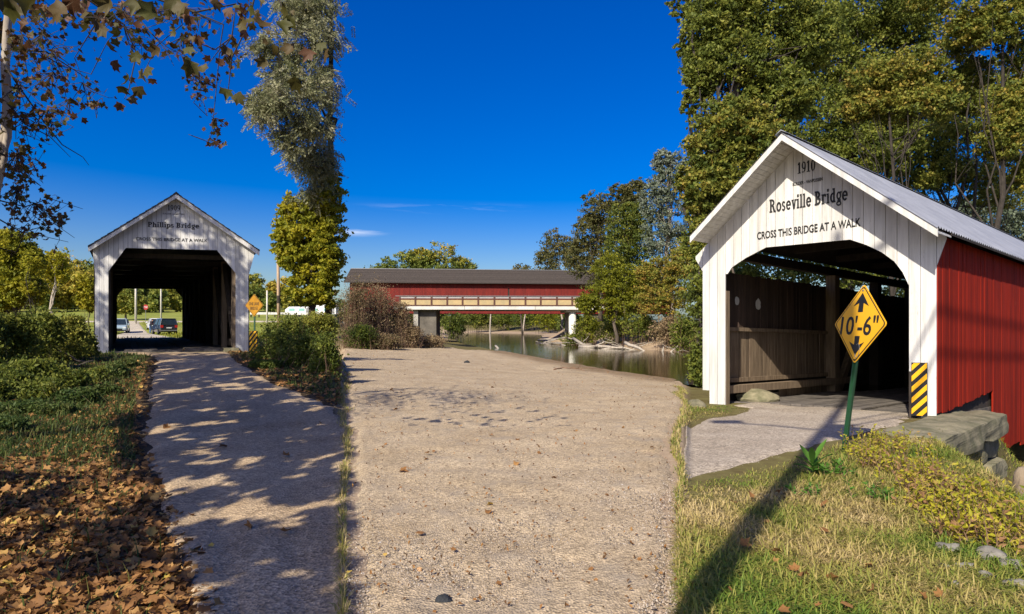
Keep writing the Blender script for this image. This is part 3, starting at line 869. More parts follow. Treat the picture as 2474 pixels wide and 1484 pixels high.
# roof: two slopes of shingles, fascia boards, ridge cap
for sgn, name in ((-1, 'roof_slope'), (1, 'roof_slope')):
    ue = uEL if sgn < 0 else uER
    rows = 14
    for k in range(rows):
        f0, f1 = k / rows, (k + 1) / rows
        ua, ub = ue + (uMID - ue) * f0, ue + (uMID - ue) * f1
        wa, wb = wPK - abs(ua - uMID) * slope1, wPK - abs(ub - uMID) * slope1
        vs = [T1(ua, -0.32, wa + 0.035), T1(ub, -0.32, wb + 0.012), T1(ub, L1 + 0.3, wb + 0.012), T1(ua, L1 + 0.3, wa + 0.035),
              T1(ua, -0.32, wa - 0.03), T1(ub, -0.32, wb - 0.03), T1(ub, L1 + 0.3, wb - 0.03), T1(ua, L1 + 0.3, wa - 0.03)]
        MB().add(vs, [(0, 1, 2, 3), (7, 6, 5, 4), (0, 4, 5, 1), (3, 2, 6, 7), (0, 3, 7, 4), (1, 5, 6, 2)]).build('shingle_course', shingle, b1)
    mb = MB()
    wa, wb = wPK - abs(ue - uMID) * slope1, wPK
    mb.prism(T1, [(ue, wa - 0.033), (uMID, wb - 0.033), (uMID, wb - 0.20), (ue + sgn * -0.02, wa - 0.20)], -0.30, -0.262)
    mb.build('fascia', white_wood, b1)
    MB().prism(T1, [(ue - sgn * 0.05, wa - 0.036), (uMID, wb - 0.036), (uMID, wb - 0.10), (ue - sgn * 0.05, wa - 0.10)], -0.255, -0.005).build('soffit', white_wood, b1)
    uo = uOL if sgn < 0 else uOR
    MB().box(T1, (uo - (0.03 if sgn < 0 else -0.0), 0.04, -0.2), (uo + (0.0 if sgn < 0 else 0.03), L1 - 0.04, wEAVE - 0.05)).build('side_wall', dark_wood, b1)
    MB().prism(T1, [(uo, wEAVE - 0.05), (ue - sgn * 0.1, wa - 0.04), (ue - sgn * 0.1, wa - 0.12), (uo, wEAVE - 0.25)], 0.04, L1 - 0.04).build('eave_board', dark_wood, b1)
    # inner boards, truss posts, braces, chords
    ui = uo + (0.42 if sgn < 0 else -0.42)
    n = 60
    for k in range(n):
        if k % 3 == 2 and k > 12: continue
        va = 0.5 + (L1 - 1.0) * k / n; vb = va + (L1 - 1.0) / n - 0.02
        j = random.random() * 0.015
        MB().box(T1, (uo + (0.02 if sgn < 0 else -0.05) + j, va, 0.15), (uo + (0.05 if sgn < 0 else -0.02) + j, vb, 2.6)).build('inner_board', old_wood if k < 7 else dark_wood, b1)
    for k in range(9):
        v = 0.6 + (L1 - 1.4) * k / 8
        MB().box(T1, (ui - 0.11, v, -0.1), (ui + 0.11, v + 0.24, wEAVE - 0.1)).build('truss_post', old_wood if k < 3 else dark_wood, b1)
        if k < 8:
            v2 = v + (L1 - 1.4) / 8
            a, c = (0.1, wEAVE - 0.5) if k >= 4 else (wEAVE - 0.5, 0.1)
            a, c = c, a
            mb = MB()
            vs = []
            for (vv, ww) in ((v + 0.26, a), (v + 0.26, a + 0.3), (v2 - 0.02, c + 0.3), (v2 - 0.02, c)):
                vs.append((vv, ww))
            mb.add([T1(ui - 0.08, p, q) for p, q in vs] + [T1(ui + 0.08, p, q) for p, q in vs], [(0, 1, 2, 3), (7, 6, 5, 4), (0, 4, 5, 1), (1, 5, 6, 2), (2, 6, 7, 3), (3, 7, 4, 0)])
            mb.build('truss_brace', dark_wood, b1)
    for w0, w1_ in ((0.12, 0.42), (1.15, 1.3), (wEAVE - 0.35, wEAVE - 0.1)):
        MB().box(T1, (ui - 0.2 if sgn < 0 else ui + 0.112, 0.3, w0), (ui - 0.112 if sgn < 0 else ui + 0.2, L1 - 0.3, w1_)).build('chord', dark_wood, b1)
MB().prism(T1, [(uMID - 0.12, wPK - 0.05), (uMID, wPK + 0.055), (uMID + 0.12, wPK - 0.05), (uMID, wPK + 0.03)], -0.33, L1 + 0.31).build('ridge_cap', shingle, b1)
for k in range(9):
    v = 1 + (L1 - 2) * k / 8
    MB().box(T1, (uOL + 0.05, v, wEAVE - 0.28), (uOR - 0.05, v + 0.2, wEAVE - 0.11)).build('tie_beam', dark_wood, b1)
# deck: cross planks and two runs of runner boards
for k in range(70):
    va = 0.0 + L1 * k / 70
    MB().box(T1, (uOL + 0.1, va, -0.1), (uOR - 0.1, va + L1 / 70 - 0.015, 0.0 + random.random() * 0.006)).build('deck_plank', plank_wood, b1)
for c in (uLi + 1.15, uRi - 1.15):
    for k in range(4):
        for s_ in range(5):
            MB().box(T1, (c - 0.6 + 0.3 * k, 0.05 + s_ * (L1 - 0.1) / 5, 0.008), (c - 0.6 + 0.3 * k + 0.28, 0.05 + (s_ + 1) * (L1 - 0.1) / 5 - 0.02, 0.05 + random.random() * 0.006)).build('runner_board', plank_wood, b1)
MB().box(T1, (uOL - 0.05, 0.05, -1.9), (uOR + 0.05, 1.2, -0.105)).build('abutment', stone_m, b1)
MB().box(T1, (uOL - 0.05, L1 - 1.2, -1.9), (uOR + 0.05, L1 - 0.05, -0.105)).build('abutment', stone_m, b1)


def rough_block(fn, a, b, mat, name, parent, n=5, amp=0.05, seed=0):
    """a hewn stone: a box of n cuts, pushed in and out by noise, its corners worn"""
    bm = bmesh.new()
    bmesh.ops.create_cube(bm, size=1)
    bmesh.ops.subdivide_edges(bm, edges=bm.edges[:], cuts=n, use_grid_fill=True)
    vs = []
    size = np.array(b, float) - np.array(a, float); mid = (np.array(b, float) + np.array(a, float)) / 2
    for v in bm.verts:
        p = np.array(v.co[:])
        q = p * 2; r = np.linalg.norm(q) / np.max(np.abs(q))
        p = p * (1 - 0.05 * (r - 1))
        w = mid + p * size
        k = vnoise(w[0] * 2.6 + seed * 3.1 + w[2] * 1.3, w[1] * 2.6 + w[2] * 2.1, seed, 4)
        k2 = vnoise(w[0] * 7 + seed + w[2] * 5, w[1] * 7 - w[2] * 4, seed + 9, 2)
        w = w + np.sign(p) * (np.abs(p) > 0.46) * (float(k) * amp + float(k2) * amp * 0.45)
        v.co = Vector(tuple(float(c) for c in fn(*w)))
    bmesh.ops.recalc_face_normals(bm, faces=bm.faces)
    me = bpy.data.meshes.new(name); bm.to_mesh(me); bm.free()
    return obj(name, me, mat, parent)


rough_block(T1, (uRi - 0.45, -0.25, -0.45), (uRi + 0.10, 0.35, 0.10), stone_m, 'foundation_stone', b1, 4, 0.05, 2)
rough_block(T1, (uOL - 0.1, -0.05, -0.7), (uLi + 0.25, 0.5, wBASE - 0.01), stone_m, 'foundation_stone', b1, 4, 0.04, 3)
rough_block(T1, (uRi + 0.12, 0.0, -0.6), (uOR + 0.2, 0.5, wBASE - 0.01), stone_m, 'foundation_stone', b1, 4, 0.04, 4)


def tx(px0, px1, py): # centre and width on the portal plane
    a, b = q1(px0, py), q1(px1, py); return (a[0] + b[0]) / 2, a[1], b[0] - a[0]


cu, cw, wd = tx(405, 435, 502); put_text(*slab_text('1909'), T1, cu, cw, wd, black_paint, b1, height=0.22)
cu, cw, wd = tx(393, 445, 517); put_text(*font_mesh('BUILDER - J.A.BRITTON'), T1, cu, cw, wd, black_paint, b1)
cu, cw, wd = tx(357, 481, 544); put_text(*slab_text('Phillips Bridge'), T1, cu, cw, wd, black_paint, b1)
cu, cw, wd = tx(328, 501, 577); put_text(*font_mesh('CROSS THIS BRIDGE AT A WALK', 0.012), T1, cu, cw, wd, black_paint, b1)

# ------------------------------------------------------------------ right covered bridge
b3 = thing('covered_bridge', RF, 'white-gabled red covered bridge lettered Roseville Bridge under a grey metal roof', 'covered bridge')
q3 = lambda px, py: plane_uw(px, py, RF, D1)
u3OL = q3(1697, 800)[0]; u3IL = q3(1752, 800)[0]; u3IR = q3(2195, 850)[0]; u3OR = 0.0
wPK3 = q3(1929, 350)[1]
c1 = [q3(*p) for p in ((1757, 662), (1768, 646), (1800, 624), (1850, 598), (2053, 579), (2092, 592), (2130, 610), (2160, 632), (2180, 658), (2191, 690))]
wl, ul = q3(1680, 625)[1], q3(1680, 625)[0]
ur, wr = q3(2286, 562)
uM3 = q3(1929, 350)[0]
sl = (wPK3 - wl) / (uM3 - ul); sr = (wPK3 - wr) / (ur - uM3)
s3 = (sl + sr) / 2
g3w = lambda u: wPK3 - abs(u - uM3) * s3
fl, fr = q3(1704, 655), q3(2258, 642)
top3 = Prof([(ul, g3w(ul)), (uM3, wPK3), (ur, g3w(ur))])
bl3 = q3(1692, 942)[1]; bl_in = q3(1720, 976)[1]
bot3 = Prof([(ul, g3w(ul) - 0.06), (u3OL, fl[1]), (u3OL, bl3), (u3OL + 0.2, bl3), (u3OL + 0.2, bl_in), (u3IL, bl_in), (u3IL, c1[0][1])] + [(max(a, u3IL + 0.004), b) for a, b in c1[:-1]]
            + [(u3IR, c1[-1][1]), (u3IR, 0.16), (-0.28, 0.16), (-0.28, 0.03), (u3OR, 0.03), (u3OR, fr[1]), (ur, g3w(ur) - 0.06)])
boards(T3, top3, bot3, 0.215, white_wood, b3, 0.0, 0.03, gap=0.010, proud=0.008)
L3 = 26.0
OV = 0.78
qr3 = lambda px, py: plane_uw(px, py, T3(0, -OV, 0), D1)
u_eL, u_eR = qr3(1668, 628)[0], qr3(2266, 552)[0]
MB().box(T3, (u3IR, 0.035, 0.10), (u3IR + 0.16, 0.2, 2.9)).build('portal_post', white_wood, b3)
MB().box(T3, (u3IL - 0.16, 0.035, bl_in), (u3IL, 0.2, 2.9)).build('portal_post', old_wood, b3)
# roof sheets of corrugated metal, fascia, soffit boards
for sgn in (-1, 1):
    ue = u_eL if sgn < 0 else u_eR
    nv = 1700
    v = np.linspace(-OV - 0.06, L3 + 0.5, nv); rib = 0.020 * np.sin(v * 2 * math.pi / 0.16)
    us = np.linspace(ue, uM3, 4)
    pts = []
    for u in us:
        w = wPK3 - abs(u - uM3) * s3 + 0.115
        for vv, rr in zip(v, rib): pts.append(T3(u, vv, w + rr))
    obj('roof_sheet', np_mesh('roof_sheet', np.array(pts), grid_faces(4, nv), smooth=True), metal_roof, b3)
    wa = wPK3 - abs(ue - uM3) * s3
    MB().prism(T3, [(ue, wa - 0.07), (uM3, wPK3 - 0.07), (uM3, wPK3 + 0.095), (ue, wa + 0.095)], -OV - 0.035, -OV).build('fascia', white_wood, b3)
    MB().prism(T3, [(ue, wa + 0.05), (uM3, wPK3 + 0.05), (uM3, wPK3 + 0.09), (ue, wa + 0.09)], 0.04, L3 + 0.4).build('roof_deck', dark_wood, b3)
    ns = 26
    for k in range(ns):
        ua = ue + (uM3 - ue) * (k + 0.04) / ns; ub = ue + (uM3 - ue) * (k + 0.96) / ns
        za, zb = wPK3 - abs(ua - uM3) * s3 + 0.002, wPK3 - abs(ub - uM3) * s3 + 0.002
        j = random.random() * 0.006
        MB().prism(T3, [(ua, za - j), (ub, zb - j), (ub, zb + 0.03), (ua, za + 0.03)], -OV + 0.002, 0.028).build('soffit_board', white_wood, b3)
MB().prism(T3, [(uM3 - 0.14, wPK3 + 0.06), (uM3, wPK3 + 0.165), (uM3 + 0.14, wPK3 + 0.06), (uM3, wPK3 + 0.14)], -OV - 0.08, L3 + 0.5).build('ridge_cap', metal_roof, b3)


def side_w(px, py):
    """(v, w) on the right side wall"""
    u, w = plane_uw(px, py, RF, D2); return u, w


low_pts = [side_w(*p) for p in ((2266, 1000), (2290, 992), (2325, 978), (2350, 966), (2378, 952), (2396, 945))]
vj = side_w(2398, 945)[0]
sp = [(0.04, low_pts[0][1])] + low_pts[1:] + [(vj, low_pts[-1][1]), (vj, side_w(2440, 1085)[1]), (7.0, side_w(2440, 1085)[1] + 0.1)]
eave3 = wPK3 - (u_eR - uM3) * s3
top_s = Prof([(0.04, eave3 + 0.1), (7.0, eave3 + 0.1)])
S3 = lambda a, d, b: T3(-d, a, b)
boards(S3, top_s, Prof(sp), 0.155, red_wood, b3, 0.0, 0.03, name='siding_board', gap=0.006, proud=0.009, ragged=0.05)
mb = MB()
k = 7.0
while k < L3 - 0.2:
    j = random.random() * 0.008
    mb.box(T3, (-0.03, k, -1.2), (0.0 + j, k + 0.15, eave3 + 0.1)); k += 0.156
props(mb.build('siding', red_wood, b3), kind='stuff')
# inside: left wall with an open strip under the eave
ui3 = u3OL + 0.16
IP = T3(ui3, 0, 0)
qi = lambda px, py: plane_uw(px, py, IP, D2)
v_post = qi(1992, 800)[0]
wg0, wg1 = qi(1850, 672)[1], qi(1850, 640)[1]
w_rail, w_low = qi(1870, 800)[1], qi(1870, 915)[1]
k = 0.06
while k < 13:
    j = random.random() * 0.02
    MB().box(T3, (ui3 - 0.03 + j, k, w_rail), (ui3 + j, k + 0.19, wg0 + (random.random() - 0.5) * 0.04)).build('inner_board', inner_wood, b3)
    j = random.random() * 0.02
    MB().box(T3, (ui3 - 0.03 + j, k, w_low - .02), (ui3 + j, k + 0.19, w_rail - .004)).build('inner_board', old_wood if k < v_post else dark_wood, b3)  # paler wood up to the post paints in the sunlit panel
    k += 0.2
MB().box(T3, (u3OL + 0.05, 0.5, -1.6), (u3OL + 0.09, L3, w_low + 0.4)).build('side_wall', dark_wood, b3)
mb = MB()
while k < L3:
    mb.box(T3, (ui3 - 0.03, k, w_low), (ui3, k + 0.19, wg0)); k += 0.2
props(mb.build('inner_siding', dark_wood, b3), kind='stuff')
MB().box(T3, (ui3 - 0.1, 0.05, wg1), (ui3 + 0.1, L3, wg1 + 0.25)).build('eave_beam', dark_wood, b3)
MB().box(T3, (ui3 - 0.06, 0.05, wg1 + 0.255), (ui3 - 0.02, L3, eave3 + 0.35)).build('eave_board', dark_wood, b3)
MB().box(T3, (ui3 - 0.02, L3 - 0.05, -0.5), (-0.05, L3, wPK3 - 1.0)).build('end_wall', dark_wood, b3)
for w0, h, v1_ in ((w_rail - .04, 0.10, v_post), (w_low - .02, 0.12, v_post)):
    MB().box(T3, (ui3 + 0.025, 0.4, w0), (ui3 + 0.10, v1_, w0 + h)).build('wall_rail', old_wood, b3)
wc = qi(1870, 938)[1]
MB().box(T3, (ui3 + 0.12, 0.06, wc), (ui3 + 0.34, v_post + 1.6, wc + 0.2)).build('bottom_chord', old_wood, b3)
for k in range(6):
    v = v_post + k * 3.6 if k else v_post
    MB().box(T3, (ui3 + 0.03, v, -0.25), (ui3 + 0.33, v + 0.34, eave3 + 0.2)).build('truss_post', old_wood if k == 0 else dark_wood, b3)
    MB().box(T3, (-0.36, v, -0.25), (-0.06, v + 0.3, eave3 - 0.12)).build('truss_post', dark_wood, b3)
v_k0 = qi(1872, 950)[0]
n = int((v_post - v_k0) / 0.2)
for i in range(n):
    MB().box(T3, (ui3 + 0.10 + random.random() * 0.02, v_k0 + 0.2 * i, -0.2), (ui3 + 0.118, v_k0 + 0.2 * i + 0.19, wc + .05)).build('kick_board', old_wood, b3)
mb = MB()
vs = [(v_post + .4, -0.1), (v_post + .75, -0.1), (v_post + 2.8, 2.4), (v_post + 2.45, 2.4)]
mb.add([T3(ui3 + 0.05, a, b) for a, b in vs] + [T3(ui3 + 0.22, a, b) for a, b in vs], [(0, 1, 2, 3), (7, 6, 5, 4), (0, 4, 5, 1), (1, 5, 6, 2), (2, 6, 7, 3), (3, 7, 4, 0)])
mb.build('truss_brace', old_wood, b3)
for (px, py, rx, ry) in ((1778, 727, 0.11, 0.12), (1829, 736, 0.15, 0.16)):
    pv, pw = qi(px, py)
    pts = [(pv + rx * math.cos(a) * (0.85 + 0.3 * random.random()), pw + ry * math.sin(a) * (0.85 + 0.3 * random.random())) for a in np.linspace(0, 2 * math.pi, 14)[:-1]]
    MB().add([T3(ui3 + 0.0225, a, b) for a, b in pts], [tuple(range(len(pts)))]).build('paint_patch', white_wood, b3)
for k in range(9):
    v = 0.9 + k * 2.9
    hw_ = (wPK3 - wg1 - 0.66) / s3
    MB().box(T3, (max(u3OL + 0.05, uM3 - hw_), v, wg1 + 0.36), (min(-0.07, uM3 + hw_), v + 0.2, wg1 + 0.56)).build('tie_beam', dark_wood, b3)
mb = MB(); k = 0.3
while k < L3:
    mb.box(T3, (-0.12, k, 0.0), (-0.09, k + 0.24, 2.3)); k += 0.245
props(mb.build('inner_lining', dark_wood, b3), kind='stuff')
n = 92
for k in range(n):
    va = 0.75 + (L3 - 0.8) * k / n
    MB().box(T3, (ui3 - 0.02, va, -0.14), (-0.06, va + (L3 - 0.8) / n - 0.02, 0.004 + random.random() * 0.012)).build('deck_plank', plank_wood, b3)
for k in range(8):
    MB().box(T3, (ui3 + 1.25 + 0.27 * k, 0.8, 0.02), (ui3 + 1.25 + 0.27 * k + 0.25, L3, 0.055 + random.random() * 0.01)).build('runner_board', plank_wood, b3)
# gable lettering
def tx3(px0, py0, px1, py1):
    a, b = q3(px0, py0), q3(px1, py1); return (a[0] + b[0]) / 2, (a[1] + b[1]) / 2, b[0] - a[0]


cu, cw, wd = tx3(1927, 407, 1969, 399); put_text(*slab_text('1910'), T3, cu, cw, wd, black_paint, b3, -0.012, height=0.26)
cu, cw, wd = tx3(1915, 445, 1987, 434); put_text(*font_mesh('BUILDER - VANFOSSEN', 0.008), T3, cu, cw, wd, black_paint, b3, -0.012, height=0.075)
cu, cw, wd = tx3(1859, 503, 2048, 472); put_text(*slab_text('Roseville Bridge'), T3, cu, cw, wd, black_paint, b3, -0.012, height=0.42)
cu, cw, wd = tx3(1829, 570, 2079, 537); put_text(*font_mesh('CROSS THIS BRIDGE AT A WALK', 0.016), T3, cu, cw, wd, black_paint, b3, -0.012, height=0.185)
# stone under the left post and boulder behind it
rough_block(T3, (u3OL + 0.0, -0.25, -0.24), (u3IL + 0.14, 0.45, bl_in - 0.01), stone_m, 'foundation_stone', b3, 5, 0.035, 5)
MB().box(T3, (-0.33, -0.02, -0.12), (-0.05, 0.2, 0.028)).build('sill_block', old_wood, b3)

# dry stone wing wall beside it
ww = thing('stone_wall', (8.5, 12.0, -0.6), 'low wing wall of big mossy sandstone blocks with a flat cap slab beside the red siding', 'stone wall')
WA = np.array([6.55, 10.35]); wdir = np.array([0.735, 0.678]); wnor = np.array([0.678, -0.735])
TW = lambda a, d, z: np.array([*(WA + a * wdir + d * wnor), z + U3 * 0.3 * a])
rough_block(TW, (-0.15, -0.55, -0.52), (4.95, 0.45, -0.10), stone_m, 'cap_slab', ww, 9, 0.06, 1)
for a0, a1, d1, z0, z1 in ((0.9, 2.75, 0.34, -0.98, -0.60), (2.80, 4.75, 0.30, -0.98, -0.58), (1.6, 3.35, 0.40, -1.42, -1.02), (3.4, 4.85, 0.42, -1.42, -1.03), (2.3, 4.8, 0.30, -1.9, -1.46), (0.2, 0.85, 0.2, -1.0, -0.62)):
    rough_block(TW, (a0, -0.5, z0), (a1, d1, z1), stone_m, 'stone_block', ww, 6, 0.055, int(a0 * 10) + 3)


# ------------------------------------------------------------------ woodland far behind the left bridge
def blob(px, py, Y, rx, ry, rd=None, w=1.0):
    """ellipsoid of foliage: centre and half sizes seen in the photograph, depth Y"""
    c = P(px, py, Y); k = Y / F
    rd = rd if rd is not None else max(rx, ry) * 0.8
    return (c, (rx * k, rd * k, ry * k), w)


def gpt(px, Y):
    x = (px - CX) / F * Y
    return np.array([x, Y, float(H(x, Y))])


hill = []
for row, (Y, n) in enumerate(((172, 25), (190, 22), (212, 20))):
    for i in range(n):
        px = -60 + (850) * (i + 0.5 * (row % 2) + 0.3 * rng.random()) / n
        if row and px > 700: continue
        hill.append((px, Y + rng.normal() * 4, row))
for i, (px, Y, row) in enumerate(hill):
    b = gpt(px, Y)
    if px < 240: top = 596 + 30 * rng.random() - (6 if row else -22)
    elif px < 450: top = 650 + 20 * rng.random()
    else: top = 652 + 34 * rng.random() + (0 if px < 680 else 6)
    if row == 0: top += 22
    kk = F / Y
    basey = HY - (b[2] - CZ) * kk
    hh = basey - top
    cy = top + hh * 0.52
    rx = hh * (0.26 + 0.10 * rng.random())
    hue = rng.random()
    tb = 0.05 + 0.75 * hue ** 1.4
    if px > 560: tb *= 0.65
    bl = [blob(px, cy, Y, rx, hh * 0.47), blob(px + rx * 0.5 * rng.normal(), cy + hh * 0.1, Y, rx * 0.8, hh * 0.3), blob(px - rx * 0.4, cy - hh * 0.15, Y, rx * 0.6, hh * 0.3)]
    tree('woodland_tree', 'autumn tree in the mixed woodland on the far hillside behind the white bridge', 'tree', b, P(px, top + hh * 0.3, Y), bl, 1150, 0.74, L_hill,
         bark_grey, 0.16, 'trees of the far hillside woodland', 0.22, 20, 0.45, (max(0, tb - 0.12), tb + 0.12), 8, tspread=0.16)

# single trees on the meadow behind the left bridge
tree('meadow_tree', 'broad green tree on the meadow seen through the white bridge', 'tree', gpt(303, 112), P(303, 715, 112),
     [blob(300, 722, 112, 36, 38), blob(285, 735, 112, 22, 24), blob(325, 735, 112, 24, 26)], 7000, 0.34, L_hill, bark_grey, 0.2, None, 0.2, 24, 0.35, (0.08, 0.35), 12, tspread=0.2)
tree('thin_tree', 'thin pale-trunked tree with sparse yellow leaves left of the white bridge', 'tree', gpt(131, 62), P(133, 612, 62),
     [blob(140, 625, 62, 26, 26), blob(118, 660, 62, 14, 30), blob(150, 660, 62, 14, 24)], 1700, 0.22, L_yg, bark_pale, 0.17, None, 0.25, 14, 0.1, (0.45, 0.8), 10)
tree('young_tree', 'slender young yellow tree close to the left wall of the white bridge', 'tree', gpt(224, 44), P(219, 665, 44),
     [blob(214, 690, 44, 22, 32), blob(218, 730, 44, 18, 26), blob(196, 725, 44, 14, 20)], 2600, 0.15, L_yg, bark_grey, 0.05, None, 0.22, 14, 0.1, (0.35, 0.75), 8)
tree('yellow_tree', 'leafy yellow-green tree at the left edge beyond the hedge', 'tree', gpt(30, 42), P(30, 600, 42),
     [blob(30, 600, 42, 60, 46), blob(10, 660, 42, 60, 50), blob(60, 690, 42, 46, 50), blob(-20, 720, 42, 60, 60), blob(80, 625, 42, 30, 30, None, .6)], 14000, 0.17, L_yg, bark_grey, 0.2, None, 0.17, 26, 0.3, (0.15, 0.65), 16)
tree('sapling', 'bare-stemmed sapling between the yellow tree and the pale trunk', 'tree', gpt(78, 40), P(80, 620, 40),
     [blob(82, 640, 40, 20, 36), blob(70, 700, 40, 16, 20)], 800, 0.15, L_yg, bark_dark, 0.06, None, 0.3, 10, 0.1, (0.3, 0.7), 8)

# hedge bushes left of the lane
for i, (px, py, rx, ry, Y, tn) in enumerate(((20, 830, 75, 82, 17, .5), (95, 820, 60, 72, 19, .5), (160, 818, 52, 66, 20.5, .78), (205, 850, 26, 46, 22, .6), (-60, 820, 70, 90, 16, .4), (60, 915, 90, 50, 14, .45))):
    lab = ['dark leafy bush at the left edge below the yellow tree', 'green bush in the middle of the hedge left of the lane', 'sunlit yellow-green bush just left of the white bridge',
           'small weedy bush against the left foot of the white bridge', 'bush growing on at the left border of the hedge', 'low dark bush in front of the hedge left of the lane'][i]
    b = gpt(px, Y)
    shrub('hedge_bush', lab, 'bush', b, [blob(px, py, Y, rx, ry, rx * 0.8), blob(px + rx * .3, py - ry * .35, Y, rx * .55, ry * .55, rx * .5, .6)], 7000, 0.085, L_bush, green_stem, 'hedge bushes left of the lane', 46, 0.008, 0.2, 14, (tn - .2, tn + .25), 0.35)
# wild weeds on the left verge
for i, (px, py, rx, ry, Y, m, tn) in enumerate(((30, 935, 50, 40, 13.2, 'b', .3), (100, 950, 50, 36, 12.6, 'b', .45), (165, 925, 46, 34, 14.2, 'b', .35), (225, 915, 40, 30, 15.5, 'b', .5), (275, 905, 34, 26, 16.6, 'v', .5), (190, 965, 46, 26, 12.4, 'v', .4), (60, 1000, 56, 30, 11.2, 'v', .4),
                                             (130, 1005, 46, 26, 11.2, 'v', .55), (250, 950, 36, 22, 13.6, 'v', .5), (10, 1060, 50, 34, 9.6, 'v', .35), (300, 885, 26, 20, 18.4, 'v', .6), (-30, 960, 50, 50, 12.2, 'b', .4))):
    lab = ['dark leafy weeds at the left border below the hedge', 'leafy weeds below the dark low bush of the hedge', 'leafy weeds beside the fallen log', 'sunlit weeds in front of the foot of the white bridge', 'grassy weeds at the lane edge near the white bridge',
           'low green weeds in the middle of the verge', 'low dark weeds above the leaf litter at the left', 'tuft of green weeds just above the leaf litter', 'grassy tuft at the lane edge half way to the bridge', 'dark weeds at the left border beside the leaf litter', 'small grass tuft by the lane at the bridge', 'weeds at the left border under the hedge'][i]
    shrub('verge_weeds', lab, 'weeds', gpt(px, Y), [blob(px, py, Y, rx, ry, rx), blob(px + rx * .4, py - ry * .3, Y, rx * .5, ry * .6, rx * .5, .5)], 3200, 0.07, L_bush if m == 'b' else L_verge, green_stem, 'wild weeds on the left verge', 40, 0.005, 0.25, 12, (tn - .25, tn + .3), 0.4, aspect=.5)
# bushes right of the lane
for i, (px, py, rx, ry, Y, tn) in enumerate(((665, 850, 55, 62, 21, .35), (730, 860, 50, 70, 19, .3), (785, 880, 36, 80, 17.5, .3), (700, 800, 60, 40, 24, .5), (770, 790, 45, 40, 22, .7), (640, 905, 40, 22, 18.5, .25))):
    lab = ['grey-green bush beside the striped marker by the white bridge', 'dark bush in the thicket right of the lane', 'leafy bush at the right end of the thicket by the sand', 'pale weedy bush behind the thicket by the meadow',
           'yellowish bush under the yellow-green tree', 'low weeds at the foot of the thicket beside the lane'][i]
    b = gpt(px, Y)
    shrub('thicket_bush', lab, 'bush', b, [blob(px, py, Y, rx, ry, rx * 0.8), blob(px + rx * .3, py - ry * .3, Y, rx * .5, ry * .5, rx * .5, .6)], 6500, 0.075, L_bush, dry_stem, 'thicket right of the lane', 60, 0.007, 0.2, 14, (tn - .2, tn + .25), 0.3)

# yellow-green tree and grey-green locust at the right of the lane
tree('maple_tree', 'bright yellow-green tree standing right of the lane behind the thicket', 'tree', gpt(757, 52), P(752, 500, 52),
     [blob(722, 560, 52, 62, 60), blob(760, 520, 52, 50, 50), blob(715, 625, 52, 46, 40), blob(775, 600, 52, 36, 60), blob(745, 690, 52, 55, 50, None, .9), blob(700, 500, 52, 26, 32, None, .5), blob(790, 700, 52, 24, 50, None, .5), blob(800, 480, 52, 30, 70, None, .7), blob(805, 600, 52, 24, 80, None, .6), blob(690, 590, 52, 40, 36, None, .5)],
     19000, 0.25, L_yg, bark_dark, 0.34, None, 0.17, 26, 0.3, (0.2, 0.7), 20)


def locust():
    base = gpt(790, 55.0)
    t = thing('locust_tree', base, 'feathery grey-green locust tree hanging in from the upper right of the lane', 'tree')
    bl = [blob(745, 60, 46.9, 66, 90), blob(700, 150, 46.9, 70, 60), blob(770, 200, 46.9, 44, 90), blob(672, 235, 45.2, 62, 52), blob(735, 300, 46.9, 70, 50), blob(775, 390, 50.0, 36, 70), blob(735, 380, 50.0, 40, 40, None, .5), blob(790, 60, 46.9, 28, 100, None, .6),
          blob(640, 270, 45.2, 36, 38, None, .4), blob(760, 470, 51.5, 50, 36, None, .6), blob(720, 20, 46.9, 70, 40, None, .7), blob(640, 90, 46, 40, 60, None, .3), blob(615, 240, 46, 30, 30, None, .2), blob(690, 330, 46, 50, 40, None, .4)]
    p, ct, ends = crown_points(bl, 3600, 0.34, 8, 0.05)
    n = len(p); m = 9
    ax = rand_unit(n); ax[:, 2] = -np.abs(ax[:, 2]) - 0.25; ax /= np.linalg.norm(ax, axis=1, keepdims=True)
    side = np.cross(ax, rand_unit(n)); side /= np.linalg.norm(side, axis=1, keepdims=True)
    cen, axs, tin = [], [], []
    for k in range(m):
        for s in (-1, 1):
            cen.append(p + ax * (0.10 + 0.94 * k / m) + side * s * 0.106); axs.append(side * s * 0.9 + ax * 0.45); tin.append(ct * 0.6 + 0.2 + 0.4 * (rng.random(n) - .5))
    cen = np.concatenate(cen); axs = np.concatenate(axs); axs /= np.linalg.norm(axs, axis=1, keepdims=True)
    obj('crown', leaf_mesh('crown', cen, 0.212, np.concatenate(tin), 0.42, 0.5, 0.15, axs), L_locust, t)
    mb = MB()
    tr = np.array([base - [0, 0, .2], gpt(794, 55) + [0, 0, 3], P(800, 420, 53.5), P(797, 300, 51), P(800, 120, 49), P(798, -60, 47.5)])
    mb.tube(tr, [0.36, 0.31, 0.27, 0.22, 0.17, 0.11], 8)
    for a, b_ in (((806, 310), (700, 250)), ((803, 200), (700, 140)), ((806, 120), (720, 40)), ((806, 330), (740, 300)), ((806, 400), (750, 400)), ((700, 250), (640, 275)), ((806, 300), (770, 260)), ((780, 60), (690, -20))):
        mb.tube(limb_path(P(*a, 51), P(*b_, 47), -0.08, 0.1, 6), [0.2, 0.16, 0.12, 0.085, 0.055, 0.025], 6, cap=False)
    for e in ends[rng.integers(len(ends), size=170)]:
        q = ends[np.argsort(np.linalg.norm(ends - e, axis=1))[rng.integers(3, 12)]]
        mb.tube(limb_path(q, e, 0.1, 0.1, 4), [0.03, 0.025, 0.016, 0.007], 4, cap=False)
    mb.build('trunk', bark_dark, t, smooth=True)


locust()


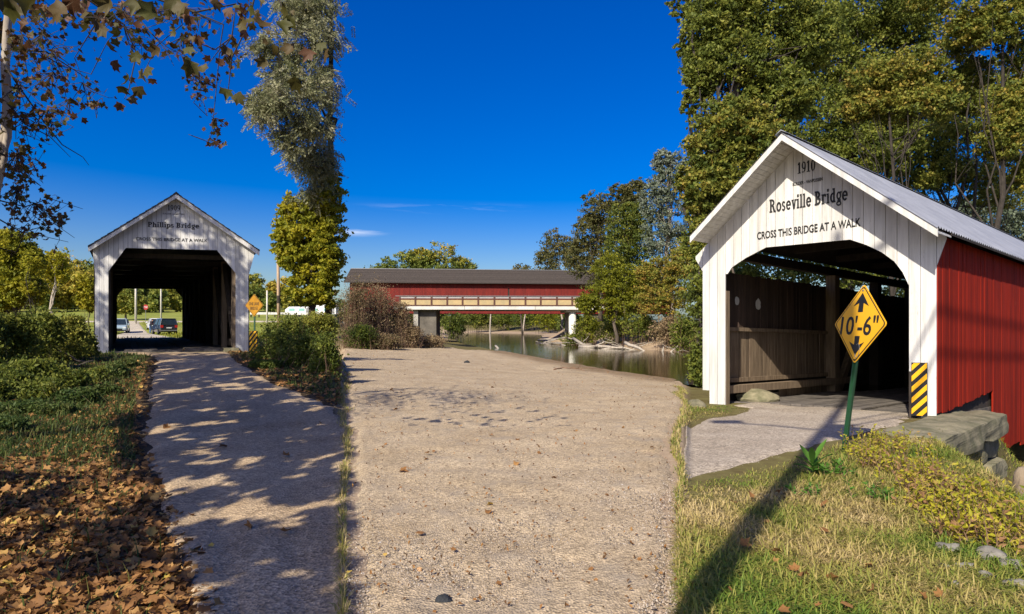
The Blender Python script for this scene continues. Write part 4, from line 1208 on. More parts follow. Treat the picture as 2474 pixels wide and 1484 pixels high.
# ------------------------------------------------------------------ sycamore over the lane
def lobed_leaf(seed, fold=0.12):
    """lobed sycamore leaf, one unit across, with a midrib fold, curl and stalk"""
    r = random.Random(int(seed))
    a = [0, 14, 30, 52, 72, 95, 118, 140, 162]
    q = [0.50, 0.36, 0.30, 0.47, 0.33, 0.27, 0.38, 0.28, 0.24]
    pts = [(rr * math.sin(math.radians(an)), rr * math.cos(math.radians(an))) for an, rr in zip(a, q)]
    pts = pts + [(-x, y) for x, y in pts[:0:-1]]
    curl = r.uniform(-1.9, 1.9); c2 = r.uniform(-1.6, 1.6)
    V = [(0, -0.05, 0)]
    for x, y in pts:
        x *= r.uniform(0.9, 1.1); y *= r.uniform(0.9, 1.1)
        V.append((x, y, fold * abs(x) * 2 * r.uniform(.6, 1.4) + curl * y * y * 0.6 + c2 * x * x * 0.8))
    n = len(pts)
    Fc = [(0, 1 + i, 1 + (i + 1) % n) for i in range(n)]
    V += [(-.012, -.2, 0), (.012, -.2, 0), (0, -.55, -.06)]
    Fc.append((n + 1, n + 2, n + 3))
    return V, Fc


leaf_meshes = {}
def leaf_variant(k, mat, tint):
    key = (k, mat.name, round(tint, 1))
    if key not in leaf_meshes:
        V, Fc = lobed_leaf(k)
        leaf_meshes[key] = np_mesh('leaf', np.array(V), np.array(Fc), tint=[tint] * len(Fc))
        leaf_meshes[key].materials.append(mat)
    return leaf_meshes[key]


def many_lobed(name, pos, size, rot, tint):
    """many lobed leaves joined: pos (n,3), size (n), rot (n,3,3)"""
    vs, fs, ti = [], [], []
    for k in range(6):
        V, Fc = lobed_leaf(k + 40); V = np.array(V); Fc = np.array(Fc)
        sel = np.arange(k, len(pos), 6)
        if not len(sel): continue
        w = np.einsum('nij,vj->nvi', rot[sel], V) * size[sel][:, None, None] + pos[sel][:, None]
        b = sum(len(x) for x in vs)
        vs.append(w.reshape(-1, 3)); fs.append((Fc[None] + (np.arange(len(sel)) * len(V))[:, None, None] + b).reshape(-1, 3)); ti.append(np.repeat(tint[sel], len(Fc)))
    return np_mesh(name, np.concatenate(vs), np.concatenate(fs), tint=np.concatenate(ti))


def rand_rot(n, flat=0.0):
    a = rand_unit(n); nz_ = rand_unit(n); nz_[:, 2] += flat * 3
    nz_ /= np.linalg.norm(nz_, axis=1, keepdims=True)
    a -= nz_ * np.sum(a * nz_, 1, keepdims=True); a /= np.linalg.norm(a, axis=1, keepdims=True)
    return np.stack([np.cross(a, nz_), a, nz_], 2)


def sycamore():
    base = np.array([-8.4, 8.6, 0.0]); base[2] = H(base[0], base[1])
    t = thing('sycamore_tree', base, 'pale-limbed sycamore at the left edge, its twigs and big brown leaves overhanging the lane', 'tree')
    mb = MB()
    Y = 9.0
    limb = [P(-60, 860, 8.6), P(-30, 560, 8.8), P(-12, 400, 8.9), P(14, 330, Y), P(18, 250, Y), P(12, 160, Y), P(18, 60, Y), P(30, -60, Y), P(50, -260, Y)]
    limb[0][2] = base[2] - .2
    mb.tube(limb, [0.15, 0.11, 0.085, 0.07, 0.062, 0.057, 0.052, 0.045, 0.03], 9)
    mb.tube([P(-30, 560, 8.8), P(10, 380, 8.9), P(17, 300, 9.0)], [0.05, 0.045, 0.03], 7)
    mb.build('trunk', bark_pale, t, smooth=True)
    mb = MB()
    for pts, r in (
        ([(14, 120), (110, 125), (180, 170), (240, 210)], .016), ([(18, 250), (60, 300), (120, 330), (170, 380)], .014), ([(12, 160), (60, 230), (110, 300), (150, 350), (200, 380), (215, 400)], .014),
        ([(-20, 480), (60, 500), (120, 480), (200, 505)], .011), ([(-20, 520), (50, 560), (100, 570), (165, 585)], .011), ([(20, -40), (200, -10), (330, 40), (400, 120), (420, 160)], .02), ([(200, -10), (300, 60), (330, 130), (310, 220), (300, 240)], .014),
        ([(330, -20), (470, 30), (540, 60), (530, 120), (500, 160)], .016), ([(470, 30), (570, 10), (560, 90), (530, 130), (520, 240), (510, 330)], .012), ([(560, 90), (520, 120), (440, 90), (400, 110), (350, 70)], .009),
        ([(620, -30), (600, 60), (560, 140), (550, 230), (570, 240)], .012), ([(100, 130), (150, 160), (220, 180), (260, 100), (300, 60)], .008), ([(250, -20), (230, 60), (180, 140), (210, 220)], .009),
        ([(0, 600), (40, 610), (60, 560), (130, 540), (180, 575)], .01), ([(420, -20), (440, 60), (380, 110), (340, 190)], .009), ([(660, -30), (700, 60), (760, 110)], .012)):
        yy = Y if pts[0][0] < 100 else 8.0
        mb.tube([P(a, b_, yy + 0.3 * math.sin(i * 1.7 + a)) for i, (a, b_) in enumerate(pts)], list(np.linspace(r, 0.003, len(pts))), 5, cap=False)
    props(mb.build('branch', bark_dark, t, smooth=True), kind='stuff')
    # clusters: centre, spread, how many, leaf size, all seen in the photograph; depth
    small = [((30, 250), (40, 90), 60, 13), ((90, 110), (80, 55), 75, 14), ((150, 150), (70, 60), 50, 13), ((110, 200), (60, 50), 50, 14), ((60, 300), (60, 60), 45, 13), ((50, 400), (50, 60), 110, 13), ((40, 480), (45, 60), 80, 12),
             ((110, 280), (60, 30), 40, 13), ((160, 260), (50, 40), 30, 13), ((230, 255), (24, 14), 16, 14), ((120, 310), (50, 30), 20, 12), ((110, 510), (50, 40), 50, 12), ((150, 540), (30, 40), 26, 13), ((60, 560), (50, 24), 30, 11),
             ((210, 220), (60, 40), 22, 13), ((240, 60), (90, 40), 46, 16), ((330, 100), (60, 70), 40, 17), ((460, 110), (60, 50), 40, 17), ((480, 195), (45, 26), 46, 13), ((480, 235), (26, 12), 16, 12), ((520, 300), (35, 30), 26, 12), ((515, 345), (24, 10), 18, 13),
             ((560, 150), (30, 40), 24, 14), ((600, 40), (40, 50), 26, 18), ((50, 130), (60, 90), 50, 13), ((430, 30), (180, 26), 60, 18), ((120, 30), (110, 28), 60, 22), ((480, 60), (80, 40), 24, 14), ((300, 30), (150, 30), 40, 20)]
    pos, siz, tin, twigs = [], [], [], []
    for (cx, cy), (sx, sy), n, s in small:
        x = cx + rng.normal(size=n) * sx * 0.55; y = cy + rng.normal(size=n) * sy * 0.55
        yy = 8.6 + rng.normal(size=n) * 0.8
        hub = P(cx + rng.normal() * sx * .2, cy - sy * .5, 8.6)
        for q in range(0, n, 3): twigs.append((hub, P(x[q], y[q], yy[q])))
        for a, b_, d in zip(x, y, yy): pos.append(P(a, b_, d))
        siz += list(s * (0.6 + 0.7 * rng.random(n)) * 8.6 / F * 1.35); tin += list(rng.random(n) * 0.9)
    pos, siz, tin = np.array(pos), np.array(siz), np.array(tin)
    m2 = MB()
    for a, b_ in twigs: m2.tube(limb_path(a, b_, 0.06, 0.12, 4), [.006, .005, .004, .002], 3, cap=False)
    props(m2.build('twig', bark_dark, t), kind='stuff')
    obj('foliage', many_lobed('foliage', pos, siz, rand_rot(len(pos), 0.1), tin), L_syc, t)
    big = [((30, 20), 46), ((70, 8), 60), ((10, 5), 50), ((145, 28), 50), ((170, 6), 44), ((108, 32), 30), ((210, 70), 22), ((245, 72), 30), ((235, 60), 24), ((330, 62), 22), ((362, 30), 44), ((420, 6), 40), ((440, 18), 36), ((265, 112), 26), ((275, 158), 24), ((328, 138), 26),
           ((355, 172), 28), ((345, 178), 26), ((376, 120), 26), ((386, 80), 20), ((312, 192), 26), ((298, 217), 26), ((334, 220), 27), ((318, 243), 22), ((288, 256), 20), ((455, 120), 26), ((458, 160), 36), ((490, 168), 28), ((466, 92), 18), ((455, 48), 24), ((545, 222), 30), ((575, 236), 28), ((588, 62), 30), ((634, 60), 36),
           ((590, 80), 26), ((680, 60), 36), ((690, 20), 30), ((672, 125), 34), ((700, 118), 30), ((745, 130), 32), ((775, 110), 26), ((715, 200), 34), ((635, 150), 26), ((785, 135), 30), ((60, 60), 24), ((100, 100), 20), ((330, 12), 40), ((260, 10), 40), ((520, 10), 26), ((550, 28), 24), ((610, 22), 26), ((420, 80), 16), ((318, 82), 18), ((545, 120), 24), ((530, 150), 20), ((700, 50), 30)]
    for i, ((px, py), s) in enumerate(big):
        Yb = 6.2 + rng.normal() * 0.3
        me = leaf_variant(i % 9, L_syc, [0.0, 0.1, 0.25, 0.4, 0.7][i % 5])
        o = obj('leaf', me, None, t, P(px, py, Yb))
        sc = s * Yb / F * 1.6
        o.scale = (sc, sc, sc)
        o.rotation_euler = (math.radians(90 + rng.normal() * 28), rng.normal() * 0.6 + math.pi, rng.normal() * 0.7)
    # unseen crown leaves, added along the sun's rays to dapple lane and gable
    cen, sz = [], []
    def shade(tx, ty, tz, k, s):
        for a, b_, c, kk, ss in zip(tx, ty, tz, k, s):
            cen.append(np.array([a, b_, c]) - LD * kk); sz.append(ss)
    n = 26000
    yy = 2.5 + 21.5 * rng.random(n); lo_, hi_ = -0.62 * yy - 3.0, -0.262 * yy
    xx = lo_ + (hi_ - lo_) * rng.random(n)
    d = 0.5 * vnoise(xx * 0.95 + 3, yy * 0.55, 17, 2) + 0.6 * vnoise(xx * 2.2, yy * 1.4, 31, 2) + 0.5 * vnoise(xx * 4.5, yy * 3, 37, 2)
    keep = (d > -0.34 + 0.12 * ((yy < 8) & (xx < -0.45 * yy)) + 0.24 * (yy < 6.8) + 0.3 * rng.random(n)) & ((yy < 11.5) | (xx > -0.56 * yy - 0.2)) & ((yy < 7) | (xx > -0.62 * yy))
    xx, yy = xx[keep], yy[keep]
    k = np.maximum((0.52 * yy + 1.9) / 1.16 + 0.8, 7.5) + 2.2 * rng.random(len(xx))
    shade(xx, yy, H(xx, yy), k, 0.20 + 0.12 * rng.random(len(xx)))
    # on the portal
    n = 5200
    u = uEL - 0.5 + (uER - uEL + 1.0) * rng.random(n); w = wBASE + (wPK - wBASE + 0.4) * rng.random(n)
    d = vnoise(u * 1.5 + 1.3, w * 1.1 + 4.2, 23, 3)
    thr = -0.42 + 0.5 * sstep(uMID - 1.2, uOL, u) * sstep(3.6, 2.2, w) * 0.9
    keep = d > thr
    pts = np.array([T1(a, 0, b_) for a, b_ in zip(u[keep], w[keep])])
    shade(pts[:, 0], pts[:, 1], pts[:, 2], 13.2 + 2.5 * rng.random(len(pts)), 0.16 + 0.1 * rng.random(len(pts)))
    cen, sz = np.array(cen), np.array(sz)
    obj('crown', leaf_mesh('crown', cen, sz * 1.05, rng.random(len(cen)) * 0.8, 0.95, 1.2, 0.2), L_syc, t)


sycamore()

# ------------------------------------------------------------------ middle: river banks
tree('round_tree', 'big rounded green tree with orange-tinged top behind the long red bridge', 'tree', gpt(1045, 128), P(1045, 640, 128),
     [blob(1060, 645, 128, 62, 55), blob(1110, 662, 128, 46, 40), blob(975, 655, 128, 56, 46), blob(930, 670, 128, 40, 36), blob(1020, 625, 128, 40, 26), blob(1045, 700, 128, 90, 50)], 15000, 0.36, L_hill, bark_grey, 0.3, None, 0.15, 26, 0.5,
     (0.0, 0.15), 16, tspread=0.14, tfun=lambda p: 0.4 * sstep(12.5, 17, p[:, 2] + 0.12 * (p[:, 0] + 17)) * (rng.random(len(p)) < 0.5))
tree('small_tree', 'small tree at the left foot of the rounded tree behind the long red bridge', 'tree', gpt(925, 135), P(925, 660, 135), [blob(925, 668, 135, 42, 34), blob(900, 690, 135, 40, 40)], 3500, 0.38, L_hill, bark_grey, 0.2, None, 0.2, 20, 0.4, (0.0, 0.2), 8)
tree('distant_tree', 'small brownish tree above the middle of the long red bridge roof', 'tree', gpt(1262, 150), P(1262, 655, 150), [blob(1258, 668, 150, 26, 30), blob(1285, 680, 150, 26, 30)], 2200, 0.4, L_brown, bark_grey, 0.2, None, 0.25, 14, 0.2, (0.3, 0.8), 8)
tree('bare_tree', 'thin brown tree with pale stems behind the red bridge roof', 'tree', gpt(1355, 110), P(1350, 600, 110),
     [blob(1340, 590, 110, 34, 36), blob(1375, 610, 110, 34, 40), blob(1320, 630, 110, 32, 34), blob(1400, 630, 110, 30, 50), blob(1350, 670, 110, 60, 40)], 6500, 0.26, L_brown, bark_pale, 0.2, None, 0.2, 18, 0.2, (0.25, 0.75), 22)
tree('brown_tree', 'tall dull brown-green tree left of the bright green one', 'tree', gpt(1450, 88), P(1445, 500, 88),
     [blob(1440, 510, 88, 38, 50), blob(1420, 560, 88, 36, 50), blob(1470, 560, 88, 50, 70), blob(1410, 620, 88, 50, 50), blob(1500, 480, 88, 40, 36), blob(1535, 465, 88, 34, 32), blob(1465, 660, 88, 70, 60)], 14000, 0.24, L_brown, bark_grey, 0.3, None, 0.16, 24, 0.4, (0.15, 0.65), 20)
tree('green_tree', 'dense bright green tree between the brown and the silvery trees', 'tree', gpt(1512, 70), P(1512, 540, 70),
     [blob(1510, 545, 70, 48, 50), blob(1535, 520, 70, 40, 36), blob(1500, 600, 70, 46, 46), blob(1545, 590, 70, 36, 56), blob(1520, 680, 70, 60, 60)], 14000, 0.18, L_p3y, bark_grey, 0.25, None, 0.16, 26, 0.5, (0.0, 0.36), 16)
tree('silver_tree', 'tall silvery green tree at the right end of the long red bridge', 'tree', gpt(1615, 62), P(1615, 430, 62),
     [blob(1600, 395, 62, 26, 34), blob(1632, 410, 62, 34, 44), blob(1605, 450, 62, 44, 40), blob(1580, 490, 62, 34, 50), blob(1625, 520, 62, 44, 60), blob(1585, 570, 62, 40, 50), blob(1640, 600, 62, 30, 60), blob(1610, 680, 62, 55, 60)], 17000, 0.16, L_silver, bark_pale, 0.28, None, 0.15, 24, 0.4, (0.2, 0.75), 22)
tree('riverside_tree', 'yellow-green riverside tree covering the right end of the railing', 'tree', gpt(1490, 60), P(1480, 650, 60),
     [blob(1470, 650, 60, 44, 40), blob(1500, 680, 60, 50, 50), blob(1450, 715, 60, 48, 36), blob(1420, 735, 60, 28, 26), blob(1500, 740, 60, 44, 44), blob(1540, 700, 60, 30, 44)], 12000, 0.155, L_yg, bark_grey, 0.2, None, 0.17, 24, 0.35, (0.02, 0.42), 16)
tree('orange_tree', 'yellow-leaved tree leaning over the bank at the right of the river', 'tree', gpt(1615, 56), P(1610, 650, 56),
     [blob(1600, 660, 56, 44, 44), blob(1640, 640, 56, 28, 50), blob(1575, 720, 56, 50, 44), blob(1625, 720, 56, 44, 50), blob(1560, 660, 56, 26, 30)], 10500, 0.15, L_p3y, bark_grey, 0.15, None, 0.18, 22, 0.3, (0.25, 0.75), 14)
for i, (px, py, rx, ry, Y, m, tn) in enumerate(((1420, 795, 36, 36, 66, L_yg, .12), (1475, 800, 46, 38, 63, L_bush, .6), (1545, 790, 50, 34, 59, L_bush, .45), (1615, 800, 46, 40, 55, L_brush, .6), (1390, 822, 40, 16, 70, L_bush, .5), (1650, 810, 30, 50, 52, L_bush, .4))):
    lab = ['green bush below the pier at the right end of the railing bridge', 'leafy bush on the bank behind the driftwood', 'bush on the bank under the yellow-green riverside tree', 'dry brown scrub on the eroded bank at the right', 'low weeds at the left end of the driftwood pile', 'bush on the bank beside the road on the right'][i]
    shrub('bank_bush', lab, 'bush', gpt(px, Y), [blob(px, py, Y, rx, ry), blob(px + 8, py - ry * .3, Y, rx * .6, ry * .6)], 4200, 0.17, m, dry_stem, 'bushes on the far river bank', 40, 0.015, 0.2, 14, (tn - .2, tn + .25), 0.35)
# trees upstream, seen under the two bridges
for i, (px, py, rx, ry, Y, m, tn, lab) in enumerate(((1095, 790, 36, 34, 93, L_bush, .25, 'drooping dark green bush at the water under the left part of the bridges'), (1150, 770, 40, 26, 175, L_p3y, .2, 'green bush upstream left of the pale stem'), (1215, 772, 40, 24, 180, L_bush, .4, 'dark bush upstream in the middle under the bridges'),
        (1270, 770, 40, 26, 172, L_bush, .3, 'dark green bush upstream right of the middle'), (1330, 775, 46, 26, 150, L_yg, .15, 'yellowish bush upstream near the right pier'), (1375, 785, 36, 22, 120, L_bush, .3, 'bush in the shade by the right pier'))):
    shrub('upstream_bush', lab, 'bush', gpt(px, Y), [blob(px, py, Y, rx, ry), blob(px + 8, py - 6, Y, rx * .7, ry * .9)], 4200, 0.22 if Y < 100 else 0.42, m, bark_grey, 'bushes upstream under the bridges', 30, 0.03, 0.2, 16, (tn - .2, tn + .25), 0.35)
for i in range(26):
    px = 800 + 27 * i + 8 * rng.normal(); Y = 205 + 12 * rng.random()
    b = gpt(px, Y); top = 728 - 14 * rng.random()
    tree('distant_tree', 'tree of the dark wood far upstream behind the bridges', 'tree', b, P(px, top + 12, Y), [blob(px, (top + 800) / 2, Y, 26, 38), blob(px + 8, 770, Y, 30, 24)], 650, 0.75, L_p3, bark_dark, 0.2, 'dark wood far upstream', 0.25, 16, 0.3, (0.0, 0.45), 4)
for px, Y, lean in ((1183, 160, 4), (1262, 155, 12), (1352, 150, -3)):
    t = thing('dead_tree', gpt(px, Y), ['pale upright trunk upstream left of the middle under the bridges', 'leaning pale trunk upstream in the middle under the bridges', 'pale trunk upstream near the right pier'][[1183, 1262, 1352].index(px)], 'tree', 'bare trunks upstream')
    MB().tube([gpt(px, Y), P(px + lean * .4, 770, Y), P(px + lean, 735, Y)], [0.22, 0.18, 0.1], 6).build('trunk', bark_pale, t)

# russet brush on the left bank
for i, (px, py, rx, ry, Y, tn, nst) in enumerate(((856, 755, 46, 92, 47, .35, 200), (905, 760, 50, 90, 49, .5, 220), (955, 782, 44, 66, 50, .55, 150), (868, 815, 44, 34, 45, .2, 60), (985, 812, 40, 34, 50, .55, 110), (1035, 826, 44, 18, 52, .7, 110), (925, 828, 50, 22, 46, .4, 90))):
    lab = ['tall russet brush at the left end of the sand bar', 'russet brush with bare twigs in front of the long red bridge', 'reddish brush below the left end of the railing', 'dark green-brown bush low in the brush at the left', 'brown weeds spreading down from the brush', 'straw-coloured grass tuft at the tip of the brush by the water', 'dead weeds along the front edge of the brush'][i]
    shrub('brush', lab, 'brush', gpt(px, Y), [blob(px, py, Y, rx, ry), blob(px + rx * .2, py - ry * .3, Y, rx * .6, ry * .55)], 6500, 0.125, L_brush if i != 3 else L_bush, dry_stem, 'russet brush on the left bank', nst, 0.016, 0.22, 12, (tn - .3, tn + .3), 0.15, aspect=0.4)

# ------------------------------------------------------------------ right: trees round the bridge
tree('dark_tree', 'tall dark tree with a leaning black trunk at the upper left of the red-sided bridge', 'tree', gpt(1672, 27), P(1800, -60, 27),
     [blob(1730, 60, 27, 80, 80), blob(1800, 150, 27, 90, 80), blob(1850, 10, 27, 110, 80), blob(1700, 170, 27, 50, 70), blob(1880, 230, 27, 90, 60), blob(1790, -80, 27, 130, 60), blob(1950, 90, 27, 80, 90), blob(1655, 110, 28, 30, 34, None, .15), blob(1662, 250, 27, 26, 30, None, .12), blob(1650, 10, 28, 36, 40, None, .15)], 42000, 0.125, L_p3, bark_dark, 0.36, None, 0.15, 24, 0.3, (0.12, 0.62), 34)
tree('light_tree', 'bright yellow-green tree low at the left of the white gable', 'tree', gpt(1735, 24), P(1740, 330, 24),
     [blob(1760, 300, 24, 90, 70), blob(1720, 370, 24, 65, 70), blob(1830, 330, 24, 80, 60), blob(1700, 470, 24, 50, 80), blob(1780, 440, 24, 80, 80), blob(1690, 600, 24, 34, 80), blob(1655, 430, 24, 26, 34, None, .15)], 24000, 0.12, L_p3y, bark_grey, 0.22, None, 0.15, 26, 0.4, (0.05, 0.55), 20)
tree('edge_tree', 'dark green tree filling the gap between the river and the left post of the bridge', 'tree', gpt(1690, 23), P(1690, 640, 23),
     [blob(1690, 700, 23, 28, 80), blob(1715, 800, 23, 30, 80), blob(1690, 880, 23, 22, 60), blob(1730, 700, 26, 50, 50)], 7000, 0.11, L_p3, bark_dark, 0.12, None, 0.2, 22, 0.35, (0.1, 0.5), 10)
tree('middle_tree', 'large dark green tree straight behind the ridge of the metal roof', 'tree', gpt(2020, 40), P(2060, 60, 40),
     [blob(2010, 120, 40, 110, 110), blob(2080, 20, 40, 130, 90), blob(1990, 290, 40, 100, 100), blob(2100, 220, 40, 100, 90), blob(2060, 380, 40, 110, 80), blob(2180, 60, 40, 90, 80), blob(1950, 420, 40, 110, 90), blob(2150, 330, 40, 80, 70)], 46000, 0.165, L_p3, bark_dark, 0.4, None, 0.15, 24, 0.3, (0.1, 0.6), 34)
tree('orange_tinged_tree', 'tree with orange-tinged outer boughs above the metal roof', 'tree', gpt(2140, 33), P(2160, 150, 33),
     [blob(2120, 190, 33, 80, 44), blob(2200, 170, 33, 80, 46), blob(2090, 260, 33, 60, 34), blob(2180, 250, 33, 90, 50), blob(2260, 230, 33, 60, 60)], 12000, 0.14, L_p3y, bark_dark, 0.16, None, 0.17, 24, 0.25, (0.15, 0.62), 14)
tree('many_stemmed_tree', 'many-stemmed green tree over the right half of the metal roof', 'tree', gpt(2290, 42), P(2330, 220, 42),
     [blob(2250, 330, 42, 90, 60), blob(2360, 300, 42, 100, 80), blob(2300, 240, 42, 90, 50), blob(2440, 380, 42, 70, 80), blob(2330, 420, 42, 90, 36, None, .5), blob(2450, 240, 42, 60, 70), blob(2400, 470, 42, 90, 40, None, .5), blob(2270, 410, 42, 80, 50, None, .7), blob(2200, 430, 42, 70, 60, None, .7), blob(2360, 200, 44, 90, 60, None, .7)], 26000, 0.165, L_p3, bark_dark, 0.16, None, 0.16, 22, 0.2, (0.25, 0.75), 48, stems=5)
tree('yellow_crowned_tree', 'tall tree with yellow and orange crown in the upper right corner', 'tree', gpt(2440, 33), P(2420, 0, 33),
     [blob(2410, 60, 33, 70, 60), blob(2340, 60, 33, 60, 60), blob(2450, 20, 33, 70, 60), blob(2450, 250, 33, 60, 60), blob(2390, -60, 33, 120, 50), blob(2420, 330, 33, 60, 60), blob(2300, 120, 36, 70, 60, None, .8), blob(2250, 0, 36, 80, 50, None, .8), blob(2350, 180, 36, 60, 50, None, .7), blob(2470, 130, 34, 50, 60, None, .7), blob(2470, 420, 34, 50, 60, None, .6)], 22000, 0.14, L_p3y, bark_dark, 0.2, None, 0.16, 22, 0.2, (0.12, 0.6), 14)
tree('background_tree', 'pale green tree low behind the far end of the metal roof', 'tree', gpt(2430, 60), P(2430, 480, 60),
     [blob(2400, 520, 60, 110, 60), blob(2470, 560, 60, 80, 60), blob(2300, 540, 60, 70, 60)], 7000, 0.24, L_silver, bark_grey, 0.2, None, 0.2, 20, 0.3, (0.1, 0.5), 14)
tree('low_tree', 'dark tree seen through the open strip under the bridge eave', 'tree', gpt(1880, 36), P(1880, 640, 36),
     [blob(1860, 640, 36, 120, 80), blob(2000, 600, 36, 120, 100), blob(1780, 720, 36, 60, 80), blob(1850, 780, 36, 120, 80), blob(2090, 650, 40, 70, 60, None, .5), blob(2160, 660, 42, 60, 60, None, .5)], 15000, 0.17, L_p3, bark_dark, 0.25, None, 0.17, 24, 0.35, (0.1, 0.6), 12)


# ------------------------------------------------------------------ grasses and weeds
def blades(name, x, y, length, width, tint, mat, lie=0.6, parent=None, base=None):
    """bent grass blades of 2 quads, standing on the ground"""
    n = len(x)
    z = H(x, y) if base is None else base
    az = rng.random(n) * 2 * math.pi
    d = np.stack([np.cos(az), np.sin(az), np.zeros(n)], 1); s = np.stack([-np.sin(az), np.cos(az), np.zeros(n)], 1)
    l = np.clip(lie + 0.35 * rng.normal(size=n), 0.05, 1.25)
    p0 = np.stack([x, y, z - 0.01], 1)
    p1 = p0 + (d * np.sin(l * 0.7)[:, None] + np.array([0, 0, 1]) * np.cos(l * 0.7)[:, None]) * (length * 0.55)[:, None]
    a2 = np.minimum(l * 1.9, 1.75)
    p2 = p1 + (d * np.sin(a2)[:, None] + np.array([0, 0, 1]) * np.cos(a2)[:, None]) * (length * 0.5)[:, None]
    w = width[:, None]
    V = np.stack([p0 - s * w, p0 + s * w, p1 - s * w * 0.8, p1 + s * w * 0.8, p2 - s * w * 0.15, p2 + s * w * 0.15], 1).reshape(-1, 3)
    i = np.arange(n)[:, None] * 6
    Fc = np.concatenate([i + np.array([[0, 1, 3, 2]]), i + np.array([[2, 3, 5, 4]])], 1).reshape(-1, 4)
    o = obj(name, np_mesh(name, V, Fc, tint=np.repeat(np.clip(tint, 0, 1), 2)), mat, parent)
    return props(o, kind='stuff')


def in_poly(x, y, poly):
    return poly_sd(x, y, np.array(poly, float))[0]


app_poly = ap_low + ap_up[::-1]
lane_poly = lane_l + lane_r[::-1]
# bank grass on the right
n = 125000
yy = 3.2 * (16 / 3.2) ** rng.random(n) ; xx = yy * (0.245 + 0.61 * rng.random(n))
sd_ap = in_poly(xx, yy, app_poly)
rx, ry = xx - RF[0], yy - RF[1]
det = D1[0] * D2[1] - D1[1] * D2[0]
uu = (rx * D2[1] - ry * D2[0]) / det; vv = (D1[0] * ry - D1[1] * rx) / det
keep = (xx > yy * (seam_r(yy) - 0.004 * rng.random(n))) & (sd_ap > 0.02 + 0.12 * rng.random(n)) & ~((vv > -0.1) & (uu > -7) & (uu < 0.1))
dens = vnoise(xx * 0.9, yy * 0.9, 41, 3)
keep &= rng.random(n) < 0.55 + 0.6 * dens + 0.25 * (sd_ap > 0.6)
xx, yy, dens, sd_ap = xx[keep], yy[keep], dens[keep], sd_ap[keep]
gp = vnoise(xx * 1.3 + 7, yy * 1.3, 51, 3)
ti = 0.52 - 0.6 * gp + 0.42 * (rng.random(len(xx)) - 0.5)
ln = (0.05 + 0.10 * rng.random(len(xx))) * (0.5 + 0.5 * sstep(0.1, 1.2, sd_ap)) * (1 + 0.5 * np.clip(dens, 0, 1))
blades('bank_grass', xx, yy, ln, 0.0022 + 0.0025 * rng.random(len(xx)) + 0.0002 * yy, ti, L_grass, 1.1)
# verge on the left of the lane, in the shade of the trees
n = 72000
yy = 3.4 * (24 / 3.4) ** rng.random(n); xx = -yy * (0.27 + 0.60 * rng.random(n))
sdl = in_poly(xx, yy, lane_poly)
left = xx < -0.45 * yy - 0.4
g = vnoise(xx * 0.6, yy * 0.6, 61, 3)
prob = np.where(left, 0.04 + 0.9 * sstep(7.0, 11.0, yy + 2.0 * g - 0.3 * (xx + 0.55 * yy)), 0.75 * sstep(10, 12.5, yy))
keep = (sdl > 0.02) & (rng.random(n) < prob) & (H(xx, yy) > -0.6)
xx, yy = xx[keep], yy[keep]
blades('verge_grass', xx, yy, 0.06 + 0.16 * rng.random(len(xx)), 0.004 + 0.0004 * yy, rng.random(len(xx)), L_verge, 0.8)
# the seam between lane and sand bar, and between sand bar and bank: sparse weeds
n = 3600
yy = 3.2 * (26 / 3.2) ** rng.random(n); xx = yy * (seam_l(yy) + 0.0035 * rng.normal(size=n))
blades('wayside_grass', xx, yy, 0.04 + 0.08 * rng.random(n), 0.0025 + 0.0003 * yy, 0.3 + 0.7 * rng.random(n), L_grass, 0.7)
n = 4500
yy = 3.2 * (22 / 3.2) ** rng.random(n); xx = yy * (seam_r(yy) + 0.0035 * rng.normal(size=n))
blades('bank_edge_grass', xx, yy, 0.04 + 0.08 * rng.random(n), 0.0025 + 0.0003 * yy, 0.2 + 0.8 * rng.random(n), L_grass, 0.7)
# meadow grass tufts
n = 14000
yy = 46 + 60 * rng.random(n) ** 1.4; xx = -yy * (0.3 + 0.52 * rng.random(n))
fl = in_poly(xx, yy, far_l + far_r[::-1]); keep = (fl > 0.1) & ((yy < 100.5) | (yy > 105))
blades('meadow_grass', xx[keep], yy[keep], 0.12 + 0.2 * rng.random(keep.sum()), 0.03 + 0 * xx[keep], 0.1 + 0.5 * rng.random(keep.sum()), L_yg, 0.5)


# goldenrod and other weeds round the sign, each clump a plant
def weed(px, py, size, i, mat=L_weed, tn=0.5, nst=26, lab=None, leafs=0.055, name='weed'):
    Y = (CZ - G3) * F / (py - 840.0)
    b = np.array([(px - CX) / F * Y, Y, 0]); b[2] = H(b[0], b[1])
    t = thing(name, b, lab or 'clump of yellowing weeds with reddish stems on the grassy bank', 'weeds', 'yellowing weeds on the bank by the bridge')
    mb = MB(); cen, ax = [], []
    for k in range(nst):
        q = b + np.array([rng.normal() * size * .4, rng.normal() * size * .4, 0]); q[2] = H(q[0], q[1]) - .02
        h = size * (0.5 + 0.5 * rng.random()); tip = q + np.array([rng.normal() * .3 * h, rng.normal() * .3 * h, h])
        pth = limb_path(q, tip, -0.05, 0.06, 4); mb.tube(pth, [.005, .004, .003, .0015], 4, cap=False)
        for f in np.linspace(0.25, 1.0, 11):
            w = q + (tip - q) * f; a = rand_unit(1)[0]; a[2] = abs(a[2]) * .6 + .1; a /= np.linalg.norm(a)
            cen.append(w + a * leafs * .5); ax.append(a)
    props(mb.build('stem', dry_stem, t), kind='stuff')
    cen = np.array(cen)
    obj('foliage', leaf_mesh('foliage', cen, leafs * (.6 + .7 * rng.random(len(cen))), tn + 0.55 * (rng.random(len(cen)) - .5), 0.42, 0.6, 0.2, np.array(ax)), mat, t)


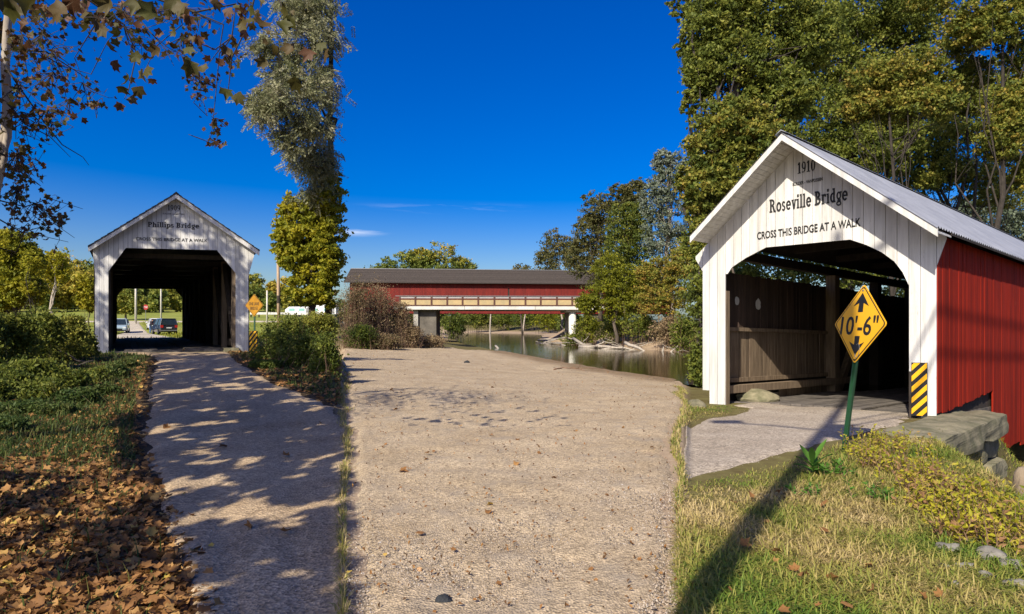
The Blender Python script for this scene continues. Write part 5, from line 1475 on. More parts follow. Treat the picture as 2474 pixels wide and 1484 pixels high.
wk = 0
for px, py, s, tn in ((2100, 1098, .34, .5), (2140, 1095, .38, .45), (2180, 1100, .38, .5), (2120, 1130, .34, .55), (2170, 1140, .36, .5), (2225, 1150, .34, .45), (2265, 1180, .30, .55), (2200, 1190, .28, .6), (2300, 1205, .30, .7), (2340, 1225, .32, .5),
                      (2385, 1240, .32, .45), (2430, 1255, .34, .4), (2290, 1250, .30, .45), (2350, 1275, .30, .4), (2410, 1290, .34, .45), (2240, 1235, .26, .6), (2460, 1310, .32, .5), (2380, 1320, .26, .6), (2320, 1300, .22, .65), (2085, 1108, .2, .3)):
    where = ['just right of the green sign post', 'in the second place right of the green sign post', 'at the left tip of the flat cap slab', 'in front of the clump beside the sign post', 'in front of the left tip of the cap slab', 'half way along the cap slab edge', 'on the slope below the middle of the cap slab',
             'in the middle front of the weed patch', 'on the slope below the right half of the cap slab', 'left of the brown boulder', 'just below the brown boulder', 'at the right border below the brown boulder', 'above the upright pale rubble piece', 'above the large grey rubble stone', 'at the right border above the rubble',
             'at the front left corner of the weed patch', 'lowest at the right border beside the rubble', 'standing behind the large grey rubble stone', 'next to the pale broken limestone piece', 'small and left of the sign post foot'][wk]
    weed(px, py, s, wk, tn=tn, lab='yellowing weed clump ' + where); wk += 1
weed(1985, 1150, .20, 0, L_green, .5, 12, 'bright green leafy weeds at the edge of the road beside the sign post', .07)
weed(2030, 1150, .20, 0, L_green, .4, 14, 'patch of fresh green weeds at the foot of the green sign post', .06)
weed(1950, 1200, .14, 0, L_green, .4, 10, 'low green weeds between the road and the pole shadow', .05)
weed(2120, 1215, .22, 0, L_green, .3, 10, 'dark green weeds in the middle of the dry bank grass', .06)


def broadleaf(px, py):
    Y = (CZ - G3) * F / (py - 840.0)
    b = np.array([(px - CX) / F * Y, Y, 0]); b[2] = H(b[0], b[1])
    t = thing('broadleaf_plant', b, 'single broad-leaved green plant beside the road edge left of the sign post', 'plant')
    for k in range(9):
        a = k * 2.4; r = 0.21; el = 0.25 + 0.09 * k
        vs, fs = [], []
        for i, f in enumerate((0, .25, .5, .75, 1)):
            wd_ = 0.036 * math.sin(math.pi * min(.97, f * .9 + .08)); L_ = r * f
            c = b + np.array([math.cos(a) * L_, math.sin(a) * L_, .05 + L_ * el * 1.6 - (L_ * 1.5) ** 2 * .8 + 0.012 * k]); sdv_ = np.array([-math.sin(a), math.cos(a), 0]) * wd_
            vs += [c - sdv_ + [0, 0, .012], c, c + sdv_ + [0, 0, .012]]
            if i: j = i * 3; fs += [(j - 3, j - 2, j + 1, j), (j - 2, j - 1, j + 2, j + 1)]
        obj('leaf', np_mesh('leaf', np.array(vs), np.array(fs), tint=[.2 + .1 * (k % 5)] * len(fs)), L_green, t)


broadleaf(1962, 1150)


# ------------------------------------------------------------------ long red bridge and the railing bridge in front of it
A2 = math.radians(6.0)
R1 = np.array([math.cos(A2), math.sin(A2), 0.0]); R2 = np.array([-math.sin(A2), math.cos(A2), 0.0])
OB = P(845, 757, 95.0)
TB = frame(OB, R1, R2)
qb = lambda px, py: plane_uw(px, py, OB, R1)
rb = thing('covered_bridge', TB(0, 0, -2), 'long red covered bridge with a dark shingle roof spanning the river behind the railing', 'covered bridge')
LB = qb(1625, 700)[0]
wE = qb(845, 684)[1]; wR = qb(852, 654)[1] + 0.45
DB = 5.2
mb = MB(); u = 0.0; i = 0
slot = qb(1228, 700)[0]
while u < LB:
    j = random.random() * 0.03
    if abs(u + 0.12 - slot) < 0.16:
        mb.box(TB, (u, -j, 0), (u + 0.235, 0.04, 1.1)); mb.box(TB, (u, -j, wE - 0.7), (u + 0.235, 0.04, wE))
    else:
        mb.box(TB, (u, -0.02 - j, -0.05 * random.random()), (u + 0.238, 0.04, wE))
    u += 0.245; i += 1
props(mb.build('siding', long_red, rb), kind='stuff')
MB().box(TB, (slot - 0.25, 0.05, 1.0), (slot + 0.25, 0.12, wE - 0.6)).build('slot_backing', dark_wood, rb)  # solid dark board behind the slot opening
MB().box(TB, (0.02, DB - 0.04, 0), (LB, DB, wE)).build('back_wall', long_red, rb)
MB().box(TB, (0.02, 0.05, -0.02), (LB, DB - 0.05, 0.25)).build('deck', dark_wood, rb)
rows = 16
for k in range(rows):
    f0, f1 = k / rows, (k + 1) / rows
    va, vb = -0.75 + (DB / 2 + 0.75) * f0, -0.75 + (DB / 2 + 0.75) * f1
    wa, wb = wE + 0.05 + (wR - wE) * f0, wE + 0.05 + (wR - wE) * f1
    ua = -0.6 + 0.9 * f0 * 0; 
    vs = [TB(-0.8 + 0.55 * f0, va, wa + 0.05), TB(LB + .5, va, wa + 0.05), TB(LB + .5, vb, wb + 0.02), TB(-0.8 + 0.55 * f1, vb, wb + 0.02), TB(-0.8 + 0.55 * f0, va, wa - 0.05), TB(LB + .5, va, wa - 0.05), TB(LB + .5, vb, wb - 0.05), TB(-0.8 + 0.55 * f1, vb, wb - 0.05)]
    MB().add(vs, [(0, 1, 2, 3), (7, 6, 5, 4), (0, 4, 5, 1), (1, 5, 6, 2), (2, 6, 7, 3), (3, 7, 4, 0)]).build('shingle_course', long_roof, rb)
vs = [TB(-0.25, DB / 2, wR + 0.06), TB(LB + .5, DB / 2, wR + 0.06), TB(LB + .5, DB + 0.75, wE + 0.05), TB(-0.8, DB + 0.75, wE + 0.05)]
MB().add(vs + [v - np.array([0, 0, .1]) for v in vs], [(0, 1, 2, 3), (7, 6, 5, 4), (0, 4, 5, 1), (1, 5, 6, 2), (2, 6, 7, 3), (3, 7, 4, 0)]).build('back_roof', long_roof, rb)
MB().tube([TB(-0.25, DB / 2, wR + 0.08), TB(LB + .5, DB / 2, wR + 0.08)], 0.07, 6).build('ridge_cap', galv, rb)
for uu_ in (qb(1025, 750)[0], qb(1440, 750)[0]):
    MB().box(TB, (uu_ - 0.9, 0.3, -6), (uu_ + 0.9, DB - 0.3, -0.03)).build('pier', stone_m, rb)
MB().add([TB(0.03, 0.05, wE), TB(0.03, DB - 0.05, wE), TB(0.03, DB / 2, wR), TB(0.06, 0.05, wE), TB(0.06, DB - 0.05, wE), TB(0.06, DB / 2, wR)], [(0, 1, 2), (5, 4, 3), (0, 3, 4, 1), (1, 4, 5, 2), (2, 5, 3, 0)]).build('gable', white_wood, rb)

A4 = math.radians(2.0)
K1 = np.array([math.cos(A4), math.sin(A4), 0.0]); K2 = np.array([-math.sin(A4), math.cos(A4), 0.0])
OK_ = P(950, 748, 76.0)
TK = frame(OK_, K1, K2)
qk = lambda px, py: plane_uw(px, py, OK_, K1)
kb = thing('road_bridge', TK(5, 0, -3), 'concrete road bridge with white edge beam and panelled railing before the long red bridge', 'bridge')
LK = qk(1462, 745)[0]
w_b, w_t = 0.0, qk(955, 739)[1]
wr0, wr1 = qk(955, 715)[1], qk(955, 738)[1]
tan_panel = M('tan_railing_panel', (0.50, 0.37, 0.18), (0.38, 0.30, 0.16), 1.5, 0.8, speck=(0.35, 0.3, 0.22), speck_scale=3, speck_amt=0.33)
grey_panel = M('grey_railing_panel', (0.42, 0.40, 0.38), (0.34, 0.33, 0.31), 2, 0.7)
dark_concrete = M('shade_dark_concrete', (0.17, 0.15, 0.12), (0.09, 0.08, 0.065), 1.2, 0.9)  # dark grey-brown, with the pier's shade put into the colour
rust = M('rusty_brown_rail_paint', (0.12, 0.06, 0.045), (0.08, 0.04, 0.03), 4, 0.8)
nseg = 3
for k in range(nseg):
    a, b_ = LK * k / nseg + 0.02, LK * (k + 1) / nseg - 0.02
    MB().box(TK, (a, 0, w_b), (b_, 0.4, w_t - 0.02)).build('edge_beam', pale_concrete, kb)
MB().box(TK, (0.05, 0.45, w_b - 0.03), (LK - 0.05, 7.5, w_t - 0.12)).build('deck', concrete, kb)
MB().box(TK, (0.05, -0.05, w_t - 0.01), (LK - 0.05, 0.35, w_t + 0.10)).build('curb', rust, kb)
posts = [qk(px, 725)[0] for px in (965, 1003, 1042, 1080, 1117, 1155, 1194, 1231, 1269, 1306, 1345, 1382, 1420, 1455)]
for u in posts:
    MB().box(TK, (u - 0.09, 0.02, w_t + 0.105), (u + 0.09, 0.2, wr0 + 0.05)).build('rail_post', rust, kb)
hh = wr0 - w_t
for a, b_ in zip(posts[:-1], posts[1:]):
    MB().box(TK, (a + 0.11, 0.08, w_t + 0.12), (b_ - 0.11, 0.14, w_t + 0.62 * hh)).build('railing_panel', tan_panel, kb)
    MB().box(TK, (a + 0.11, 0.09, w_t + 0.76 * hh), (b_ - 0.11, 0.13, wr0 - 0.06)).build('upper_panel', grey_panel, kb)
MB().box(TK, (posts[0] - 0.5, 0.0, w_t + 0.66 * hh), (posts[-1], 0.06, w_t + 0.73 * hh)).build('rail', rust, kb)
MB().box(TK, (posts[0] - 0.5, 0.0, wr0 - 0.05), (posts[-1], 0.06, wr0 + 0.03)).build('rail', galv, kb)
u0 = qk(997, 770)[0]; u1 = qk(1048, 770)[0]
MB().box(TK, (u0, 0.6, -6), (u0 + 0.55, 7.0, w_b - 0.035)).build('pier', concrete, kb)
MB().box(TK, (u0 + 0.56, 0.9, -6), (u1 + 0.2, 6.9, w_b - 0.035)).build('pier', dark_concrete, kb)
u2 = qk(1385, 765)[0]
MB().tube([TK(u2, 1.0, -6), TK(u2, 1.0, w_b - 0.035)], 0.45, 14).build('pier', pale_concrete, kb, smooth=True)
MB().tube([TK(u2 + 0.1, 6.0, -6), TK(u2 + 0.1, 6.0, w_b - 0.035)], 0.45, 14).build('pier', concrete, kb, smooth=True)
MB().box(TK, (u2 - 0.8, 0.45, w_b - 0.27), (u2 + 3.5, 7.2, w_b - 0.04)).build('pier_cap', concrete, kb)

# ------------------------------------------------------------------ driftwood and river debris
def logpiece(pts, r, label, name='driftwood', cat='driftwood', branches=0, mat=drift, group=None):
    """pts: (px, py, depth)"""
    w = [P(*p) for p in pts]
    t = thing(name, w[0], label, cat, group)
    mb = MB(); q = []
    for a, b_ in zip(w[:-1], w[1:]): q += list(limb_path(a, b_, 0.0, 0.04, 4)[:-1])
    q.append(w[-1])
    mb.tube(q, list(np.linspace(r, r * 0.35, len(q))), 7)
    mb.build('stem', mat, t, smooth=True)
    for k in range(branches):
        i = 1 + int(rng.random() * (len(q) - 2)); d = rng.normal(size=3) * np.array([1.2, .6, .5]); d[2] = abs(d[2])
        m2 = MB(); m2.tube(limb_path(q[i], q[i] + d * r * 9, 0, .1, 4), list(np.linspace(r * .45, r * .1, 4)), 5)
        m2.build('limb', mat, t, smooth=True)
    return t


logpiece([(1385, 818, 66), (1420, 838, 62), (1440, 845, 60)], .17, 'pale bent driftwood trunk at the left of the pile', branches=2)
logpiece([(1295, 826, 78), (1350, 830, 70), (1420, 842, 61)], .12, 'long thin driftwood pole at the waterline of the pile', branches=2)
logpiece([(1300, 822, 76), (1360, 817, 70), (1400, 825, 66)], .12, 'arched pale branch at the left end of the pile', branches=3)
logpiece([(1400, 838, 62), (1470, 838, 59), (1535, 848, 55.5)], .18, 'thickest bleached log lying along the water edge', branches=2)
logpiece([(1450, 846, 58), (1500, 838, 58), (1540, 848, 55)], .10, 'curved grey branch on top of the thickest log', branches=2)
logpiece([(1440, 835, 62), (1460, 826, 62), (1500, 832, 60)], .09, 'forked branch standing up in the middle of the pile', branches=4)
logpiece([(1510, 828, 57), (1545, 842, 54.5), (1562, 853, 53.5)], .17, 'straight pale log slanting down the bank into the water', branches=0)
logpiece([(1600, 852, 52.3), (1603, 838, 52.6)], .12, 'short pale stump standing in the water by the bank')
logpiece([(1612, 856, 51.5), (1635, 838, 52), (1650, 815, 52.5)], .09, 'thin curved root reaching up the eroded bank', branches=2)
for k in range(16):
    px = 1310 + 230 * rng.random(); Y = 76 - (px - 1300) * 0.085 + rng.normal() * 1.5; py = HY + 2.05 * F / Y - 6 * rng.random()
    ln_ = 12 + 30 * rng.random()
    logpiece([(px, py, Y), (px + ln_, py + rng.normal() * 5, Y - 1 + rng.normal() * .6)], .05, 'loose pale stick in the driftwood pile on the far bank', 'driftwood_stick', 'driftwood', 1, group='loose sticks in the driftwood pile')
logpiece([(1197, 836, 61), (1204, 843, 59.5), (1207, 846, 58.8)], .12, 'small pale snag sticking out of the water in mid river')
logpiece([(1338, 893, 27.6), (1360, 888, 28.2), (1395, 891, 27.6), (1412, 896, 27.2)], .035, 'dark dead branch lying on the sand by the water', branches=4, mat=dry_stem, cat='branch', name='dead_branch')
logpiece([(1515, 1270, 5.32), (1545, 1300, 5.02), (1595, 1342, 4.68)], .007, 'thin dark bent stick lying on the gravel at the right', mat=bark_dark, cat='stick', name='stick')
logpiece([(837, 1452, 3.9), (862, 1443, 3.95)], .009, 'short dark stick at the left edge of the gravel', mat=bark_dark, cat='stick', name='stick')
logpiece([(988, 1062, 9.3), (1008, 1050, 9.6)], .012, 'small dark stick far up on the gravel bar', mat=bark_dark, cat='stick', name='stick')
lg = logpiece([(100, 915, 17), (150, 898, 18), (205, 880, 19.2), (228, 872, 19.8)], .11, 'fallen grey log under the hedge by the foot of the white bridge', mat=bark_grey, cat='log', name='fallen_log', branches=2)


def stone(name, px, py, sx, sz, label, mat, Y=None, seed=0, region=2, flat=0.7, lift=0.35):
    if Y is None: Y = CZ * F / (py - HY) if region != 3 else (CZ - G3) * F / (py - 840.0)
    x = (px - CX) / F * Y; z = float(H(x, Y))
    for _ in range(4):
        Y = (CZ - z - (0.0)) * F / (py - HY); x = (px - CX) / F * Y; z = float(H(x, Y))
    bm = bmesh.new(); bmesh.ops.create_icosphere(bm, subdivisions=3, radius=1)
    r = sx * Y / F / 2; h = sz * Y / F / 2
    for v in bm.verts:
        p = np.array(v.co[:]); k = 1 + (.55 if region == 3 else .28) * float(vnoise(p[0] * 1.5 + seed, p[1] * 1.5 + p[2] * 1.7, seed, 3))
        v.co = Vector((p[0] * r * k, p[1] * r * flat * k, p[2] * h * k))
    me = bpy.data.meshes.new(name); bm.to_mesh(me); bm.free()
    me.polygons.foreach_set('use_smooth', [True] * len(me.polygons))
    o = obj(name, me, mat, None, (x, Y, z + h * lift + 0.01)); props(o, label, 'stone'); return o


dark_stone = M('dark_slate_stone', (0.035, 0.038, 0.042), (0.018, 0.02, 0.022), 30, 0.8, bump=.5, bscale=60)
tan_stone = M('tan_pebble', (0.45, 0.27, 0.12), (0.36, 0.2, 0.09), 30, 0.6)
grey_stone = M('grey_limestone', (0.26, 0.24, 0.20), (0.13, 0.12, 0.10), 9, 0.9, bump=.6, bscale=20)
stone('stone', 1070, 1465, 44, 36, 'dark slate-coloured stone at the bottom of the gravel bar', dark_stone, seed=3)
stone('stone', 1127, 878, 15, 9, 'dark stone far up on the sand', dark_stone, seed=5)
stone('stone', 1013, 1385, 15, 17, 'round tan pebble beside the brown leaf on the gravel', tan_stone, seed=7)
stone('stone', 1260, 1173, 15, 10, 'grey-brown pebble beside a small yellow leaf', grey_stone, seed=9)
stone('stone', 918, 1318, 10, 8, 'white pebble at the left of the gravel bar', M('white_pebble', (.62, .6, .55), rough=.6), seed=2)
stone('stone', 1503, 1178, 8, 8, 'white pebble at the right of the gravel bar', white_wood, seed=12)
stone('stone', 1112, 1448, 10, 8, 'small black stone right of the dark slate-coloured stone', dark_stone, seed=15)
stone('stone', 1640, 1190, 10, 8, 'small dark stone at the right edge of the gravel bar', dark_stone, seed=25)
# rubble and boulder at the lower right
for k, (px, py, sx, sz) in enumerate(((2290, 1330, 60, 34), (2340, 1305, 70, 40), (2395, 1350, 74, 44), (2330, 1375, 50, 30), (2440, 1370, 56, 40), (2275, 1375, 34, 20), (2380, 1400, 46, 26), (2455, 1420, 60, 36), (2310, 1420, 34, 22))):
    lab = ['pale broken limestone piece at the left of the rubble in the grass', 'upright pale limestone piece under the yellow weeds', 'large grey rubble stone in the middle right of the grass', 'small flat rubble stone in the grass', 'grey rubble stone at the right edge under the weeds',
           'smallest pale stone left of the rubble', 'half buried grey stone below the rubble', 'grey stone in the lower right corner', 'small pale stone low in the grass'][k]
    stone('rubble_stone', px, py, sx, sz, lab, grey_stone, seed=30 + k, region=3, lift=.0)
stone('boulder', 2480, 1215, 60, 130, 'rounded brown boulder cut by the right edge beside the wing wall', M('brown_boulder', (.26, .2, .13), (.17, .13, .09), 4, .9, bump=.4), seed=44, region=3, Y=6.4)
for k, (px, py, sx, sz, Y) in enumerate(((1680, 985, 44, 40, 15.8), (1830, 962, 110, 40, 17.2))):
    c = P(px, py, Y); bm = bmesh.new(); bmesh.ops.create_icosphere(bm, subdivisions=3, radius=1)
    for v in bm.verts:
        p = np.array(v.co[:]); q = 1 + .3 * float(vnoise(p[0] * 1.2 + k * 5, p[1] * 1.1 + p[2] * 1.5, k + 60, 3))
        v.co = Vector((p[0] * sx * Y / F / 2 * q, p[1] * .4 * q, p[2] * sz * Y / F / 2 * q))
    me = bpy.data.meshes.new('boulder'); bm.to_mesh(me); bm.free()
    props(obj('boulder', me, stone_m, None, c), ['mossy flat stone at the left of the bridge post block', 'mossy boulder lying in the shade under the left wall rail of the bridge'][k], 'stone')

# loose gravel: small stones by the thousand
def pebbles(name, n, region, mat):
    if region == 2:
        yy = 3.3 * (26 / 3.3) ** (rng.random(n) ** 1.1); xx = yy * (-0.262 + 0.524 * rng.random(n)); smin, smax = .003, .009
        keep = poly_sd(xx, yy, RIVER)[0] > 0.5
    elif region == 1:
        yy = 3.3 * (16 / 3.3) ** rng.random(n); xx = -yy * (0.27 + 0.5 * rng.random(n)); keep = in_poly(xx, yy, lane_poly) < -0.1; smin, smax = .003, .008
    else:
        yy = 6 + 9 * rng.random(n); xx = yy * (0.27 + 0.4 * rng.random(n)); keep = in_poly(xx, yy, app_poly) < -0.1; smin, smax = .004, .010
    xx, yy = xx[keep], yy[keep]; m = len(xx)
    patch = np.clip(vnoise(xx * .9, yy * .5, 71, 3) + .6, 0.25, 1.3)
    s = (smin + (smax - smin) * rng.random(m) ** 2.2) * (0.75 + .04 * yy) * patch
    base = np.array([(1, 0, -.35), (0, 1, -.35), (-1, 0, -.35), (0, -1, -.35), (0, 0, .75), (0, 0, -.75)], float)
    V = base[None] * s[:, None, None] * (0.6 + .8 * rng.random((m, 6, 1)))
    an = rng.random(m) * 6.28; c, sn = np.cos(an)[:, None], np.sin(an)[:, None]
    X = V[..., 0] * c - V[..., 1] * sn; Yv = V[..., 0] * sn + V[..., 1] * c
    off = {2: .035, 1: .03, 3: .03}[region]
    z = H(xx, yy) + off * 0.8
    W_ = np.stack([X + xx[:, None], Yv + yy[:, None], V[..., 2] + z[:, None]], -1).reshape(-1, 3)
    fc = np.array([(0, 1, 4), (1, 2, 4), (2, 3, 4), (3, 0, 4)])       # the buried underside is left out
    Fc = (fc[None] + (np.arange(m) * 6)[:, None, None]).reshape(-1, 3)
    props(obj(name, np_mesh(name, W_, Fc, tint=np.repeat(rng.random(m), 4)), mat), kind='stuff')


L_pebble = leafmat('mixed_pebbles', [(0.07, 0.06, 0.05), (0.20, 0.165, 0.13), (0.36, 0.28, 0.20), (0.40, 0.32, 0.235), (0.48, 0.42, 0.34)], 0, .8)
pebbles('gravel', 60000, 2, L_pebble)
pebbles('lane_pebbles', 9000, 1, L_pebble)
pebbles('approach_pebbles', 9000, 3, L_pebble)


# ------------------------------------------------------------------ fallen leaves
def fallen(px, py, spx, tint, label=None, group=None, region=1, k=None, tilt=0.35, name='fallen_leaf', lift=0.0):
    """one lobed leaf lying where the photograph shows it"""
    z = 0.0
    for _ in range(6):
        Y = (CZ - z) * F / (py - HY); x = (px - CX) / F * Y; z = float(H(x, Y)) + .03
    me = leaf_variant(rng.integers(9) if k is None else k, L_dry, tint)
    o = obj(name, me, None, None, (x, Y, z + .012 + lift))
    s = spx * Y / F
    o.scale = (s, s, s); o.rotation_euler = (rng.normal() * tilt, rng.normal() * tilt, rng.random() * 6.28)
    props(o, label, 'leaf', group); return o


for px, py, s, t, lab in ((603, 1277, 38, .35, 'brown leaf lying flat right of the middle of the lane'), (690, 1288, 42, .45, 'light brown leaf nearest the right edge of the lane'), (692, 1103, 30, .5, 'orange-brown leaf far right on the lane in a sunny patch'), (384, 1164, 34, .3, 'rust-brown curled leaf at the left edge of the lane'),
                          (404, 1204, 30, .25, 'dark brown leaf just below the rust-brown curled one'), (460, 1247, 28, .3, 'reddish leaf in the middle of the sunny lane patch'), (446, 1195, 12, 1.0, 'tiny yellow leaf on the lane'), (508, 1322, 24, 1.0, 'yellow leaf inside the leaf shadows on the lane'), (402, 1400, 22, 1.0, 'yellow leaf low at the lane edge'),
                          (775, 1023, 24, .45, 'brown leaf far up at the right border of the lane'), (590, 1430, 22, .1, 'dark leaf low in the middle of the lane'), (540, 1080, 26, .2, 'brown leaf in the shade half way up the lane'), (400, 1035, 26, .5, 'tan leaf at the lane edge far up'), (420, 1355, 40, .45, 'large tan leaf at the edge between litter and lane'), (360, 1335, 44, .4, 'big russet leaf on the litter edge')):
    fallen(px, py, s, t, lab)
for px, py, s, t, lab in ((844, 1387, 22, 1.0, 'bright yellow leaf at the left edge of the gravel bar'), (1040, 1386, 20, .4, 'brown leaf beside the round tan pebble'), (1203, 1413, 22, .3, 'rust leaf low in the middle of the gravel bar'), (1427, 1379, 22, .35, 'rust-brown leaf low at the right of the gravel bar'), (1582, 1374, 20, .8, 'golden leaf near the right border of the gravel bar'),
                          (1525, 1318, 20, .4, 'orange-brown leaf below the bent stick'), (1567, 1296, 16, .45, 'pale brown leaf beside the bent stick'), (1014, 1290, 32, .4, 'large curled brown leaf at the left of the gravel bar'), (1185, 1221, 24, .95, 'yellow-green leaf in the middle of the gravel bar'), (1180, 1240, 28, .35, 'reddish leaf under the yellow-green one'),
                          (1288, 1322, 14, .3, 'small red-brown leaf right of the middle of the gravel'), (1096, 1332, 20, .4, 'small brown leaf above the row of pebble and leaf'), (1247, 1123, 22, .6, 'small orange leaf far up in the middle of the gravel'), (972, 1140, 30, .35, 'pair-lobed brown leaf far up at the left of the gravel'), (1034, 1097, 18, .5, 'orange leaf far up on the gravel bar'),
                          (930, 1342, 16, .9, 'olive leaf left of the small brown one'), (1338, 1155, 20, .4, 'brown leaf right of the grey-brown pebble'), (1146, 1455, 16, .45, 'leaf scrap right of the dark slate-coloured stone'), (1050, 1483, 16, .35, 'rust leaf at the bottom edge by the dark stone'), (1268, 1177, 10, 1.0, 'tiny yellow leaf by the grey-brown pebble'), (943, 900, 8, 1.0, 'tiny yellow leaf far up on the sand')):
    fallen(px, py, s, t, lab, region=2)
for k in range(46):
    px = 850 + 780 * rng.random(); py = 930 + 500 * rng.random() ** 1.3
    if py < 960 and px > 1350: continue
    fallen(px, py, 8 + 8 * rng.random(), .2 + .5 * rng.random(), 'small curled brown leaf scrap scattered on the gravel bar', 'small leaf scraps on the gravel bar')
for k, (px, py, s, t) in enumerate(((1795, 1330, 40, .5), (1880, 1345, 34, .45), (1990, 1225, 36, .5), (1870, 1372, 30, .75), (1920, 1392, 36, .5), (1940, 1405, 34, .45), (2100, 1382, 30, .65), (2010, 1412, 40, .5), (2105, 1440, 38, .45), (2045, 1478, 44, .55), (1890, 1495, 46, .4), (2270, 1455, 34, .5),
                                    (1885, 1195, 26, .45), (1812, 1205, 30, .5), (1770, 1225, 24, .45), (1990, 1292, 34, .35), (1850, 1270, 26, .7), (2090, 1270, 20, .7), (1760, 1440, 20, .2), (1975, 1482, 24, .5), (2230, 1460, 30, .4))):
    fallen(px, py, s, t, 'dry orange-brown leaf lying in the bank grass by the sign', 'dry leaves in the bank grass', lift=.03, tilt=.5)
n = 1500
yy = 3.6 * (45 / 3.6) ** rng.random(n); xx = yy * (-0.262 + 0.524 * rng.random(n)); keep = poly_sd(xx, yy, RIVER)[0] > .4
xx, yy = xx[keep], yy[keep]
pos = np.stack([xx, yy, H(xx, yy) + .045 + .01 * rng.random(len(xx))], 1)
props(obj('leaf_scraps', leaf_mesh('leaf_scraps', pos, (.012 + .022 * rng.random(len(xx))) * (1 + .05 * yy), rng.random(len(xx)) * .6, .5, 1.5, .4), L_dry), kind='stuff')
# leaf litter on the left of the lane: the largest one by one, the rest together
litter = []
while len(litter) < 285:
    px, py = 420 * rng.random(), 1130 + 350 * rng.random() ** 0.8
    edge = 440 - (1484 - py) * 0.30
    if px > edge + 10 * rng.normal(): continue
    if py < 1130 + 0.25 * max(0, 200 - px): continue
    litter.append((px, py))
for px, py in litter:
    fallen(px, py, (19 + (py - 1100) * .06) * (0.6 + .7 * rng.random()), float(np.clip(.15 + .6 * rng.random() + (.3 if rng.random() < .1 else 0), 0, 1)), 'dry brown sycamore leaf in the leaf litter left of the lane', 'leaf litter left of the lane', tilt=.4, lift=.045 * rng.random())
n = 21000
yy = 3.4 * (20 / 3.4) ** (rng.random(n) ** 1.0); xx = -yy * (0.40 + 0.48 * rng.random(n))
sdl = in_poly(xx, yy, lane_poly)
dist = sdl
keep = (sdl > -0.25 * rng.random(n) ** 2) & (xx < -0.42 * yy) & (rng.random(n) < np.maximum(1 - sstep(5.0, 9.5, yy + 1.5 * vnoise(xx * .8, yy * .8, 81, 3)), np.exp(-np.maximum(dist - .4, 0) / .9)) * (.75 + .5 * vnoise(xx * 2, yy * 2, 83, 2)))
xx, yy = xx[keep], yy[keep]
pos = np.stack([xx, yy, H(xx, yy) + .012 + .03 * rng.random(len(xx))], 1)
props(obj('leaf_litter', many_lobed('leaf_litter', pos, (.05 + .09 * rng.random(len(xx))) * (.8 + .02 * yy), rand_rot(len(xx), .5), np.clip(.1 + .65 * rng.random(len(xx)) + .3 * (rng.random(len(xx)) < .1), 0, 1)), L_dry), kind='stuff')
n = 2600
yy = 10 + 16 * rng.random(n); xx = -yy * (.27 + .26 * rng.random(n)); keep = (in_poly(xx, yy, lane_poly) > -.2) & (xx > -.52 * yy) & (H(xx, yy) > -.3)
xx, yy = xx[keep], yy[keep]
pos = np.stack([xx, yy, H(xx, yy) + .03 + .03 * rng.random(len(xx))], 1)
props(obj('verge_leaf_litter', many_lobed('verge_leaf_litter', pos, .10 + .08 * rng.random(len(xx)), rand_rot(len(xx), .75), rng.random(len(xx)) * .8), L_dry), kind='stuff')


# ------------------------------------------------------------------ signs
def stripes_panel(fn, w, h, parent, down_left=True, n=5, y1=yellow_sign, base='panel'):
    """black panel with slanting yellow stripes proud of it; fn(u,d,w) with d towards the viewer negative"""
    MB().box(fn, (-w / 2, 0, 0), (w / 2, 0.012, h)).build(base, sign_black, parent)
    pitch = h / n * 1.02; th = pitch * 0.52; slant = w * (1 if down_left else -1)
    for k in range(-2, n + 2):
        z0 = k * pitch + 0.03
        poly = [(-w / 2 + .008, z0), (w / 2 - .008, z0 + slant), (w / 2 - .008, z0 + slant + th), (-w / 2 + .008, z0 + th)]
        def clip(p, lim, keep_below):
            o = []
            for i in range(len(p)):
                a, b_ = p[i - 1], p[i]
                ia, ib = ((a[1] <= lim) == keep_below), ((b_[1] <= lim) == keep_below)
                if ia != ib: f = (lim - a[1]) / (b_[1] - a[1]); o.append((a[0] + f * (b_[0] - a[0]), lim))
                if ib: o.append(b_)
            return o
        poly = clip(poly, h - .01, True)
        if len(poly) > 2: poly = clip(poly, .01, False)
        if len(poly) > 2: MB().prism(fn, poly, -0.004, -0.0005).build('stripe', y1, parent)


def diamond(fn, half_w, half_h, parent, face, r=0.06, border=True):
    def ring(s):
        pts = []
        for cx, cz, a0 in ((half_w, 0, -45), (0, half_h, 45), (-half_w, 0, 135), (0, -half_h, 225)):
            dx, dz = -np.sign(cx) * r * 1.2, -np.sign(cz) * r * 1.2
            for a in (-30, 0, 30):
                an = math.radians(a0 + 45 + a)
                pts.append(((cx + dx + r * .85 * math.cos(an)) * s, (cz + dz + r * .85 * math.sin(an)) * s))
        return pts
    MB().prism(fn, ring(1.0), -0.002, 0.004).build('back_plate', face, parent)
    if border:
        MB().prism(fn, ring(.955), -0.0045, -0.0022).build('border', sign_black, parent)
        MB().prism(fn, ring(.915), -0.0075, -0.0048).build('sign_face', face, parent)


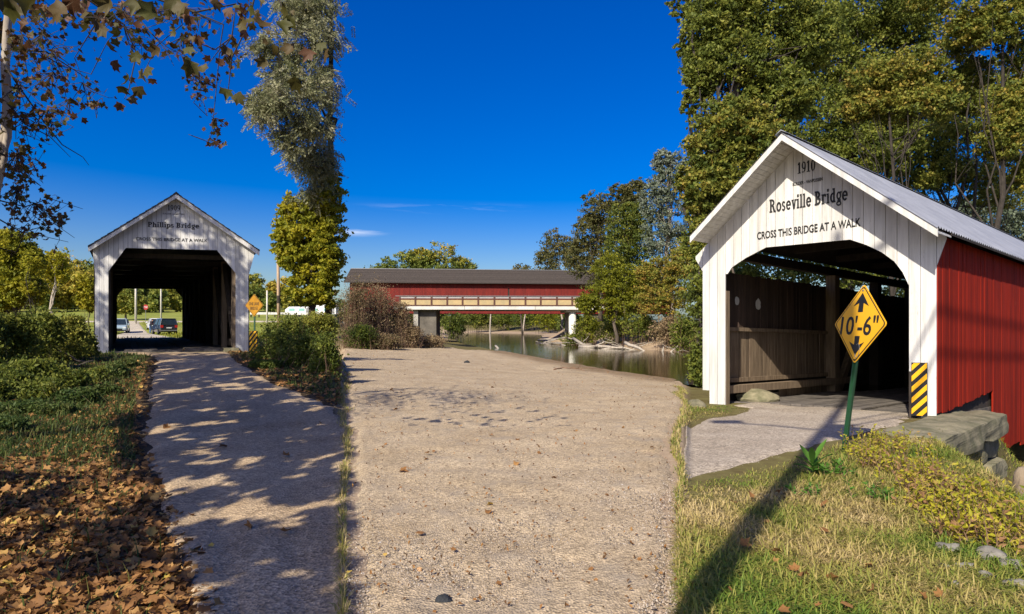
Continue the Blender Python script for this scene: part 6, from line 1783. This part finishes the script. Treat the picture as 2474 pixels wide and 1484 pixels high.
# clearance sign by the right bridge
Ys = 8.7
cs = P(2075.5, 783, Ys)
th_s = math.radians(83.0)
sr = np.array([math.cos(th_s), -math.sin(th_s), 0.0]); sn_ = np.array([math.sin(th_s), math.cos(th_s), 0.0])
leanv = np.array([math.cos(math.radians(28.5)) * .112, -math.sin(math.radians(28.5)) * .112, 1.0])
foot = cs - leanv * (cs[2] - float(H(cs[0], cs[1])) + .1) + sn_ * .03
leanv /= np.linalg.norm(leanv)
cl = thing('clearance_sign', foot, "yellow diamond clearance sign reading 10'-6\" on a green post before the red-sided bridge", 'road sign')
TS = frame(cs, sr, sn_, leanv)
hwid = 0.545
diamond(TS, hwid, 0.555, cl, yellow_sign)
for s_, nm in ((1, 'arrow'), (-1, 'arrow')):
    tip, root = s_ * .43, s_ * .165
    MB().prism(TS, [(-.05, root), (.05, root), (.045, s_ * .29), (.155, s_ * .245), (0, tip), (-.155, s_ * .245), (-.045, s_ * .29)], -0.0105, -0.0078).build(nm, sign_black, cl)
v_, f_ = font_mesh("10'-6\"", 0.012)
put_text(v_, f_, TS, 0.0, -0.02, .76, sign_black, cl, -0.0078, height=.27, thick=.0025)
for z_ in (.46, -.42): MB().tube([TS(0, -.012, z_), TS(0, -.006, z_)], .014, 8).build('bolt', galv, cl)
top_pt = TS(0, 0.03, 0.35)
pd = top_pt - foot; pl_ = np.linalg.norm(pd)
TP = frame(foot, sr, sn_, pd / pl_)
MB().box(TP, (-.022, .0, 0), (.022, .008, pl_)).build('post_web', green_steel, cl)
for s_ in (-1, 1):
    MB().add([TP(s_ * .022, 0, 0), TP(s_ * .027, -.03, 0), TP(s_ * .043, -.03, 0), TP(s_ * .024, .01, 0), TP(s_ * .022, 0, pl_), TP(s_ * .027, -.03, pl_), TP(s_ * .043, -.03, pl_), TP(s_ * .024, .01, pl_)],
             [(0, 1, 2, 3), (7, 6, 5, 4), (0, 4, 5, 1), (1, 5, 6, 2), (2, 6, 7, 3), (3, 7, 4, 0)]).build('post_flange', green_steel, cl)
for k in range(16):
    z_ = .12 + k * .075
    MB().tube([TP(0, -.0012, z_), TP(0, .0004, z_)], .007, 8).build('bolt_hole', sign_black, cl)
ring_ = [TP(.035 + .045 * math.cos(a), -.04, pl_ - .72 + .10 * math.sin(a)) for a in np.linspace(-2.6, 2.2, 14)]
MB().tube(ring_, .004, 5).build('wire_loop', galv, cl)

# striped marker at the right bridge's post
om = thing('object_marker', T3(-0.42, -0.12, 0), 'yellow and black striped marker panel against the right post of the white portal', 'road sign')
oy = q3(2216, 1000)
TM = frame(T3(oy[0] + .06, -0.10, q3(2216, 1004)[1]), D1, D2)
stripes_panel(TM, q3(2234, 940)[0] - q3(2198, 940)[0] + .02, q3(2216, 876)[1] - q3(2216, 1004)[1], om, True, 5)
MB().box(TM, (-.19, .014, -.42), (-.15, .03, .9)).build('post', dark_wood, om)

# one lane sign and striped marker at the left bridge
Yl = 23.6
cs1 = P(614, 738, Yl); ft1 = gpt(612, Yl); ft1[2] -= .1
ol = thing('one_lane_sign', ft1, 'dark yellow diamond sign reading ONE LANE BRIDGE right of the white bridge', 'road sign')
a_ = math.radians(-20)
TL = frame(cs1, (math.cos(a_), math.sin(a_), 0), (-math.sin(a_), math.cos(a_), 0))
diamond(TL, 0.43, 0.43, ol, shade_yellow, .05)
for body, z_, w_ in (('ONE LANE', .06, .46), ('BRIDGE', -.11, .34)):
    v_, f_ = font_mesh(body, .01); put_text(v_, f_, TL, 0, z_, w_, sign_black, ol, -0.008, height=.12, thick=.002)
MB().box(W, (cs1[0] - .03, Yl + .02, ft1[2]), (cs1[0] + .03, Yl + .05, cs1[2] + .2)).build('post', green_steel, ol)
ft2 = gpt(612, 22.8)
o2 = thing('object_marker', ft2, 'yellow and black striped marker panel under the one lane sign', 'road sign')
TM2 = frame(P(612, 864, 22.8), (math.cos(a_), math.sin(a_), 0), (-math.sin(a_), math.cos(a_), 0))
stripes_panel(TM2, .36, .96, o2, True, 5)
MB().box(TM2, (-.02, .014, -.5), (.02, .04, .9)).build('post', green_steel, o2)

# ------------------------------------------------------------------ cars, person and things on the meadow
glass = M('dark_car_glass', (0.02, 0.03, 0.035), rough=.08, spec=.8)
tyre_m = M('tyre_rubber', (0.015, 0.015, 0.015), rough=.9)
rim_m = M('alloy_rim', (0.45, 0.45, 0.46), rough=.35, metal=.8)
red_lamp = M('red_tail_lamp', (0.45, 0.02, 0.015), rough=.25, spec=.6)
clear_lamp = M('clear_head_lamp', (0.75, 0.75, 0.72), rough=.15, spec=.7)
plate_m = M('licence_plate', (0.7, 0.7, 0.66), rough=.5)


def car(px, Y, heading, paint, label, suv=False, py=None):
    g = gpt(px, Y)
    t = thing('parked_car', g, label, 'car', 'cars parked beyond the white bridge')
    c, s = math.cos(heading), math.sin(heading)
    fw = np.array([s, c, 0]); rt = np.array([c, -s, 0])
    T = frame(g + np.array([0, 0, .07]), rt, fw)
    Lc, Wc, hb, ht = (4.7, 1.86, .98, 1.72) if suv else (4.4, 1.74, .86, 1.45)
    # body: sections along the length, narrowing upwards
    prof = [(-Lc / 2, .45, .62), (-Lc / 2 + .05, .30, hb - .06), (-Lc / 2 + .5, .2, hb), (0, .2, hb + .02), (Lc / 2 - 1.15, .2, hb), (Lc / 2 - .35, .22, hb - .10), (Lc / 2 - .04, .28, hb - .25), (Lc / 2, .42, .58)]
    mb = MB(); vs = []
    for v, z0, z1 in prof:
        e = 0.90 if abs(v) > Lc / 2 - .1 else 1.0
        w = Wc / 2 * e
        vs += [T(-w * .94, v, z0), T(-w, v, z0 + (z1 - z0) * .45), T(-w * .93, v, z1), T(w * .93, v, z1), T(w, v, z0 + (z1 - z0) * .45), T(w * .94, v, z0)]
    n = len(prof); fs = []
    for i in range(n - 1):
        for k in range(6): fs.append((i * 6 + k, i * 6 + (k + 1) % 6, (i + 1) * 6 + (k + 1) % 6, (i + 1) * 6 + k))
    fs += [tuple(range(6)), tuple(range((n - 1) * 6 + 5, (n - 1) * 6 - 1, -1))]
    mb.add(vs, fs); mb.build('body', paint, t, bevel=.025)
    rb_, rf = (-Lc / 2 + .18, Lc / 2 - 1.75) if suv else (-Lc / 2 + .95, Lc / 2 - 1.75)
    gb, gf = (-Lc / 2 + .04, Lc / 2 - 1.05) if suv else (-Lc / 2 + .35, Lc / 2 - 1.0)
    w0, w1_ = Wc / 2 * .92, Wc / 2 * .74
    q = [T(-w0, gb, hb - .005), T(w0, gb, hb - .005), T(w0, gf, hb - .005), T(-w0, gf, hb - .005), T(-w1_, rb_, ht - .06), T(w1_, rb_, ht - .06), T(w1_, rf, ht - .06), T(-w1_, rf, ht - .06)]
    MB().add(q, [(3, 2, 1, 0), (4, 5, 6, 7), (0, 1, 5, 4), (1, 2, 6, 5), (2, 3, 7, 6), (3, 0, 4, 7)]).build('window_glass', glass, t, bevel=.02)
    MB().add([T(-w1_ - .015, rb_ - .05, ht - .075), T(w1_ + .015, rb_ - .05, ht - .075), T(w1_ + .015, rf + .05, ht - .075), T(-w1_ - .015, rf + .05, ht - .075), T(-w1_ * .9, rb_, ht), T(w1_ * .9, rb_, ht), T(w1_ * .9, rf, ht), T(-w1_ * .9, rf, ht)],
             [(3, 2, 1, 0), (4, 5, 6, 7), (0, 1, 5, 4), (1, 2, 6, 5), (2, 3, 7, 6), (3, 0, 4, 7)]).build('roof', paint, t)
    for s_ in (-1, 1):
        for (va, wa, vb, wb) in ((gf, w0, rf, w1_), (gb, w0, rb_, w1_), ((gf + gb) / 2, w0, (rf + rb_) / 2, w1_)):
            MB().tube([T(s_ * (wa + .004), va, hb - .02), T(s_ * (wb + .004), vb, ht - .06)], .035, 6).build('pillar', paint, t)
        for v in (-Lc / 2 + .85, Lc / 2 - .85):
            wheel = MB().tube([T(s_ * (Wc / 2 - .2), v, .26), T(s_ * (Wc / 2 + .01), v, .26)], .33, 20).build('wheel', tyre_m, t)
            MB().tube([T(s_ * (Wc / 2 + .002), v, .26), T(s_ * (Wc / 2 + .025), v, .26)], .2, 14).build('rim', rim_m, wheel)
        MB().box(T, (min(s_ * .5, s_ * .82), Lc / 2 - .20, .56), (max(s_ * .5, s_ * .82), Lc / 2 - .0, .70)).build('headlight', clear_lamp, t)
        MB().box(T, (min(s_ * .58, s_ * .86), -Lc / 2 - .012, .70), (max(s_ * .58, s_ * .86), -Lc / 2 + .1, .98 if suv else .82)).build('tail_light', red_lamp, t)
        MB().box(T, (min(s_ * (Wc / 2 - .02), s_ * (Wc / 2 + .16)), gf - .28, hb + .0), (max(s_ * (Wc / 2 - .02), s_ * (Wc / 2 + .16)), gf - .16, hb + .15)).build('mirror', paint, t)
    MB().box(T, (-.26, -Lc / 2 - .03, .62), (.26, -Lc / 2 - .004, .74)).build('number_plate', plate_m, t)
    MB().box(T, (-.45, Lc / 2 - .03, .36), (.45, Lc / 2 + .012, .52)).build('grille', tyre_m, t)
    MB().box(T, (-.8, -Lc / 2 - .05, .34), (.8, -Lc / 2 + .05, .44)).build('bumper', rim_m if suv else tyre_m, t)
    MB().box(T, (-.8, Lc / 2 - .06, .2), (.8, Lc / 2 + .03, .34)).build('bumper', tyre_m, t)


paint_blue = M('silver_blue_car_paint', (0.30, 0.38, 0.42), (0.28, 0.36, 0.40), 1, .3, spec=.6, coat=.6)
paint_white = M('white_car_paint', (0.72, 0.73, 0.74), (0.70, 0.71, 0.72), 1, .3, spec=.6, coat=.6)
paint_black = M('black_car_paint', (0.02, 0.021, 0.025), (0.018, 0.019, 0.022), 1, .2, spec=.6, coat=.8)
car(289, 77, math.radians(153), paint_blue, 'silver-blue car facing the bridge on the left of the far lane', True)
car(397, 72, math.radians(-40), paint_black, 'black car seen from behind at the right of the far lane', True)
car(376, 83, math.radians(-36), paint_white, 'white car behind the black one with a person beside it')


def person(px, Y):
    g = gpt(px, Y)
    t = thing('person', g, 'person in a dark top and blue jeans leaning over beside the white car', 'person')
    J = {'pel': (0, 0, .93), 'ab': (.04, 0, 1.08), 'ch': (.16, 0, 1.28), 'nk': (.24, 0, 1.44), 'hd': (.30, 0, 1.54), 'ht': (.33, 0, 1.66),
         'hl': (0, -.10, .88), 'kl': (.04, -.11, .48), 'al': (-.02, -.12, .08), 'tl': (.12, -.13, .04), 'hr': (0, .10, .88), 'kr': (.02, .12, .48), 'ar': (-.08, .13, .08), 'tr': (.06, .14, .04),
         'sl': (.19, -.19, 1.38), 'el': (.27, -.23, 1.10), 'wl': (.44, -.20, .98), 'fl': (.52, -.19, .96), 'sr': (.19, .19, 1.38), 'er': (.28, .23, 1.10), 'wr': (.46, .2, 1.0), 'fr': (.54, .19, .98)}
    R = {'pel': .15, 'ab': .145, 'ch': .16, 'nk': .06, 'hd': .095, 'ht': .08, 'hl': .095, 'kl': .065, 'al': .045, 'tl': .04, 'sl': .07, 'el': .048, 'wl': .034, 'fl': .03}
    names = list(J); idx = {n_: i for i, n_ in enumerate(names)}
    E = [('pel', 'ab'), ('ab', 'ch'), ('ch', 'nk'), ('nk', 'hd'), ('hd', 'ht'), ('pel', 'hl'), ('hl', 'kl'), ('kl', 'al'), ('al', 'tl'), ('pel', 'hr'), ('hr', 'kr'), ('kr', 'ar'), ('ar', 'tr'), ('ch', 'sl'), ('sl', 'el'), ('el', 'wl'), ('wl', 'fl'), ('ch', 'sr'), ('sr', 'er'), ('er', 'wr'), ('wr', 'fr')]
    me = bpy.data.meshes.new('body')
    me.from_pydata([tuple(np.array(J[n_]) + g + np.array([0, 0, .03])) for n_ in names], [(idx[a], idx[b_]) for a, b_ in E], [])
    m = bpy.data.materials.new('jeans_top_and_skin')
    N, L, b = nodes_of(m)
    tc = N.new('ShaderNodeTexCoord'); sp_ = N.new('ShaderNodeSeparateXYZ'); L.new(tc.outputs['Object'], sp_.inputs[0])
    mr = N.new('ShaderNodeMapRange'); mr.inputs['From Min'].default_value = g[2]; mr.inputs['From Max'].default_value = g[2] + 1.8; L.new(sp_.outputs['Z'], mr.inputs['Value'])
    rp = N.new('ShaderNodeValToRGB'); rp.color_ramp.interpolation = 'CONSTANT'; e = rp.color_ramp.elements
    e[0].position = 0; e[0].color = (.03, .025, .02, 1); e[1].position = .06; e[1].color = (.10, .17, .32, 1)
    q = e.new(.52); q.color = (.03, .02, .03, 1); q = e.new(.825); q.color = (.42, .24, .17, 1)
    L.new(mr.outputs[0], rp.inputs[0]); L.new(rp.outputs[0], b.inputs['Base Color']); b.inputs['Roughness'].default_value = .9
    me.materials.append(m)
    o = obj('body', me, None, t)
    md = o.modifiers.new('skin', 'SKIN')
    for i, n_ in enumerate(names):
        k = n_ if n_ in R else n_[:-1] + 'l'
        me.skin_vertices[0].data[i].radius = (R[k], R[k])
    me.skin_vertices[0].data[idx['pel']].use_root = True
    o.modifiers.new('sub', 'SUBSURF').levels = 2
    bm = bmesh.new(); bmesh.ops.create_uvsphere(bm, u_segments=12, v_segments=8, radius=.115)
    for v in bm.verts: v.co = Vector((v.co.x * 1.0 + g[0] + .29, v.co.y + g[1], max(v.co.z, -.03) * 1.0 + g[2] + 1.66))
    hm = bpy.data.meshes.new('hair'); bm.to_mesh(hm); bm.free()
    obj('hair', hm, M('dark_brown_hair', (.03, .018, .01), rough=.7), t)


me_dummy = None
try:
    person(363, 77)
except Exception as ex:
    print('person failed', ex)


def pole(px, Y, top_py, r, mat, label, band=False, name='utility_pole', lean=0, arm=0):
    g = gpt(px, Y); tp = P(px + lean, top_py, Y)
    t = thing(name, g, label, 'pole')
    MB().tube([g - [0, 0, .3], tp], [r, r * .72], 10).build('shaft', mat, t, smooth=True)
    if band:
        m_ = g + (tp - g) * .42; MB().tube([m_ - [0, 0, .35], m_ + [0, 0, .35]], [r * .98, r * .97], 10).build('band', bark_dark, t)
    if arm: MB().box(W, (tp[0] - arm, tp[1] - .1, tp[2] - .5), (tp[0] + arm, tp[1] - .0, tp[2] - .3)).build('cross_arm', mat, t)


pole(674, 58, 600, .17, pole_wood, 'tall brown wooden utility pole with a dark band right of the white bridge', True, lean=-3)
pole(645, 96, 702, .15, pole_pale, 'short pale pole on the meadow right of the one lane sign')
pole(328, 96, 640, .17, pole_pale, 'pale pole seen through the bridge above the silver-blue car')
pole(389, 94, 640, .13, pole_pale, 'slim white pole seen through the bridge behind the cars')

# stop sign at the far junction
g = gpt(352, 97)
st = thing('stop_sign', g, 'small red octagonal stop sign seen through the bridge at the junction', 'road sign')
MB().tube([g, g + np.array([0, 0, 2.9])], .04, 6).build('post', galv, st)
oc = [(.42 * math.cos(math.radians(22.5 + 45 * k)), 2.5 + .42 * math.sin(math.radians(22.5 + 45 * k))) for k in range(8)]
TG = frame(g, (1, 0, 0), (0, 1, 0))
MB().prism(TG, oc, -.07, -.05).build('panel', M('stop_sign_red', (.4, .03, .03), rough=.5), st)
v_, f_ = font_mesh('STOP', .01); put_text(v_, f_, TG, 0, 2.5, .62, plate_m, st, -.071, height=.26)

# low white guard rail and parked trailers beyond the meadow
gr = thing('guard_rail', gpt(690, 128), 'long low white guard rail on dark posts across the far meadow', 'guard rail')
pa, pb = gpt(604, 128), gpt(800, 128)
k1 = (pb - pa); ln_ = np.hypot(k1[0], k1[1])
TR = lambda u, v, w: np.array([pa[0] + k1[0] * u / ln_, pa[1] + v, float(H(pa[0] + k1[0] * u / ln_, pa[1])) + w])
for k in range(int(ln_ / 1.6)):
    MB().box(TR, (k * 1.6, .1, -.1), (k * 1.6 + .22, .3, .65)).build('rail_post', bark_dark, gr)
for k in range(4):
    MB().box(TR, (ln_ * k / 4, 0, .55), (ln_ * (k + 1) / 4 - .05, .09, 1.0)).build('rail', white_wood, gr)
for k, (px, w_, h_) in enumerate(((718, 5.2, 2.1), (776, 6.2, 2.6))):
    g = gpt(px, 134)
    tr_ = thing('camper_trailer', g, ['white camper trailer with a pale green window behind the guard rail', 'larger white camper trailer at the right end of the guard rail'][k], 'trailer')
    TT = frame(g, (1, 0, 0), (0, 1, 0))
    MB().prism(TT, [(-w_ / 2, .5), (w_ / 2, .5), (w_ / 2, h_ * .9), (w_ / 2 - .4, h_), (-w_ / 2 + .8, h_), (-w_ / 2, h_ * .7)], 0, 2.2).build('body', paint_white, tr_, bevel=.05)
    for u in (-w_ * .22, w_ * .18): MB().box(TT, (u - .6, -.02, 1.2), (u + .6, .03, 1.75)).build('window', M('greenish_window', (.25, .5, .45), rough=.2), tr_)
    MB().box(TT, (w_ * .36, -.02, .6), (w_ * .36 + .55, .02, h_ * .85)).build('door', galv, tr_)
    for s_ in (-.45, .45): MB().tube([TT(s_, .02, .38), TT(s_, .3, .38)], .36, 14).build('wheel', tyre_m, tr_)
    MB().tube([TT(-w_ / 2 - .9, 1.1, .45), TT(-w_ / 2 + .1, 1.1, .5)], .06, 6).build('hitch', galv, tr_)

# utility pole behind the camera, whose shadow crosses the grass; transformer, crossarm, service wires
base = np.array([-1.45, -0.65, 0.0]); base[2] = H(base[0], base[1]) - .3
HP = 17.6
up = thing('utility_pole', base, 'wooden utility pole with crossarm, transformer and wires whose shadow crosses the bank', 'pole')
MB().tube([base, base + [0, 0, HP * .5], base + [0, 0, HP]], [.115, .105, .09], 14).build('shaft', pole_wood, up, smooth=True)
MB().tube([base + [.42, .12, 10.0], base + [.42, .12, 11.0]], .27, 14).build('transformer', galv, up)
MB().box(W, (base[0] - .1, base[1] - .12, 11.2), (base[0] + .5, base[1] - .04, 11.35)).build('bracket', galv, up)
MB().tube([base + [-1.5, .5, 11.4], base + [-.1, 0, 10.9]], .045, 6).build('lamp_arm', galv, up)
MB().tube([base + [-1.9, .62, 11.3], base + [-1.4, .47, 11.5]], .15, 8).build('lamp_head', galv, up)
MB().box(W, (base[0] - 1.2, base[1] - .2, base[2] + HP - .9), (base[0] + 1.2, base[1] - .13, base[2] + HP - .75)).build('cross_arm', pole_wood, up)
for z0, z1, y_ in ((11.4, 10.6, 0.0), (10.5, 9.6, .25)):
    a = base + [0, 0, z0 - base[2]]; b_ = np.array([40.0, 34.0 + y_, z1 + 2.2])
    pts = [a + (b_ - a) * f - np.array([0, 0, 1.1 * 4 * f * (1 - f)]) for f in np.linspace(0, 1, 24)]
    MB().tube(pts, .034, 5).build('wire', sign_black, up)
